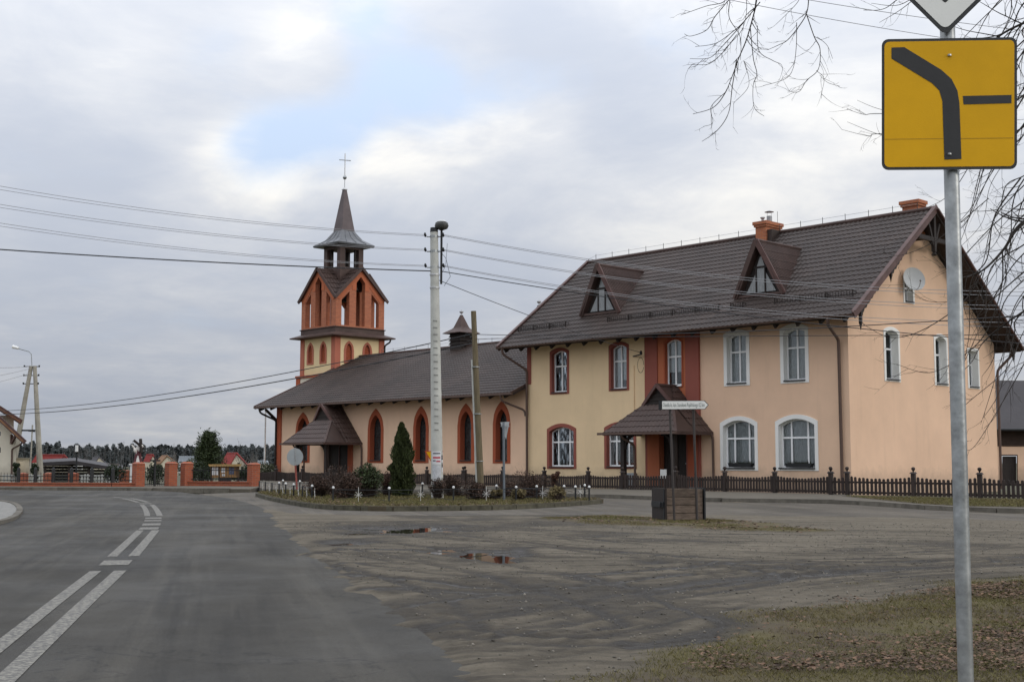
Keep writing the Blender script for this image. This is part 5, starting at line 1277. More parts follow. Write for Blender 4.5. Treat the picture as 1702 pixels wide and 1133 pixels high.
rail_fence('low black railing with close-set posts along the main road edge of the island', [inward(p) for p in lf[:-1]], caps=(3, 4, 5, 7))
rail_fence('low black railing at the back of the island before the picket fence', [GW(470, 41), GW(498, 39.7), GW(702, 36), GW(825, 33), GW(892, 32.3), GW(956.5, 32), GW(979.4, 31.8)])
for px, py, lab in ((593, 842.2, 'white star on a stake left of the conical conifer, facing the street'), (700, 841.5, 'white star on a stake between the conifer and the concrete pole'), (813, 839.8, 'white star on a stake below the old wooden pole'), (909, 838, 'white star on a stake right of the grey triangular sign back'), (972, 834.8, 'white star on a stake at the right end of the island')):
    star(inward(G(px, py)), lab)
LDIRN = (lf[7]-lf[1]); LDIRN.z = 0; LDIRN.normalize()
ordn = ['first', 'second', 'third', 'fourth', 'fifth', 'sixth', 'seventh', 'eighth']
for i, px in enumerate((433, 443.4, 454, 464, 475, 488, 502, 516)):
    k = i/7; py = 823+(838-823)*k**.85; star(inward(G(px, py-1)), 'white star on a stake, %s from the left in the row beside the main road' % ordn[i], .31, LDIRN, .005)

# ================================================================== utility poles
pb = GW(727, 33); cpole = thing('concrete_pole', pb, 'tall pale round concrete utility pole with a lamp on top and posters below', 'utility pole')
tp = W(721.5, 386, 33); tp = Vector((tp.x, tp.y, tp.z)); PH = tp.z
ax_ = lambda z: pb.lerp(tp, z/PH)
MB().tube([ax_(-.05), ax_(PH*.5), ax_(PH)], [.165, .135, .105], 20).build('shaft', M_concrete, cpole, smooth=True)
MB().tube([ax_(PH), ax_(PH+.12)], [.11, .10], 12).build('cap', M_black, cpole)
z = 1.9; k = 0
side = (CAM-pb).normalized(); side.z = 0
while z < 4.9:
    r = .165-.06*z/PH; c = ax_(z); d = Vector((side.x, side.y, 0)).normalized(); q = Vector((-d.y, d.x, 0))
    MB().bar(c+d*(r-.012)-q*.055+Vector((0, 0, .01)), c+d*(r-.012)+q*.055, .04, .025).build('climbing_slot', M_slot, cpole); z += .18
for zz in (PH-.12, PH-.52, PH-.95):
    c = ax_(zz); br_ = MB().tube([c-RGT*.20, c+RGT*.20], .018, 6)
    br_.lathe([(.115, -.03), (.115, .03)], c, 12); b_ = br_.build('cross_bracket', M_zinc, cpole)
    for s in (-1, 1):
        for q in (-.5, .5): MB().lathe([(.02, -.03), (.034, 0), (.02, .05)], c+RGT*s*.24+NH*q*.18+Vector((0, 0, .04)), 8).build('insulator', M_black, cpole)
lampc = ax_(PH)+RGT*.20+Vector((0, 0, .1))
MB().tube([lampc+Vector((0, 0, -1.5)), lampc], .03, 8).build('lamp_arm', M_black, cpole)
MB().lathe([(.04, -.05), (.16, 0), (.19, .07), (.17, .15), (.12, .19), (.0, .2)], lampc, 16).build('lamp_head', M_lamp, cpole, smooth=True)
MB().lathe([(.175, .12), (.1, .2), (.0, .21)], lampc+Vector((0, 0, .012)), 16).build('lamp_cover', M_white, cpole, smooth=True)
for (zz, tilt) in ((PH-1.15, 0), (PH-1.5, 0)):
    MB().lathe([(.135, -.02), (.135, .02)], ax_(zz), 14).build('steel_band', M_silver, cpole)
MB().tube([ax_(PH-.5)+RGT*.14, ax_(PH-1.0)+RGT*.3+Vector((0, 0, .3)), ax_(PH-1.2)+RGT*.42, ax_(PH-1.45)+RGT*.25], .006, 4).tube([ax_(PH-.3)+RGT*.35, ax_(PH-.9)+RGT*.3, ax_(PH-1.2)+RGT*.15], .006, 4).build('jumper_cable', M_wire, cpole)
MB().box(pb.x-.02, pb.x+.02, pb.y-.02, pb.y+.02, 0, .01).build('base_plate', M_concrete, cpole)
def on_pole(a0, a1, z0, z1, m, name, r=.002):
    d = Vector((side.x, side.y, 0)).normalized(); mb = MB(); n = 8
    for i in range(n+1):
        a = a0+(a1-a0)*i/n; dd = d*math.cos(a)+Vector((-d.y, d.x, 0))*math.sin(a)
        for zz in (z0, z1): c = ax_(zz); rr = .165-.058*zz/PH+r; mb.v.append(tuple(c+dd*rr))
    for i in range(n): mb.f.append((2*i, 2*i+2, 2*i+3, 2*i+1))
    return mb.build(name, m, cpole, recalc=False, smooth=True)
on_pole(-.85, .75, 1.0, 1.34, M_paper, 'poster'); on_pole(-.85, .7, .62, .98, M_paper2, 'poster', .003); on_pole(-.9, .3, .48, .60, M_paper2, 'poster', .004)
on_pole(-.7, .6, 1.27, 1.30, M_ink, 'poster_print', .005); on_pole(-.7, .62, 1.15, 1.2, M_redink, 'poster_print', .005); on_pole(-.72, -.2, 1.08, 1.11, M_ink, 'poster_print', .005); on_pole(-.1, .6, 1.06, 1.1, M_redink, 'poster_print', .006)
for k_, zz in enumerate((1.02, .9, .82, .7)): on_pole(.9, 1.25, zz+.1, zz+.22, M_paper if k_ % 2 else M_ink, 'paper_scrap', .004)
# wooden pole with a white plastic conduit
wb = GW(800, 36); wt = W(787, 517, 36.0); wpole = thing('wooden_pole', wb, 'weathered wooden pole with pale conduit, standing between the concrete pole and the grey sign', 'utility pole')
MB().tube([wb, wb.lerp(wt, .5), wt], [.10, .085, .078], 12).build('shaft', M_oldwood, wpole, smooth=True)
cd = -RGT*.115
MB().tube([wb+cd, wb.lerp(wt, .74)+cd*.9], .03, 8).build('conduit', M_concrete, wpole, smooth=True)
for t in (.2, .45, .7): MB().lathe([(.115, -.012), (.115, .012)], wb.lerp(wt, t), 12).build('clamp', M_zinc, wpole)
MB().tube([wb.lerp(wt, .86)-RGT*.1, wb.lerp(wt, .885)-RGT*.22, wb.lerp(wt, .86)-RGT*.3], .012, 5).lathe([(.03, 0), (.04, .04), (.02, .09)], wb.lerp(wt, .85)-RGT*.1, 8).build('insulator', M_black, wpole)
# A-frame pole at the left with a street lamp
ab1, ab2, at_ = GW(16, 95, -.85), GW(68, 95, -.85), W(54, 608, 95)
afr = thing('concrete_a_frame_pole', (ab1+ab2)/2, 'two-legged concrete power pole with a curved street lamp arm at far left', 'utility pole')
MB().tube([ab1, at_-RGT*.10], [.26, .15], 8).build('leg', M_aconc, afr); MB().tube([ab2, at_+RGT*.17], [.26, .15], 8).build('leg', M_aconc, afr)
h1 = .52
MB().bar(ab1.lerp(at_, .46), ab2.lerp(at_, .46), .14, .12).build('tie_bar', M_black, afr)
for t in (.995, .92, .85):
    c = ab1.lerp(at_, t)*.5+ab2.lerp(at_, t)*.5; MB().tube([c-RGT*.65, c+RGT*.55], .035, 5).lathe([(.05, -.05), (.06, .1)], c-RGT*.62, 6).lathe([(.05, -.05), (.06, .1)], c+RGT*.52, 6).build('cross_arm', M_black, afr)
MB().tube([at_-Vector((0, 0, .4)), W(52, 588, 95), W(48, 584, 95), W(26, 578, 95)], .035, 6).build('lamp_arm', M_greymetal, afr)
MB().tube([W(31, 578.5, 95), W(21, 576, 95)], [.10, .14], 8).build('lamp_head', M_white, afr)
# second, distant pole
fb, ft = GW(49, 170, -2.2), W(54, 706, 170)
fpole = thing('distant_pole', fb, 'thin distant power pole seen between the legs of the two-legged pole', 'utility pole')
MB().tube([fb, ft], .10, 6).build('shaft', M_aconc, fpole); MB().bar(W(47, 716, 170), W(58, 717, 170), .12, .12).build('cross_arm', M_black, fpole)

# ================================================================== wires
def cable(a, b, sag, r, material, label, n=28, grp='overhead wires'):
    a, b = Vector(a), Vector(b); pts = []
    for i in range(n+1):
        t = i/n; p = a.lerp(b, t); p.z -= 4*sag*t*(1-t); pts.append(p)
    o = MB().tube(pts, r, 5, cap=False).build('overhead_wire', material, None, smooth=True, org=a, recalc=False)
    tag(o, label, 'wire', grp)
yl = (292, 300, 325, 332, 358, 365); yr_ = (398, 404, 413, 419, 432, 439)
nm = ('topmost', 'second highest', 'third highest', 'fourth highest', 'fifth highest', 'sixth highest')
for i in range(6):
    zz = (PH-.12, PH-.12, PH-.52, PH-.52, PH-.95, PH-.95)[i]; q = (-.5, .5)[i % 2]
    A = ax_(zz)-RGT*.24+NH*q*.18+Vector((0, 0, .04)); B = W(-330, yl[i]-47, 27+q)
    cable(A, B, .32, .006, M_wiregrey, '%s thin wire from the concrete pole to the upper left edge' % nm[i])
    A = ax_(zz)+RGT*.24+NH*q*.18+Vector((0, 0, .04)); B = W(2050, 478+(yr_[i]-398)*1.5, 31+q)
    cable(A, B, .62, .007, M_wiregrey, '%s thin wire from the concrete pole over the house roof to the right' % nm[i])
cable(ax_(PH-1.05), W(-300, 392, 28), .10, .016, M_wire, 'thick black cable from the concrete pole to the left edge')
cable(ax_(PH-1.05)+RGT*.15, W(1900, 585, 32), .25, .012, M_wire, 'thick black cable sloping from the concrete pole across the roof')
cable(ax_(PH-1.3)+RGT*.12, (-9.12, -.3, 5.35), .10, .010, M_wire, 'black service cable from the concrete pole to the house wall')
wl = lambda t: wb.lerp(wt, t)
cable(wl(.88), W(-150, 678, 95), 1.0, .016, M_wire, 'upper of two cables from the wooden pole falling to the left horizon', n=40)
cable(wl(.83), W(-150, 682, 95), 1.0, .020, M_wire, 'lower of two cables from the wooden pole falling to the left horizon', n=40)
cable(wl(.875), W(1800, 517, 20), .16, .009, M_wire, 'upper cable from the wooden pole passing the first floor windows')
cable(wl(.85), W(1800, 556, 20), -.02, .007, M_wire, 'lower cable from the wooden pole passing the first floor windows')
cable(W(1080, -28, 17), W(1800, 95, 17), .08, .0045, M_wiregrey, 'lower thin wire crossing the sky behind the yellow sign')
cable(W(1240, -18, 17), W(1800, 62, 17), .05, .0045, M_wiregrey, 'upper thin wire crossing the sky behind the yellow sign')
for k_, (ya, yb, nm_) in enumerate(((609, 598, 'upper'), (612, 634, 'middle'), (619, 652, 'lower'))):
    cable(W(50+k_, ya, 95), W(-120, yb, 80), .25, .018, M_wiregrey, '%s wire from the two-legged pole to the left edge' % nm_)

# ================================================================== signs
SD = 5.53
sb = GW(1607, SD); stop_ = W(1566, -260, SD)
def sp_(px, py, d=0.0): return W(px, py, SD-d)
rs = thing('priority_road_sign', sb, 'yellow square bending-priority plate under a white diamond sign on a galvanised post', 'road sign')
MB().tube([Vector((sb.x, sb.y, -.05)), sb.lerp(stop_, .5), stop_], .0335, 20).build('post', M_zinc, rs, smooth=True)
def plate(pts, d0, d1, m, name, parent=rs, holes=()):
    return MB().fill([(p[0], p[1]) for p in pts], [list(h) for h in holes], lambda a, b, d: sp_(a, b, d), d0, d1).build(name, m, parent)
def rrect(x0, y0, x1, y1, r, skew=(0, 0, 0, 0)):
    out = []
    for (cx_, cy_, a0) in ((x0+r, y0+r, 180), (x1-r, y0+r, 270), (x1-r, y1-r, 0), (x0+r, y1-r, 90)):
        for i in range(5): a = rad(a0+i*22.5); out.append((cx_+r*math.cos(a), cy_+r*math.sin(a)))
    return out
def warp(pts): # the plate hangs slightly askew
    return [(x, y-(x-1466)/225*3.5*(1-(y-62)/220*.5)) for x, y in pts]
bp_ = plate(warp(rrect(1465.5, 65.5, 1690.5, 283, 11)), .055, .042, M_signback, 'plate')
plate(warp(rrect(1470, 70, 1686, 278, 8)), .0565, .0552, M_signyellow, 'yellow_face', bp_)
zz6 = lambda a, b: (1120+a*.342, b*.342)
plate([zz6(*p) for p in ((1058, 232), (1120, 230), (1300, 340), (1350, 385), (1378, 440), (1388, 500), (1398, 773), (1315, 776), (1305, 490), (1290, 440), (1255, 405), (1058, 285))], .058, .0567, M_signblack, 'main_road_band', bp_)
plate([zz6(*p) for p in ((1405, 467), (1641, 462), (1641, 502), (1408, 508))], .058, .0567, M_signblack, 'side_road_band', bp_)
plate([(1471, 231.2), (1684, 229), (1684, 229.9), (1471, 232.1)], .0572, .0567, M_signyellow2, 'plate_joint', bp_)
dc = (1571, -101)
def dia(r, rr=6):
    out = []
    for k_ in range(4):
        a = math.pi/2*k_; c = (dc[0]+(r-rr*1.41)*math.cos(a), dc[1]+(r-rr*1.41)*.985*math.sin(a))
        for i in range(5): b = a-math.pi/4+math.pi/2*i/4; out.append((c[0]+rr*math.cos(b), c[1]+rr*math.sin(b)))
    return out
dp = plate(dia(163, 12), .055, .042, M_signback, 'diamond_plate')
plate(dia(153, 11), .0565, .0552, M_signwhite, 'white_face', dp); plate(dia(108, 3), .0576, .0567, M_signblack, 'inner_border', dp); plate(dia(103, 3), .0588, .0578, M_signyellow, 'yellow_centre', dp)
for (bx_, by_) in ((1578, 92), (1578, 256)): MB().lathe([(.009, -.004), (.009, .003), (.004, .006)], sp_(bx_, by_, .058), 8).build('bolt', M_zinc, bp_)
for py in (95, 255): MB().tube([sp_(1520, py, .04), sp_(1640, py, .04)], .012, 6).build('clamp_bar', M_zinc, rs)
# direction sign on two thin posts
DW = 22.55
ds = thing('direction_sign', GW(1140, DW), 'white arrow-shaped street name board on two thin brown posts by the crate', 'road sign')
for (a, b, t) in (((1121, 1113), 0, 0), ((1159, 1152), 0, 0)):
    p0, p1 = GW(a[0], DW+.1*(a[0] > 1130)), W(a[1], 668, DW+.1*(a[0] > 1130)); MB().tube([p0, p1], .022, 8).build('post', M_darkpost, ds)
dW = lambda a, b, d: W(a, b, DW-.045-d)
brd = MB().fill([(1099, 665.5), (1171, 665.2), (1178, 672.5), (1172, 680), (1099, 680.6)], [], dW, .012, -.012).build('board', M_signback, ds)
MB().fill([(1100.6, 666.4), (1170.5, 666.1), (1176.6, 672.5), (1171.3, 679.1), (1100.6, 679.7)], [], dW, .0165, .0135).build('face', M_signwhite, brd)
MB().fill([(1094.5, 665.5), (1099, 665.5), (1099, 680.6), (1094.5, 680.6)], [], dW, .02, -.03).build('end_cap', M_black, brd)
tc_ = bpy.data.curves.new('street_name', 'FONT'); tc_.body = 'Osiedle ks. kan. Stanis\u0142awa Popli\u0144skiego 0,2 km'; tc_.size = 1.0
to_ = bpy.data.objects.new('street_name_tmp', tc_); COL.objects.link(to_); bpy.context.view_layer.update()
tm = bpy.data.meshes.new_from_object(to_.evaluated_get(bpy.context.evaluated_depsgraph_get())); bpy.data.objects.remove(to_)
xs_ = [v.co.x for v in tm.vertices]; L_ = max(xs_)-min(xs_); x0_ = min(xs_)
for v in tm.vertices:
    px = 1102+(v.co.x-x0_)/L_*69; py = 675.7-v.co.y*9.2; q = dW(px, py, .019); v.co = q-origin(ds)
tm.materials.append(M_signink); to2 = bpy.data.objects.new('lettering', tm); COL.objects.link(to2); to2.parent = brd
# yellow give-way sign half hidden by the concrete pole
gwp = GW(722, 34.2); gw = thing('give_way_sign', gwp, 'yellow triangular give way sign with red border half hidden by the concrete pole', 'road sign')
MB().tube([gwp, W(722, 748, 34.2)], .03, 8).build('post', M_zinc, gw)
gW = lambda a, b, d: W(a, b, 34.12-d)
gpl = MB().fill([(705.5, 749.2), (737, 749.2), (721.5, 775.5)], [], gW, .01, 0).build('plate', M_signred, gw)
MB().fill([(708.2, 750.6), (734, 750.6), (721.3, 772.3)], [], gW, .014, .0105).build('yellow_face', M_signyellow, gpl)
# backs of two more signs
tb_ = GW(838, 31.4); ts = thing('triangular_sign', tb_, 'grey back of a triangular road sign on a grey post right of the wooden pole', 'road sign')
MB().tube([tb_, W(837, 702, 31.4)], .030, 10).build('post', M_bluegrey, ts)
MB().fill([(831.5, 701.5), (847, 700.5), (841, 730)], [], lambda a, b, d: W(a, b, 31.5+d+(a-831)*.022), 0, .012).build('plate', M_greymetal, ts)
MB().bar(W(833, 708, 31.45), W(846, 708, 31.75), .03, .03).build('clamp', M_zinc, ts)
rb_ = GW(494, 42); rsn = thing('round_sign', rb_, 'grey back of a round road sign on a red post before the church porch', 'road sign')
MB().tube([rb_, W(490.8, 772, 42)], .032, 8).build('post', M_redpost, rsn)
MB().tube([W(490.8, 773, 41.9), W(490, 743.5, 41.9)], .03, 8).build('bracket', M_zinc, rsn)
c_ = W(490.3, 759, 42.05); mb = MB(); NS = 32
M_disc = mat('sign_back_grey', (.36, .385, .39), .5, .1, 4, metal=.2)
for d_ in (0, .012):
    k0 = len(mb.v)
    for j in range(NS): a = 2*math.pi*j/NS; mb.v.append(tuple(c_+RGT*(.27*math.cos(a))+Vector((0, 0, .29*math.sin(a)))+NH*d_))
mb.f += [tuple(range(NS)), tuple(range(NS, 2*NS))[::-1]]+[(j, (j+1) % NS, (j+1) % NS+NS, j+NS) for j in range(NS)]
mb.build('plate', M_disc, rsn)

# ================================================================== crate
cc = G(1106, 867.5); f1 = (RGT.xy.to_3d()*math.cos(rad(13))+NH*math.sin(rad(13))).normalized(); f2 = Vector((-f1.y, f1.x, 0)).normalized()
if f2.dot(FWD) < 0: f2 = -f2
crate = thing('sand_crate', cc+f1*.38+f2*.35, 'weathered plank crate with a black metal end standing in the yard', 'crate')
CW, CD, CH = .76, .72, .60
def cbox(a0, a1, b0, b1, z0, z1, m, nm, par=crate):
    v = [cc+f1*a+f2*b+Vector((0, 0, zz)) for zz in (z0, z1) for (a, b) in ((a0, b0), (a1, b0), (a1, b1), (a0, b1))]
    return MB().add(v, [(0, 3, 2, 1), (4, 5, 6, 7), (0, 1, 5, 4), (1, 2, 6, 5), (2, 3, 7, 6), (3, 0, 4, 7)]).build(nm, m, par)
for i in range(4):
    z0 = .02+i*.145; cbox(.035+random.uniform(0, .006), CW-.035, .02+random.uniform(-.006, .006), .05, z0, z0+.135, M_crate, 'plank'); cbox(.035, CW-.035, CD-.05, CD-.02, z0, z0+.135, M_crate, 'plank')
    cbox(CW-.05, CW-.02, .052, CD-.052, z0, z0+.135, M_crate, 'plank')
cbox(.0, .03, 0.0, CD, 0, CH+.005, M_darkwood, 'end_panel'); cbox(-.03, .0, .05, CD-.05, .26, .36, M_black, 'latch'); cbox(-.06, -.03, .12, .22, .27, .35, M_black, 'latch'); cbox(-.012, .0, .03, .08, .02, CH-.02, M_black, 'end_strap')
cbox(CW-.018, CW+.012, -.01, CD+.01, 0, CH+.01, M_black, 'corner_post'); cbox(CW+.012, CW+.05, .1, .2, .27, .33, M_black, 'latch')
cbox(.03, CW-.02, .05, CD-.05, .1, .5, M_soil, 'sand'); cbox(.6, .66, .0, .018, 0, CH-.02, M_crate, 'batten')
# ================================================================== vegetation
def leaf_cloud(pts, size, nrm=None, jitter=1.0, rng=RNG, aspect=.55):
    """small bent leaf quads (two triangles folded) at the given points"""
    n = len(pts); a = rng.normal(size=(n, 3)); a /= np.linalg.norm(a, axis=1)[:, None]
    if nrm is not None: a = a*jitter+nrm; a /= np.linalg.norm(a, axis=1)[:, None]
    b = rng.normal(size=(n, 3)); b -= (b*a).sum(1)[:, None]*a; b /= np.linalg.norm(b, axis=1)[:, None]; c = np.cross(a, b)
    s = size*(.6+.8*rng.random(n))[:, None]
    v = np.stack([pts-a*s, pts+b*s*aspect+c*s*.15, pts+a*s, pts-b*s*aspect+c*s*.15], 1).reshape(-1, 3)
    f = np.arange(n*4).reshape(n, 4); return v, f
def twigs(segs, n=3):
    """thin tapering prisms: segs is a list of (p, q, r0, r1)"""
    P0 = np.array([s[0] for s in segs]); P1 = np.array([s[1] for s in segs]); r0 = np.array([s[2] for s in segs])[:, None]; r1 = np.array([s[3] for s in segs])[:, None]
    d = P1-P0; d /= np.linalg.norm(d, axis=1)[:, None]+1e-9; up = np.where(np.abs(d[:, 2:3]) > .9, np.array([[1., 0, 0]]), np.array([[0, 0, 1.]]))
    u = np.cross(d, up); u /= np.linalg.norm(u, axis=1)[:, None]; w = np.cross(d, u); vs = []
    for (P, r) in ((P0, r0), (P1, r1)):
        for j in range(n): a = 2*math.pi*j/n; vs.append(P+(u*math.cos(a)+w*math.sin(a))*r)
    V = np.stack(vs, 1).reshape(-1, 3); m = len(segs); F = []
    base = np.arange(m)*2*n
    for j in range(n): F.append(np.stack([base+j, base+(j+1) % n, base+n+(j+1) % n, base+n+j], 1))
    return V, np.concatenate(F)
M_thuja = mat('thuja_green', (.042, .054, .016), .75, .35, 3, 0, isl=.45)
M_green = mat('evergreen_leaf', (.045, .062, .022), .6, .3, 3, 0, isl=.5)
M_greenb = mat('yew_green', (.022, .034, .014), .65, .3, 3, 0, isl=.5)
M_brownleaf = mat('brown_hedge_leaf', (.075, .046, .033), .8, .35, 3, 0, isl=.5)
M_redleaf = mat('reddish_leaf', (.10, .048, .032), .8, .3, 3, 0, isl=.5)
M_twig = mat('twig', (.05, .035, .027), .85, .3, 4, 0, isl=.3)
M_dry = mat('dry_grass', (.17, .135, .065), .85, .3, 3, 0, isl=.4)
M_pine = mat('pine_needles', (.030, .045, .022), .7, .3, 1, 0, isl=.45)
M_grass = mat('grass_blade', (.108, .104, .034), .8, .3, .9, 0, hue=(.145, .112, .052), isl=.5, transl=.2)
M_leaflit = mat('fallen_leaf', (.125, .072, .042), .8, .35, 9, 0, hue=(.055, .037, .025), isl=.65)
M_bark = mat('bare_bark', (.040, .033, .028), .9, .3, 5, .3, 30)
# conical conifer in the island: overlapping fan sprays, ragged outline, twin tip
tb = GW(667, 35, .1); th = thing('conical_conifer', tb, 'dark green conical conifer standing in the traffic island', 'conifer')
MB().tube([tb, tb+Vector((0, 0, 1.6))], [.05, .015], 7).build('trunk', M_bark, th)
H_ = 2.02; n = 15000; t = RNG.random(n)**.8; ang = RNG.random(n)*2*math.pi
prof = np.interp(t, [0, .08, .3, .55, .8, .93, 1], [.20, .265, .285, .25, .16, .08, .02])*(1+.14*np.sin(ang*5+t*17)+.10*np.sin(ang*3-t*9)+.10*np.sin(ang*9+t*31))
rr = prof*(.66+.42*RNG.random(n)**.7)*(.78+.5*vnoise(ang*2.2+40, t*13+5, 1.0, 555)); lean = .03*np.sin(t*4)
pts = np.stack([tb.x+rr*np.cos(ang)+lean, tb.y+rr*np.sin(ang), tb.z+.02+t*H_], 1)
nr = np.stack([np.cos(ang)*.45, np.sin(ang)*.45, np.full(n, 1.3)], 1); v, f = leaf_cloud(pts, .042, nr, .6, aspect=.32)
big_mesh('foliage', v, f, M_thuja, parent=th)
core = MB().lathe([(.16, .05), (.23, .4), (.21, .9), (.14, 1.4), (.05, 1.85), (.0, 1.95)], tb, 10).build('inner_foliage', M_thujacore, th) if False else None
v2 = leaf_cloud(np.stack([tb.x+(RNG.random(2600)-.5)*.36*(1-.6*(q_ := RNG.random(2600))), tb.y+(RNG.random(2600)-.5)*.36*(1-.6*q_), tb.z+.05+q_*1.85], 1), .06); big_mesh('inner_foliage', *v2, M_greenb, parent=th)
def bush(name, base, w, h, label, m, n=2600, leaf=.028, lumps=7, seed=1, cat='shrub', twn=520, top=1.0, grp=None, d=None):
    r = np.random.default_rng(seed); root = thing(name, base, label, cat, grp); B = np.array(base); d = d or w
    cs = []
    for k in range(lumps):
        a = r.random()*6.28; q = r.random()**.6*.62; zc = .25+.62*r.random()*(1-.4*q)
        cs.append((np.array([math.cos(a)*q*w/2, math.sin(a)*q*d/2, zc*h]), (.20+.16*r.random())*min(w, h*1.2)))
    segs = []
    for k in range(twn):
        c, rad_ = cs[r.integers(len(cs))]; dv = r.normal(size=3); dv /= np.linalg.norm(dv); e = c+dv*rad_*(.8+.75*r.random()**2); e[2] = max(.02, e[2])
        b0 = np.array([(r.random()-.5)*w*.3, (r.random()-.5)*w*.3, 0]); m_ = (b0+e)/2+r.normal(size=3)*.05*h; m_[2] = max(.02, m_[2])
        segs += [(B+b0, B+m_, .006, .004), (B+m_, B+e, .004, .0015)]
    V, F = twigs(segs); big_mesh('twigs', V, F, M_twig, parent=root)
    n = int(n*.75)
    if n:
        ci = r.integers(len(cs), size=n); C_ = np.array([c[0] for c in cs])[ci]; R_ = np.array([c[1] for c in cs])[ci]
        dv = r.normal(size=(n, 3)); dv /= np.linalg.norm(dv, axis=1)[:, None]; P_ = C_+dv*(R_*(.45+.62*r.random(n)**.6))[:, None]; P_[:, 2] = np.abs(P_[:, 2])+.01
        V, F = leaf_cloud(P_+B, leaf, rng=r); big_mesh('foliage', V, F, m, parent=root)
    return root
bush('brown_hedge_bush', GW(530, 34.5, .1), .85, .58, 'low brown winter hedge bush in the island below the church porch', M_brownleaf, 4200, .022, 9, 5)
bush('brown_hedge_bush', GW(575, 32.5, .1), .95, .66, 'brown winter hedge bush in front of the evergreen shrub', M_brownleaf, 4600, .022, 10, 6)
bush('brown_hedge_bush', GW(560, 36, .1), 1.2, .75, 'dark twiggy bush behind the brown hedge below the church porch', M_brownleaf, 2400, .02, 9, 16, twn=420)
bush('evergreen_shrub', GW(611, 33.6, .1), .78, 1.0, 'green leafy evergreen shrub left of the conical conifer', M_green, 4600, .030, 12, 7)
bush('reddish_shrub', GW(643, 35.5, .1), .5, .8, 'reddish brown twiggy shrub between evergreen shrub and conifer', M_redleaf, 1500, .022, 8, 8)
bush('climbing_plant', GW(727, 32.6, .1), .42, .55, 'dry climbing plant round the foot of the concrete pole', M_brownleaf, 900, .026, 6, 9)
bush('brown_hedge_bush', GW(752, 34.6, .1), .75, .6, 'brown bush right behind the concrete pole', M_brownleaf, 3000, .022, 8, 10)
bush('brown_hedge_bush', GW(791, 31.8, .1), .72, .52, 'dark brown rounded bush at the foot of the wooden pole', M_brownleaf, 3400, .020, 8, 11)
bush('brown_hedge_bush', GW(882, 33.0, .1), .85, .68, 'tall brown hedge bush right of the grey triangular sign', M_brownleaf, 3600, .022, 9, 12)
bush('brown_hedge_bush', GW(840, 34.2, .1), .7, .42, 'low brown bush behind the grey triangular sign post', M_brownleaf, 2000, .022, 7, 13)
bush('dark_red_plant', GW(924, 35, .1), .26, .85, 'narrow dark red plant before the picket fence', M_redleaf, 500, .035, 6, 14, twn=60)
bush('dry_grass_tuft', GW(928, 31.6, .1), .55, .36, 'straw coloured dry grass tuft near the right end of the island', M_dry, 1400, .03, 6, 15)
bush('dry_grass_tuft', GW(822, 32.2, .1), .5, .30, 'straw coloured dry grass tuft left of the grey triangular sign', M_dry, 1200, .03, 6, 17)
bush('dry_grass_tuft', GW(862, 31.6, .1), .5, .30, 'straw coloured dry grass tuft right of the grey triangular sign post', M_dry, 1200, .03, 6, 18)
# ---- grass: blades as narrow bent triangles
def blades(P_, h, w, rng=RNG):
    n = len(P_); a = rng.random(n)*6.28; dx = np.stack([np.cos(a), np.sin(a), np.zeros(n)], 1); ln = rng.normal(size=(n, 3))*.45; ln[:, 2] = 1
    hh = h*(.45+.9*rng.random(n))[:, None]; v = np.stack([P_-dx*w/2, P_+dx*w/2, P_+ln*hh*.55+dx*w*.3, P_+ln*hh*np.array([[1.35, 1.35, .95]])], 1).reshape(-1, 3)
    return v, np.arange(4*n).reshape(n, 4)
def scatter_in(poly, n, rng=RNG):
    A = np.array(poly); lo, hi = A.min(0), A.max(0); out = np.zeros((0, 2))
    while len(out) < n:
        q = lo+(hi-lo)*rng.random((n, 2)); out = np.concatenate([out, q[sdist(q, A) < -.03]])
    return out[:n]
q = scatter_in(island_poly, 30000); P_ = np.column_stack([q, np.full(len(q), .098)]); v, f = blades(P_, .055, .012)
tag(big_mesh('island_grass', v, f, M_grass, 'stuff'), 'short green grass on the traffic island', 'grass')
q = scatter_in(lawn_r, 16000); P_ = np.column_stack([q, np.full(len(q), .084)]); v, f = blades(P_, .05, .014)
tag(big_mesh('fence_grass', v, f, M_grass, 'stuff'), 'strip of green grass in front of the gable fence', 'grass')
MB().fill(lawn_r, [], lambda a, b, d: (a, b, d), .092, -.1).build('lawn_strip', M_soil)['kind'] = 'structure'
# yard verge and strip: density follows the grassy attribute
ok = (grassy > .12); cand = np.where(ok)[0]; rel = P[cand]-np.array(CAM.xy); uw = rel@np.array(NH.xy); uh = rel@np.array((RGT.x, RGT.y))
cand = cand[(uw > 4) & (uw < 30) & (uh < uw*.47+1) & (uh > -uw*.3)]; uw = (P[cand]-np.array(CAM.xy))@np.array(NH.xy)
pr = grassy[cand]*np.clip(fbm(P[cand, 0], P[cand, 1], 1.1, 401, 5, .6)*4.4-1.75, .02, 1); pr /= pr.sum()
pick = cand[RNG.choice(len(cand), 95000, p=pr)]; jit = (RNG.random((len(pick), 2))-.5)*STEP
P_ = np.column_stack([P[pick]+jit, z_yard[pick]-.003]); v, f = blades(P_, .020, .0045)
tag(big_mesh('verge_grass', v, f, M_grass, 'stuff'), 'sparse short grass growing on the muddy verge', 'grass')
lv_px = [(1180, 1055), (1400, 995), (1702, 975), (1850, 1133), (1120, 1133)]
lp_ = g2(lv_px); lq = scatter_in(lp_, 12000); keep = RNG.random(len(lq)) < np.clip(fbm(lq[:, 0], lq[:, 1], .8, 411, 4)*3.2-1.15, .05, 1); lq = lq[keep]
lz = np.array([yard_z(*p_) for p_ in lq])+.012+RNG.random(len(lq))*.02; nr = np.tile(np.array([[0, 0, 0.0]]), (len(lq), 1))
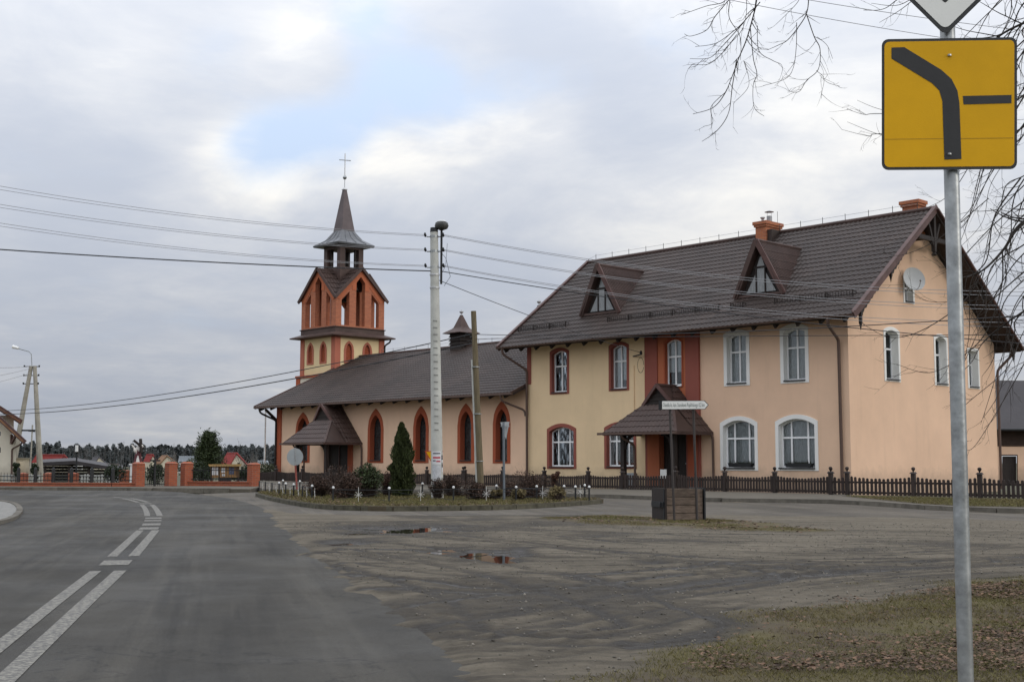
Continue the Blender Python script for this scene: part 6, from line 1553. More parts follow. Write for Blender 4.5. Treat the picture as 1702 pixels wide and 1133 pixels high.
def flat_leaves(P_, s, rng=RNG):
    n = len(P_); a = rng.random(n)*6.28; u = np.stack([np.cos(a), np.sin(a), (rng.random(n)-.5)*.5], 1); w = np.stack([-np.sin(a), np.cos(a), (rng.random(n)-.5)*.7], 1); s = s*(.6+.8*rng.random(n))[:, None]
    up = np.array([[0, 0, 1.]])*s*.35
    v = np.stack([P_-u*s, P_-u*s*.3+w*s*.55+up*rng.random((n, 1)), P_+u*s*.45+w*s*.4+up*rng.random((n, 1)), P_+u*s, P_+u*s*.3-w*s*.55+up*rng.random((n, 1)), P_-u*s*.4-w*s*.45+up*rng.random((n, 1))], 1).reshape(-1, 3)
    return v, np.arange(6*n).reshape(n, 6)
v, f = flat_leaves(np.column_stack([lq, lz]), .0145); tag(big_mesh('fallen_leaves', v, f, M_leaflit, 'stuff'), 'brown fallen leaves lying in the grass by the yellow sign', 'leaves')
lq = scatter_in(strip, 350); lz = np.array([yard_z(*p_) for p_ in lq])+.01; v, f = flat_leaves(np.column_stack([lq, lz]), .03); tag(big_mesh('fallen_leaves', v, f, M_leaflit, 'stuff'), 'brown fallen leaves in the grass strip by the crate', 'leaves')
lq = scatter_in(island_poly, 2600); dk = sdist(lq, np.array(island_poly)); lq = lq[dk > -1.1]; v, f = flat_leaves(np.column_stack([lq, np.full(len(lq), .125)]), .035); tag(big_mesh('fallen_leaves', v, f, M_leaflit, 'stuff'), 'brown fallen leaves along the island kerb', 'leaves')
# pebbles and clods on the yard
q = np.where((grassy < .5) & (sd_road > .1) & (sd_st > .0))[0]; rel = P[q]-np.array(CAM.xy); uw = rel@np.array(NH.xy); uh = rel@np.array((RGT.x, RGT.y)); q = q[(uw > 5) & (uw < 22) & (np.abs(uh) < uw*.47)]
q = RNG.choice(q, 12000); rr = .003+.013*RNG.random(len(q))**4; oc = np.array([[1, 0, 0], [0, 1, 0], [-1, 0, 0], [0, -1, 0], [0, 0, .7], [0, 0, -.6]]); tf = np.array([[0, 1, 4], [1, 2, 4], [2, 3, 4], [3, 0, 4], [1, 0, 5], [2, 1, 5], [3, 2, 5], [0, 3, 5]])
cs_ = np.column_stack([P[q], z_yard[q]+rr*.3]); jj = 1+.5*(RNG.random((len(q), 6, 1))-.5); v = (cs_[:, None, :]+oc[None]*rr[:, None, None]*jj).reshape(-1, 3); f = (tf[None]+(np.arange(len(q))*6)[:, None, None]).reshape(-1, 3)
M_pebble = mat('pebble', (.16, .145, .12), .9, .4, 3, 0, isl=.5)
tag(big_mesh('pebbles', v, f, M_pebble, 'stuff'), 'small stones and clods scattered over the muddy yard', 'gravel')
# ---- bare tree whose branches hang into the picture
tree_b = GW(2080, 11.0); bt = thing('bare_tree', tree_b, 'leafless tree with drooping dark twigs reaching in from the right and top', 'tree')
RT = random.Random(5)
def rv(): return Vector((RT.gauss(0, 1), RT.gauss(0, 1), RT.gauss(0, 1)))
segs = []
def grow(p, d, L, r, lvl, droop):
    n = max(4, int(L/.055)); q = p.copy(); dd = d.normalized(); curl = rv()*.10
    for i in range(n):
        dd = (dd+rv()*.05+curl+Vector((0, 0, droop*.03))).normalized(); q2 = q+dd*(L/n); r2 = r*(1-.7*(i+1)/n)
        segs.append((tuple(q), tuple(q2), r*(1-.7*i/n), r2)); q = q2
        if lvl > 0 and i > 0 and RT.random() < .42:
            sd_ = rv(); sd_ = (sd_-dd*sd_.dot(dd)).normalized(); grow(q, dd*.78+sd_*.6, L*RT.uniform(.25, .55)*(1-.35*i/n), max(r2*.7, .0013), lvl-1, droop)
def limb(pxs, r0, r1, lvl=2, side=.45, dens=1.0, droop=.2):
    pts = [Vector(p) for p in smooth_line([tuple(W(a_, b_, w_)+rv()*.01) for a_, b_, w_ in pxs], 7)]; n = len(pts)
    for i in range(n-1):
        t = i/(n-1); ra = r0+(r1-r0)*t; rb = r0+(r1-r0)*(i+1)/(n-1); segs.append((tuple(pts[i]), tuple(pts[i+1]), ra, rb))
        if RT.random() < .30*dens:
            d = (pts[i+1]-pts[i]).normalized(); s_ = rv(); s_ = (s_-d*s_.dot(d)).normalized(); grow(pts[i+1], d*.75+s_*.65, side*RT.uniform(.4, 1.2), max(rb*.6, .0016), lvl-1, droop)
def cA(pts, w, off=(0, 0)): return [(1064+x_*.2538, y_*.2538, w) for x_, y_ in pts]
for (pts_, r0_, r1_, w_) in (
    ([(800, -160), (775, 0), (740, 90), (700, 250), (650, 370), (605, 490), (545, 610), (480, 700), (350, 765)], .0085, .0018, 9),
    ([(775, 20), (680, 130), (590, 210), (480, 300), (360, 310)], .004, .0015, 9), ([(640, 400), (600, 560), (580, 740), (520, 850), (400, 935)], .005, .0015, 9),
    ([(725, 180), (740, 380), (755, 490), (735, 570), (745, 690), (820, 755)], .004, .0015, 9.05), ([(610, -120), (600, 0), (590, 120), (640, 240), (650, 380)], .004, .0018, 8.9),
    ([(560, -140), (535, 0), (430, 50), (260, 90)], .004, .0015, 8.9), ([(600, 0), (500, 100), (440, 190), (340, 240), (280, 225)], .0035, .0015, 8.9),
    ([(675, 150), (600, 250), (500, 330), (440, 380), (320, 385)], .0035, .0015, 9), ([(640, 250), (520, 360), (430, 410), (355, 425)], .003, .0015, 9.05),
    ([(750, 170), (775, 320), (860, 390), (940, 415), (930, 470)], .003, .0014, 9), ([(1120, -150), (1105, 0), (1085, 90), (1040, 160), (960, 270), (910, 300), (830, 320)], .0055, .0015, 9.1),
    ([(1040, 160), (1030, 300), (1000, 450), (940, 510), (820, 560)], .0032, .0014, 9.1), ([(1085, 90), (1150, 230), (1170, 330), (1155, 450), (1100, 530), (1025, 590), (965, 605)], .0042, .0014, 9.1),
    ([(1155, 450), (1185, 520), (1190, 600), (1175, 645)], .002, .0013, 9.1), ([(1185, 510), (1230, 540), (1300, 557)], .002, .0012, 9.1), ([(1165, 250), (1220, 320), (1255, 370)], .002, .0013, 9.1),
    ([(1090, -120), (1050, 0), (970, 90), (905, 150)], .0025, .0013, 9.1), ([(560, 590), (470, 700), (465, 800), (415, 830)], .0025, .0013, 9), ([(690, -80), (700, 60), (660, 200), (560, 330), (520, 390)], .003, .0014, 9.1),
    ([(660, 380), (690, 430), (720, 560), (620, 690)], .0025, .0013, 9), ([(2200, 760), (1580, 748), (1480, 745), (1345, 715)], .004, .0013, 10.5), ([(2200, 890), (1580, 880), (1500, 875), (1325, 850)], .004, .0013, 10.5),
    ([(1900, 760), (1580, 712), (1430, 660)], .003, .0013, 10.5), ([(1600, 882), (1500, 870), (1345, 795)], .003, .0013, 10.5),
    ([(1900, -160), (1700, 0), (1600, 60), (1450, 70)], .005, .0014, 10), ([(1850, -60), (1720, 60), (1560, 140)], .004, .0014, 10), ([(1900, -100), (1700, 30), (1520, 10)], .004, .0014, 10)):
    limb(cA(pts_, w_), r0_, r1_, 2, .17, .95)
# the mass of drooping branches at the right edge
limb([(1880, -60, 11), (1740, 20, 11), (1662, 60, 11), (1622, 110, 11), (1560, 130, 11)], .016, .003, 3, .45, 1.3)
limb([(1900, 160, 11), (1760, 330, 11), (1696, 372, 11), (1668, 415, 11), (1632, 452, 11), (1598, 462, 11)], .022, .005, 3, .45, 1.4)
limb([(1696, 300, 11.2), (1655, 360, 11.2), (1640, 430, 11.2), (1616, 470, 11.2), (1608, 560, 11.2), (1590, 640, 11.2)], .008, .002, 3, .35, 1.2)
limb([(1632, 452, 11), (1600, 500, 11), (1540, 545, 11), (1480, 560, 11), (1432, 540, 11)], .006, .0016, 2, .28, 1.2)
limb([(1668, 415, 11), (1664, 480, 11), (1640, 550, 11), (1600, 590, 11), (1545, 620, 11), (1490, 606, 11)], .007, .0016, 2, .32, 1.2)
limb([(1640, 330, 11), (1560, 400, 11), (1500, 425, 11), (1470, 415, 11)], .004, .0014, 2, .25, 1.2)
limb([(1600, 500, 11), (1540, 500, 11), (1500, 470, 11)], .003, .0014, 2, .22, 1.2)
for k_ in range(38):
    y0 = -110+k_*17.5+RT.uniform(-15, 15); w_ = RT.uniform(10.4, 11.8); xe = RT.uniform(1585, 1668); dy = RT.uniform(90, 250)
    limb([(RT.uniform(1740, 1800), y0-40, w_), (RT.uniform(1690, 1720), y0+dy*.2, w_), ((1700+xe)/2+RT.uniform(-22, 26), y0+dy*RT.uniform(.4, .65), w_+RT.uniform(-.3, .3)), (xe, y0+dy, w_), (xe-RT.uniform(10, 45), y0+dy+RT.uniform(10, 60), w_)], RT.uniform(.004, .010), .0015, 3, .30, .9)
tz = tree_b; fork = tree_b+Vector((0, 0, 2.3))
main = []
def big_limb(mb_, a_, mids, e_, r0_, r1_, side_=True):
    pts = [Vector(q) for q in smooth_line([tuple(a_)]+[tuple(m_+rv()*.06) for m_ in mids]+[tuple(e_)], 5)]; n = len(pts)
    mb_.tube(pts, [r0_+(r1_-r0_)*(i/(n-1))**.8 for i in range(n)], 9)
    if side_:
        for i in range(3, n-1):
            if RT.random() < .55:
                d = (pts[i+1]-pts[i]).normalized(); s_ = rv(); s_ = (s_-d*s_.dot(d)).normalized(); up_ = Vector((0, 0, .35)); grow(pts[i], d*.6+s_*.7+up_, RT.uniform(.5, 1.1), max(.006, r1_*.7), 2, -.3)
mb = MB().tube([tz-Vector((0, 0, .1)), tz+Vector((.02, 0, .15)), tz+Vector((.04, 0, 1.1)), fork+Vector((0, 0, .15))], [.24, .19, .165, .15], 14)
for (a, b, w_, r) in ((1900, 160, 11, .024), (1880, -60, 11, .018), (1790, 0, 11.2, .014), (1790, 200, 10.8, .014), (1790, 420, 11.2, .014)):
    e_ = W(a, b, w_); up = Vector((0, 0, 1)); big_limb(mb, fork, [fork.lerp(e_, .35)+up*.35, fork.lerp(e_, .7)+up*.3], e_, .075, r)
hi_ = W(1700, -520, 10.2); big_limb(mb, fork, [fork+Vector((-.1, 0, 1.0)), fork.lerp(hi_, .6)+Vector((0, 0, .5))], hi_, .12, .05)
hj_ = W(1420, -330, 9.6); big_limb(mb, hi_, [hi_.lerp(hj_, .5)+Vector((0, 0, .18))], hj_, .05, .022)
for (a, b, w_, src) in ((1267, -40, 9, hj_), (1219, -31, 8.9, hj_), (1206, -36, 8.9, hj_), (1348, -38, 9.1, hj_), (1239, -20, 9.1, hj_), (1341, -31, 9.1, hj_), (1546, -41, 10, hi_), (1534, -15, 10, hi_)):
    e_ = W(a, b, w_); big_limb(mb, src, [src.lerp(e_, .4)+Vector((0, 0, .12)), src.lerp(e_, .75)+Vector((0, 0, .1))], e_, .014, .0075, False)
for k_ in range(9):
    an = k_*2*math.pi/9+.3; e_ = fork+Vector((math.cos(an)*RT.uniform(1.0, 2.0), math.sin(an)*RT.uniform(1.0, 2.0), RT.uniform(1.6, 3.6)))
    if (e_-fork).dot(RGT) < -.35: continue
    big_limb(mb, fork, [fork.lerp(e_, .5)+Vector((0, 0, .3))], e_, .07, .015)
mb.build('trunk', M_bark, bt, smooth=True)
V, F = twigs(segs, 4 if len(segs) < 90000 else 3); big_mesh('branches', V, F, M_bark, parent=bt, smooth=True)
# ================================================================== churchyard fence at the far left
def bpil(px0, px1, w, top, label, cap=True):
    p = GW(px0, w); q = GW(px1, w); side = (q-p); c = (p+q)/2+NH*.22; hw = .18
    t = thing('brick_pillar', c, label, 'pillar', 'red brick fence pillars'); h = W((px0+px1)/2, top, w).z
    MB().box(c.x-hw, c.x+hw, c.y-hw, c.y+hw, -.1, h-.07).build('shaft', M_brick, t)
    if cap: MB().add([(c.x-hw-.03, c.y-hw-.03, h-.07), (c.x+hw+.03, c.y-hw-.03, h-.07), (c.x+hw+.03, c.y+hw+.03, h-.07), (c.x-hw-.03, c.y+hw+.03, h-.07), (c.x-.1, c.y-.1, h), (c.x+.1, c.y-.1, h), (c.x+.1, c.y+.1, h), (c.x-.1, c.y+.1, h)], [(0, 3, 2, 1), (4, 5, 6, 7), (0, 1, 5, 4), (1, 2, 6, 5), (2, 3, 7, 6), (3, 0, 4, 7)]).build('cap', M_brick, t)
    return c, h
pA = bpil(215, 238, 48.6, 767.5, 'leftmost tall brick pillar beside the iron gate under the statue')
pB = bpil(273, 289, 49.6, 767, 'brick pillar right of the iron gate')
pC = bpil(300, 315, 50, 767, 'brick pillar between the gate and the notice board')
pD = bpil(412, 426, 49.3, 768.5, 'brick pillar at the right end by the picket fence')
def iron_panel(a, b, h, label, zl, plinth=True, pitch=.11, wave=.06):
    a, b = Vector(a), Vector(b); a.z = b.z = 0; d = (b-a); L = d.length; d.normalize(); nrm = Vector((-d.y, d.x, 0))
    t = thing('iron_fence_panel', (a+b)/2, label, 'fence', 'black iron fence panels on brick plinth')
    if plinth: MB().bar(a+Vector((0, 0, zl/2-.05)), b+Vector((0, 0, zl/2-.05)), .26, zl+.1).build('plinth', M_brick, t); MB().bar(a+Vector((0, 0, zl+.02)), b+Vector((0, 0, zl+.02)), .32, .04).build('coping', M_brick, t)
    for z_ in (zl+.12, h-.16): MB().bar(a+Vector((0, 0, z_)), b+Vector((0, 0, z_)), .02, .03).build('rail', M_black, t)
    n = int(L/pitch)
    for i in range(n):
        p = a+d*(i+.5)*L/n; hh = h-wave*math.cos(2*math.pi*(i+.5)/n*max(1, round(L/2.2)))
        MB().tube([p+Vector((0, 0, zl+.06)), p+Vector((0, 0, hh-.05)), p+Vector((0, 0, hh))], [.009, .009, .001], 4).build('bar', M_black, t)
    return t
g0 = GW(2, 48.8)
iron_panel(pC[0], pD[0], .86, 'black iron fence on a red brick plinth before the notice board', .22)
gA = iron_panel(pA[0]+(pB[0]-pA[0]).normalized()*.25, pB[0]-(pB[0]-pA[0]).normalized()*.25, .92, 'black wrought iron gate with a cross between two brick pillars', .04, plinth=False, pitch=.09)
gA.name = 'iron_gate'; gA['category'] = 'gate'; ORG[gA.name] = ORG.get('iron_gate', (pA[0]+pB[0])/2*Vector((1, 1, 0)) if False else Vector(gA.location))
gc = (pA[0]+pB[0])/2; MB().bar((gc.x, gc.y, .0), (gc.x, gc.y, 1.35), .06, .06).bar(Vector((gc.x, gc.y, 1.08))-RGT*.2, Vector((gc.x, gc.y, 1.08))+RGT*.2, .05, .06).build('cross', M_black, gA)
# long fence to the left: plinth with dark posts
lw = [GW(-60, 49.5), GW(30, 49.2), GW(58, 49.1), GW(88, 49), GW(118, 48.9), GW(152, 48.8), GW(187, 48.7), pA[0]]
lab = ['first', 'second', 'third', 'fourth', 'fifth', 'sixth', 'seventh']
for i in range(7):
    iron_panel(lw[i], lw[i+1], .62, 'low black iron fence panel on brick plinth, %s from the left edge' % lab[i], .19, pitch=.13, wave=.04)
    if i: c = lw[i]; tag(MB().bar((c.x, c.y, .2), (c.x, c.y, .74), .10, .10).lathe([(.06, .74), (.03, .8), (.0, .82)], (c.x, c.y, 0), 6).build('fence_post', M_black, org=(c.x, c.y, 0)), 'dark fence post, %s along the low iron fence' % lab[i-1], 'post', 'dark posts of the low iron fence')
# pale ornamental concrete fence and small brick posts behind
tzw = lambda w: -5.2*(1-math.exp(-(max(w, 62)-62)/210))
for i, (a, b) in enumerate(((4, 36), (38, 68), (134, 172), (175, 208))):
    w_ = 72; t = thing('concrete_fence_panel', GW((a+b)/2, w_, tzw(w_)), ['pale ornamental concrete fence panel in front of the cream house', 'pale ornamental concrete fence panel under the two-legged pole', 'pale ornamental concrete fence panel in front of the shed', 'pale ornamental concrete fence panel right of the shed'][i], 'fence', 'pale concrete fence panels')
    z0 = W(a, 800, w_).z; z1 = W(a, 790, w_).z; A, B = W(a, 795, w_), W(b, 795, w_); L = (B-A).length
    mb = MB(); d = (B-A)/L
    for z_ in (z0-.1, z0+.1, z1): mb.bar(Vector((A.x, A.y, z_)), Vector((B.x, B.y, z_)), .08, .07)
    mb.build('rail', M_pale, t); n = int(L/.16)
    for k_ in range(n):
        p = A+d*(k_+.5)*L/n; MB().bar((p.x, p.y, z0-.2), (p.x, p.y, z1+.04+.05*math.sin(k_)), .07, .06).build('baluster', M_pale, t)
for i, px in enumerate((38, 80, 122, 206)):
    p = GW(px, 66, tzw(66)); h = W(px, 787 if i < 3 else 782, 66).z; o = MB().box(p.x-.2, p.x+.2, p.y-.2, p.y+.2, tzw(66)-.2, h).add([(p.x-.24, p.y-.24, h), (p.x+.24, p.y-.24, h), (p.x+.24, p.y+.24, h), (p.x-.24, p.y+.24, h), (p.x, p.y, h+.07)], [(0, 1, 4), (1, 2, 4), (2, 3, 4), (3, 0, 4)]).build('brick_post', M_brick, org=p)
    tag(o, ['small brick post behind the fence under the cream house', 'small brick post behind the fence right of the two-legged pole', 'small brick post behind the fence near the black lantern', 'small brick post behind the fence left of the gate'][i], 'post', 'small brick posts behind the iron fence')
# notice board with a little roof
nb = thing('notice_board', GW(376, 53), 'wooden notice board with posters under a small roof behind the iron fence', 'notice board')
nW = lambda a, b, d: W(a, b, 53-d)
MB().fill([(350, 774.5), (398, 774), (398, 793), (350, 793.5)], [], nW, .02, -.04).build('panel', M_board, nb)
MB().fill([(346, 771.2), (402, 770.8), (400, 774.6), (348, 775)], [], nW, .16, -.16).build('roof_board', M_boardroof, nb)
for a in (352, 364.5, 396): p0 = GW(a, 53); MB().bar(p0, W(a, 775, 53), .06, .06).build('post', M_darkwood, nb)
for (a, b, c, d_, m) in ((352.5, 776, 357, 789, M_paper), (358, 776, 362.5, 789, M_paper), (368, 777, 374, 785, M_paper), (369, 787, 374, 791, M_paper2), (381, 776, 389, 788, M_poster), (391, 776, 396, 790, M_board2)):
    MB().fill([(a, b), (c, b), (c, d_), (a, d_)], [], nW, .03, .022).build('poster', m, nb)
MB().fill([(364, 793), (384, 793), (384, 804), (364, 804)], [], nW, .0, -.03).build('lower_panel', M_black, nb)
# statue of a robed figure carrying a cross, on a pedestal behind the pillar
SW = 50.6; sb_ = W(228, 770, SW); st = thing('statue', Vector((sb_.x, sb_.y, 0)), 'painted statue of a robed figure carrying a dark cross above the gate pillar', 'statue')
def S(px, py, d=0.0): return W(px, py, SW-d)
h0 = sb_.z
MB().box(sb_.x-.2, sb_.x+.2, sb_.y-.2, sb_.y+.2, -.05, h0-.02).box(sb_.x-.24, sb_.x+.24, sb_.y-.24, sb_.y+.24, h0-.06, h0+.0).build('pedestal', M_whitepl, st)
def skin(name, verts, edges, radii, m, sub=2):
    me = bpy.data.meshes.new(name); me.from_pydata([tuple(Vector(v)-origin(st)) for v in verts], edges, []); o = bpy.data.objects.new(name, me); COL.objects.link(o); o.parent = st; ORG[o.name] = origin(st)
    sk = o.modifiers.new('skin', 'SKIN'); sk.use_smooth_shade = True
    for i, r in enumerate(radii): me.skin_vertices[0].data[i].radius = (r, r)
    me.skin_vertices[0].data[0].use_root = True
    ss = o.modifiers.new('sub', 'SUBSURF'); ss.levels = sub; ss.render_levels = sub; me.materials.append(m); return o
ft_l, ft_r = S(226, 769.5, .05), S(233, 769.5, -.02)
skin('figure', [S(230, 756), S(229, 750), S(230, 744, .02), S(231.5, 740.5, .04), S(232.5, 737, .06), S(225, 747, .08), S(221.5, 742, .12), S(218.5, 738.5, .14), S(235, 746, .08), S(237.5, 742, .14), S(236, 738.5, .16), S(227, 763, .06), ft_l, S(233, 763), ft_r],
     [(0, 1), (1, 2), (2, 3), (3, 4), (2, 5), (5, 6), (6, 7), (2, 8), (8, 9), (9, 10), (0, 11), (11, 12), (0, 13), (13, 14)], [.10, .095, .085, .04, .062, .045, .036, .028, .045, .038, .03, .075, .05, .075, .05], M_statue)
# robe: folded skirt in dark red with a white front panel
mb = MB(); n = 28; rows = [(747, .075, .09), (752, .105, .10), (758, .13, .115), (764, .155, .13), (769.6, .175, .15)]
for (py, rx, ry) in rows:
    c = S(229.5, py, .02)
    for j in range(n): a = 2*math.pi*j/n; k_ = 1+.09*math.sin(7*a+py*.2); mb.v.append(tuple(c+RGT*rx*k_*math.cos(a)+NH*ry*k_*math.sin(a)))
for i in range(len(rows)-1):
    for j in range(n): a = i*n+j; b = i*n+(j+1) % n; mb.f.append((a, b, b+n, a+n))
mb.build('robe', M_robe, st, smooth=True, recalc=False)
mb = MB()
for i, (py, hw, d_) in enumerate(((757, 1.0, .13), (762, 2.0, .15), (766, 2.8, .17), (769.8, 3.6, .19))): mb.v += [tuple(S(229-hw, py, d_)), tuple(S(229+hw, py, d_+.02))]
for i in range(3): mb.f.append((2*i, 2*i+1, 2*i+3, 2*i+2))
mb.build('white_cloth', M_statue, st, smooth=True, recalc=False)
skin('cloak', [S(226, 744, .08), S(224, 748, .1), S(226, 752, .09)], [(0, 1), (1, 2)], [.075, .085, .06], M_statue)
MB().bar(S(233.5, 729, .1), S(235, 752, .16), .09, .09).bar(S(222.5, 731.5, .1), S(239, 745, .12), .09, .085).build('cross', M_darkwood, st)
skin('hair', [S(232.5, 736, .03), S(233.2, 739, .0)], [(0, 1)], [.045, .03], M_darkwood, 1)
# ================================================================== behind the fence
def lantern(px, w):
    p = GW(px, w, tzw(w)); t = thing('lantern_post', p, 'black lantern post with a white lamp in the churchyard', 'street lamp'); top = W(px, 740, w).z
    MB().tube([p, Vector((p.x, p.y, top-.1))], .05, 8).build('post', M_black, t)
    MB().lathe([(.05, -.5), (.14, -.42), (.17, -.05), (.2, 0), (.02, .14)], (p.x, p.y, top), 6).build('frame', M_black, t)
    q = W(px+1.5, 745, w-.2); MB().box(q.x-.07, q.x+.07, q.y-.07, q.y+.07, q.z-.2, q.z+.2).build('lamp_glass', M_white, t)
lantern(126, 78)
# open shed
sw = 104; zb_ = tzw(sw); sh = thing('open_shed', GW(135, sw, zb_), 'long low open shed with a dark shallow roof behind the fence', 'shed')
def SH(px, py, d=0): return W(px, py, sw-d)
for (a, b) in (((68, 768), (124, 765.2)), ((124, 765.2), (204, 778.5))):
    p = [SH(*a, .6), SH(*b, .6), SH(*b, -5), SH(*a, -5)]
    p[2].z = p[1].z+.25; p[3].z = p[0].z+.25; slab(sh, 'roof', p, .28, M_darkroof)
for px in (74, 88, 114, 147, 178, 199): q = SH(px, 800, .2); MB().bar((q.x, q.y, zb_-.2), (q.x, q.y, SH(px, 772, .2).z-.1), .16, .16).build('post', M_darkwood, sh)
for (a, b, m) in ((71, 128, M_darkwood), (128, 198, M_slats)):
    A, B = SH(a, 790, -3), SH(b, 790, -3)
    for k_ in range(7): z_ = zb_+.1+k_*.26; MB().bar((A.x, A.y, z_), (B.x, B.y, z_), .05, .24 if m is M_darkwood else .2).build('wall_board', m, sh)
# cream house at the left edge
hw_ = 84; zb_ = tzw(hw_); lh = thing('cream_house', GW(-20, hw_, zb_), 'cream rendered house with brown roofs cut off by the left edge', 'house')
def LHW(px, py, d=0): return W(px, py, hw_-d)
def wallz(px, w_): p = W(px, 765, w_); return p
A, B = LHW(-70, 765), LHW(28, 765)
MB().fill([(-90, 812), (28, 812), (26, 727), (0, 700), (-40, 664), (-90, 664)], [((-6, 743), (1.2, 743), (1.2, 752), (-6, 752)), ((-6, 717), (1.2, 717), (1.2, 724), (-6, 724))], lambda a, b, d: LHW(a, b, d), 0, -6).build('wall', M_offwhite, lh)
for (y0, y1) in ((743, 752), (717, 724)): MB().fill([(-6, y0), (1.2, y0), (1.2, y1), (-6, y1)], [], lambda a, b, d: LHW(a, b, d), -.1, -.15).build('window', M_paned, lh)
MB().fill([(-90, 690), (23, 690), (23, 720), (-90, 720)], [], lambda a, b, d: LHW(a, b, d), -2.2, -7).build('upper_wall', M_offwhite, lh)
LDIR = ray(46, 765); LDIR.z = 0; LDIR.normalize()
def lroof(p0, p1, d0, d1, nm):
    a0, a1, b1, b0 = LHW(*p0, d0), LHW(*p1, d0), LHW(*p1, d0), LHW(*p0, d0); b1 = b1+LDIR*(d0-d1); b0 = b0+LDIR*(d0-d1)
    r_ = slab(lh, nm, [a0, a1, b1, b0], .2, M_ltile); MB().bar(a0-Vector((0, 0, .16)), a1-Vector((0, 0, .16)), .06, .3).build('bargeboard', M_barge, r_)
lroof((-30, 655), (36, 697), -1.4, -8, 'upper_roof'); lroof((-30, 664), (42, 731), .8, -7, 'lower_roof')
MB().bar(LHW(19, 737, .3), LHW(27, 722, .6), .14, .14).bar(LHW(19, 722, .3), LHW(19, 738, .3), .14, .14).build('eave_bracket', M_barge, lh)
pipe(lh, [LHW(38, 732, .6), LHW(35, 738, .5), LHW(20, 746, .15), LHW(19, 806, .15)], .06, M_pipe)
# arched garden wall beside it
aw = 88; ag = thing('garden_arch', GW(36, aw, tzw(aw)), 'pale garden wall with an arched opening beside the cream house', 'wall')
arch = [(30, 805)]+[(36+6*math.cos(math.pi-a), 770-5*math.sin(a)+0) for a in np.linspace(0, math.pi, 9)]+[(42, 805)]
MB().fill([(25, 805), (30.0, 805)]+[(36.3-6.3*math.cos(a), 771-5.5*math.sin(a)) for a in np.linspace(0, math.pi, 11)]+[(42.6, 805), (49, 805), (49, 762), (25, 762)], [], lambda a, b, d: W(a, b, aw-d), 0, -.4).build('wall', M_offwhite, ag)
MB().fill([(23, 760.2), (53, 760.2), (53, 762), (23, 762)], [], lambda a, b, d: W(a, b, aw-d), .15, -.55).build('coping', M_aconc, ag)
MB().fill([(28, 766), (45, 766), (45, 806), (28, 806)], [], lambda a, b, d: W(a, b, aw-d), -2.0, -2.2).build('rear_wall', M_offwhite, ag)
# distant houses in the village below
def far_house(px0, px1, apex, eave, base, w, roofm, wallm, label, gable_right=True, ratio=.45, name='village_house'):
    """gable end in view with a roof slope falling away to one side"""
    c = W((px0+px1)/2, 770, w); root = thing(name, Vector((c.x, c.y, tzw(w))), label, 'house', 'houses in the distant village')
    zb = min(tzw(w), W(px0, base, w).z); zE = W(px0, eave, w).z; zA = W(px0, apex, w).z
    xg = px1-(px1-px0)*ratio if gable_right else px0+(px1-px0)*ratio
    ga, gb = (xg, px1) if gable_right else (px0, xg); gm = ga+(gb-ga)*(.38 if gable_right else .62)
    gl, gr = W(ga, 770, w), W(gb, 770, w); am = W(gm, 770, w); bk = NH*7.0
    gl.z = gr.z = 0
    L = lambda p, z_: Vector((p.x, p.y, z_))
    dv = (W(px0, 770, w)-W(px1, 770, w)); dv.z = 0
    far_e = W(px0 if gable_right else px1, 770, w)+NH*3
    near = gl if gable_right else gr; out = gr if gable_right else gl
    apx = L(am, zA); e0, e1 = L(near, zE), L(out, zE); shift = Vector((far_e.x-near.x, far_e.y-near.y, 0))
    MB().add([L(near, zb), L(out, zb), e1, apx, e0]+[q+shift for q in (L(near, zb), L(out, zb), e1, apx, e0)], [(0, 1, 2, 3, 4), (5, 9, 8, 7, 6), (0, 4, 9, 5), (1, 6, 7, 2), (0, 5, 6, 1)]).build('wall', wallm, root)
    ov = (apx-e0)*.12; rf = slab(root, 'roof', [e0-ov-shift*.04-NH*.3, apx-shift*.04-NH*.3, apx+shift*1.04, e0-ov+shift*1.04], .35, roofm)
    ov2 = (apx-e1)*.12; slab(root, 'roof', [e1-ov2-shift*.04-NH*.3, apx-shift*.04-NH*.3, apx+shift*1.04, e1-ov2+shift*1.04], .35, roofm)
    ww = (out-near).length
    for (t, zf) in ((.35, .55), (.65, .55), (.5, .95)):
        c0 = near.lerp(out, t); z_ = zb+(zE-zb)*zf+.2; d_ = (out-near).normalized(); MB().bar(L(c0, z_)-d_*.45-NH*.06, L(c0, z_)+d_*.45-NH*.06, .12, 1.2 if zf < .9 else .9).build('window', M_paned, root)
    cm = apx+shift*.5; MB().box(cm.x-.22, cm.x+.22, cm.y-.22, cm.y+.22, zA-1.0, zA+.45).build('chimney', M_greyroof, root)
far_house(50, 118, 754.5, 767, 790, 546, M_redroof, M_creamfar, 'cream house with a long red roof left of the black lantern', ratio=.3)
far_house(118, 138, 761, 768, 790, 693, M_greyroof, M_whitefar, 'small white gabled house right of the black lantern', ratio=.5)
far_house(146, 176, 758, 768, 790, 672, M_greyroof, M_creamfar, 'cream house with a dark grey roof above the shed', ratio=.6)
far_house(236, 262, 754, 766, 790, 693, M_redroof, M_creamfar, 'red-roofed house behind the statue', ratio=.5)
far_house(254, 296, 756, 769, 795, 483, M_brownroof, M_creamfar, 'cream house with tan brown roof seen above the iron gate', ratio=.7)
far_house(294, 326, 757.5, 767.5, 795, 588, M_paleroof, M_whitefar, 'house with a pale blue-grey roof left of the pine', ratio=.15)
far_house(364, 411, 751.5, 770, 800, 441, M_redroof, M_creamfar, 'cream gabled house with a red roof behind the notice board', ratio=.6)
far_house(425, 447, 765, 770, 800, 483, M_paleroof, M_creamfar, 'low pale-roofed outbuilding behind the flagpole', ratio=.2)
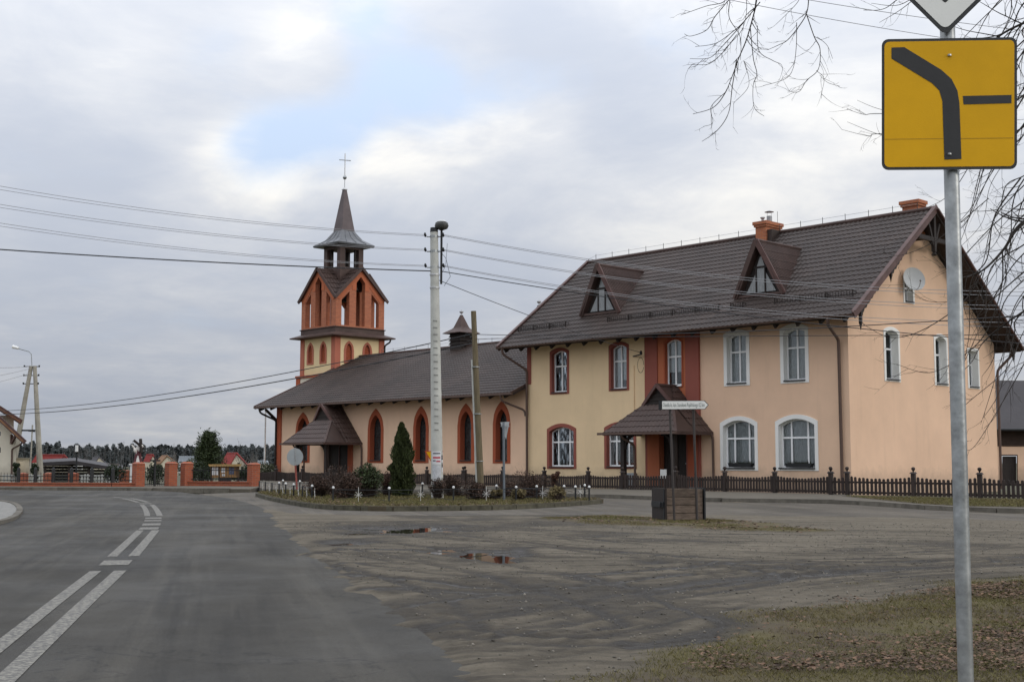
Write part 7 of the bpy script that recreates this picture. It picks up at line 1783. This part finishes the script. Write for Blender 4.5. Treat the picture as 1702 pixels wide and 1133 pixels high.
# flagpole
fp = GW(439, 70, tzw(70)); ftop = W(440, 672, 70)
fpo = thing('flagpole', fp, 'thin white flagpole standing left of the church corner', 'flagpole'); MB().tube([fp, Vector((fp.x, fp.y, ftop.z))], [.06, .04], 8).build('pole', M_white, fpo); MB().lathe([(.0, -.06), (.06, 0), (.0, .06)], (fp.x, fp.y, ftop.z), 8).build('ball', M_white, fpo)
# barn at the right
bw_ = 74; bn = thing('barn', GW(1720, bw_), 'low barn with dark roof and timber band behind the gable at right edge', 'barn')
BN = lambda a, b, d: W(a, b, bw_-d)
MB().fill([(1600, 803), (1900, 803), (1900, 741), (1600, 741)], [[(1665, 803), (1690, 803), (1690, 757), (1665, 757)]], BN, 0, -.4).build('wall', M_peach, bn)
MB().fill([(1600, 741.3), (1900, 741.3), (1900, 712), (1600, 712)], [], BN, .03, -.3).build('timber_band', M_brownbarn, bn)
for k_ in range(7): MB().fill([(1600, 714+k_*3.9), (1900, 714+k_*3.9), (1900, 717.2+k_*3.9), (1600, 717.2+k_*3.9)], [], BN, .07, .032).build('board', M_brownbarn, bn)
dr = MB().fill([(1666, 803), (1689, 803), (1689, 758), (1666, 758)], [], BN, -.1, -.16).build('door', M_darkwood, bn)
MB().fill([(1663.5, 803), (1665.2, 803), (1665.2, 756.8), (1690, 756.8), (1690, 803), (1691.6, 803), (1691.6, 755), (1663.5, 755)], [], BN, .06, -.1).build('door_frame', M_brownbarn, dr)
e0, e1 = BN(1590, 712.5, .7), BN(1920, 712.5, .7); r0, r1 = BN(1590, 632, 0), BN(1920, 632, 0); r0 = r0+NH*3.6; r1 = r1+NH*3.6
r0.z = r1.z = W(1650, 632, bw_+3.6).z
slab(bn, 'roof', [e0, e1, r1, r0], .15, M_darkroof)
slab(bn, 'rear_roof', [e0+NH*8.5, e1+NH*8.5, r1, r0], .15, M_darkroof)
MB().tube([e0-NH*.05-Vector((0, 0, .05)), e1-NH*.05-Vector((0, 0, .05))], .08, 8).build('gutter', M_black, bn)
# ---- trees behind the fence
def pine(px, w, top, wid, label, seed, m=M_pine, n=5000, name='pine_tree'):
    r = np.random.default_rng(seed); b = GW(px, w, tzw(w)); H = W(px, top, w).z-b.z; wd = wid*w/FPX; t = thing(name, b, label, 'tree')
    MB().tube([b, b+Vector((0, 0, H*.96))], [.09, .02], 8).build('trunk', M_bark, t); segs_ = []; pts = []
    for k_ in range(11):
        zf = .12+.80*k_/11; nb_ = 6 if k_ < 9 else 5
        for j in range(nb_):
            a = 6.28*(j+r.random()*.6)/nb_; L = wd/2*(1.25-1.1*zf**.9)*(.75+.5*r.random()); p0 = np.array([b.x, b.y, b.z+zf*H]); e = p0+np.array([math.cos(a)*L, math.sin(a)*L, L*(.30+.5*zf)]); segs_.append((p0, e, .02, .006))
            q = r.random(n//66)**.7; pts.append(p0+(e-p0)*q[:, None]+r.normal(size=(len(q), 3))*np.array([.10, .10, .09])*wd*(.25+.75*q[:, None]))
    for a in (-.35, 0, .4): # upright candles at the tip
        p0 = np.array([b.x, b.y, b.z+H*.80]); e = p0+np.array([RGT.x*a*.5, RGT.y*a*.5, H*(.2-.1*abs(a))]); segs_.append((p0, e, .015, .006)); q = r.random(90); pts.append(p0+(e-p0)*q[:, None]+r.normal(size=(90, 3))*.035*wd)
    V, F = twigs(segs_, 4); big_mesh('branches', V, F, M_bark, parent=t); V, F = leaf_cloud(np.concatenate(pts), .055*wd, rng=r, aspect=.22); big_mesh('needles', V, F, m, parent=t)
pine(345, 78, 716, 52, 'bushy young pine behind the notice board', 21, n=12000, m=M_green)
def bare(px, w, top, wid, label, seed, m=None):
    r = random.Random(seed); b = GW(px, w, tzw(w)); H = W(px, top, w).z-b.z; wd = wid*w/FPX; t = thing('bare_birch', b, label, 'tree', 'pale leafless trees in the village'); sg = []
    def gr(p, d, L, rr, l):
        q = p+d*L; sg.append((tuple(p), tuple(q), rr, rr*.6))
        if l: 
            for _ in range(3): gr(p.lerp(q, r.uniform(.5, 1)), (d+Vector((r.gauss(0, .35), r.gauss(0, .35), r.uniform(0, .3)))).normalized(), L*r.uniform(.45, .7), rr*.55, l-1)
    for _ in range(4): gr(b, Vector((r.gauss(0, .14)*wd/H*3, r.gauss(0, .14)*wd/H*3, 1)).normalized(), H*.5, .035*H/4, 3)
    V, F = twigs(sg, 4); big_mesh('branches', V, F, m or M_palebark, parent=t)
bare(420, 95, 745, 24, 'pale leafless tree left of the flagpole', 31); bare(285, 180, 744, 12, 'pale leafless tree above the tan-roofed house', 32)
bare(404, 140, 748, 14, 'thin pale leafless tree behind the red-roofed cream house', 33)
for (px, w_, wd_, h_, sd_, lab_) in ((256, 52.5, 1.0, .95, 41, 'dark evergreen bush behind the iron gate'), (190, 60, 1.0, .8, 42, 'round evergreen bush left of the gate pillar'), (330, 56, 1.6, .9, 43, 'dark bush left of the notice board behind the fence'), (400, 62, 1.4, .8, 44, 'low green bush right of the notice board'), (445, 68, 1.6, 1.1, 45, 'grey green bush between the flagpole and the church'), (57, 74, .5, 1.5, 46, 'narrow dark conifer under the two-legged pole'), (27, 72, .4, 1.5, 47, 'narrow dark conifer in front of the cream house'), (311, 70, 1.2, 1.5, 48, 'pale green bush between the two gate pillars')):
    bush('evergreen_bush', GW(px, w_, tzw(w_)), wd_, h_, lab_, M_greenb if sd_ not in (45, 48) else M_dryg, 1400, .05, 8, sd_, twn=40)
# ---- forest on the horizon: one dark mass of conifers with bare birches in it
r = np.random.default_rng(77); pts = []; sg = []
for k_ in range(1500):
    px = r.uniform(-500, 900); w_ = r.uniform(820, 1010); zb_ = -5.1; p = W(px, 765, w_); hpx = np.interp(px, [-200, 60, 150, 260, 340, 450, 700], [746, 744, 748, 747, 749, 746, 744])
    H = (765-hpx)*w_/FPX*1.0+6+r.normal()*1.7; tree = r.random(); B = np.array([p.x, p.y, zb_]); n = 80
    q = r.random(n); rad_ = (1.15-.95*q**1.5)*H*.125*(.7+.5*r.random()); a = r.random(n)*6.28; pts.append(B+np.stack([np.cos(a)*rad_*r.random(n)**.5, np.sin(a)*rad_*r.random(n)**.5, (.16+.86*q)*H], 1))
    if 0 and tree < .1: sg.append((B, B+np.array([0, 0, H]), .3, .1))
V, F = leaf_cloud(np.concatenate(pts), 1.7, rng=r, aspect=.7); forest = big_mesh('forest', V, F, M_forest, 'stuff'); tag(forest, 'dark pine forest along the horizon behind the village', 'forest')
for k_ in range(90):
    px = r.choice([r.uniform(120, 250), r.uniform(0, 450)]); w_ = r.uniform(740, 815); p = W(px, 765, w_); H = 15+r.normal()*2; B = np.array([p.x, p.y, -5.1]); t_ = B+np.array([r.normal()*.6, r.normal()*.6, H*.9]); sg.append((B, t_, .22, .06))
    for _ in range(9):
        q = r.uniform(.4, .95); c = B+(t_-B)*q; sg.append((c, c+np.array([r.normal()*1.1, r.normal()*1.1, 2.4*r.random()+.8]), .09, .03))
V, F = twigs(sg, 3); tag(big_mesh('birch_belt', V, F, M_birchfar, 'stuff'), 'pale bare birches along the edge of the forest', 'forest')
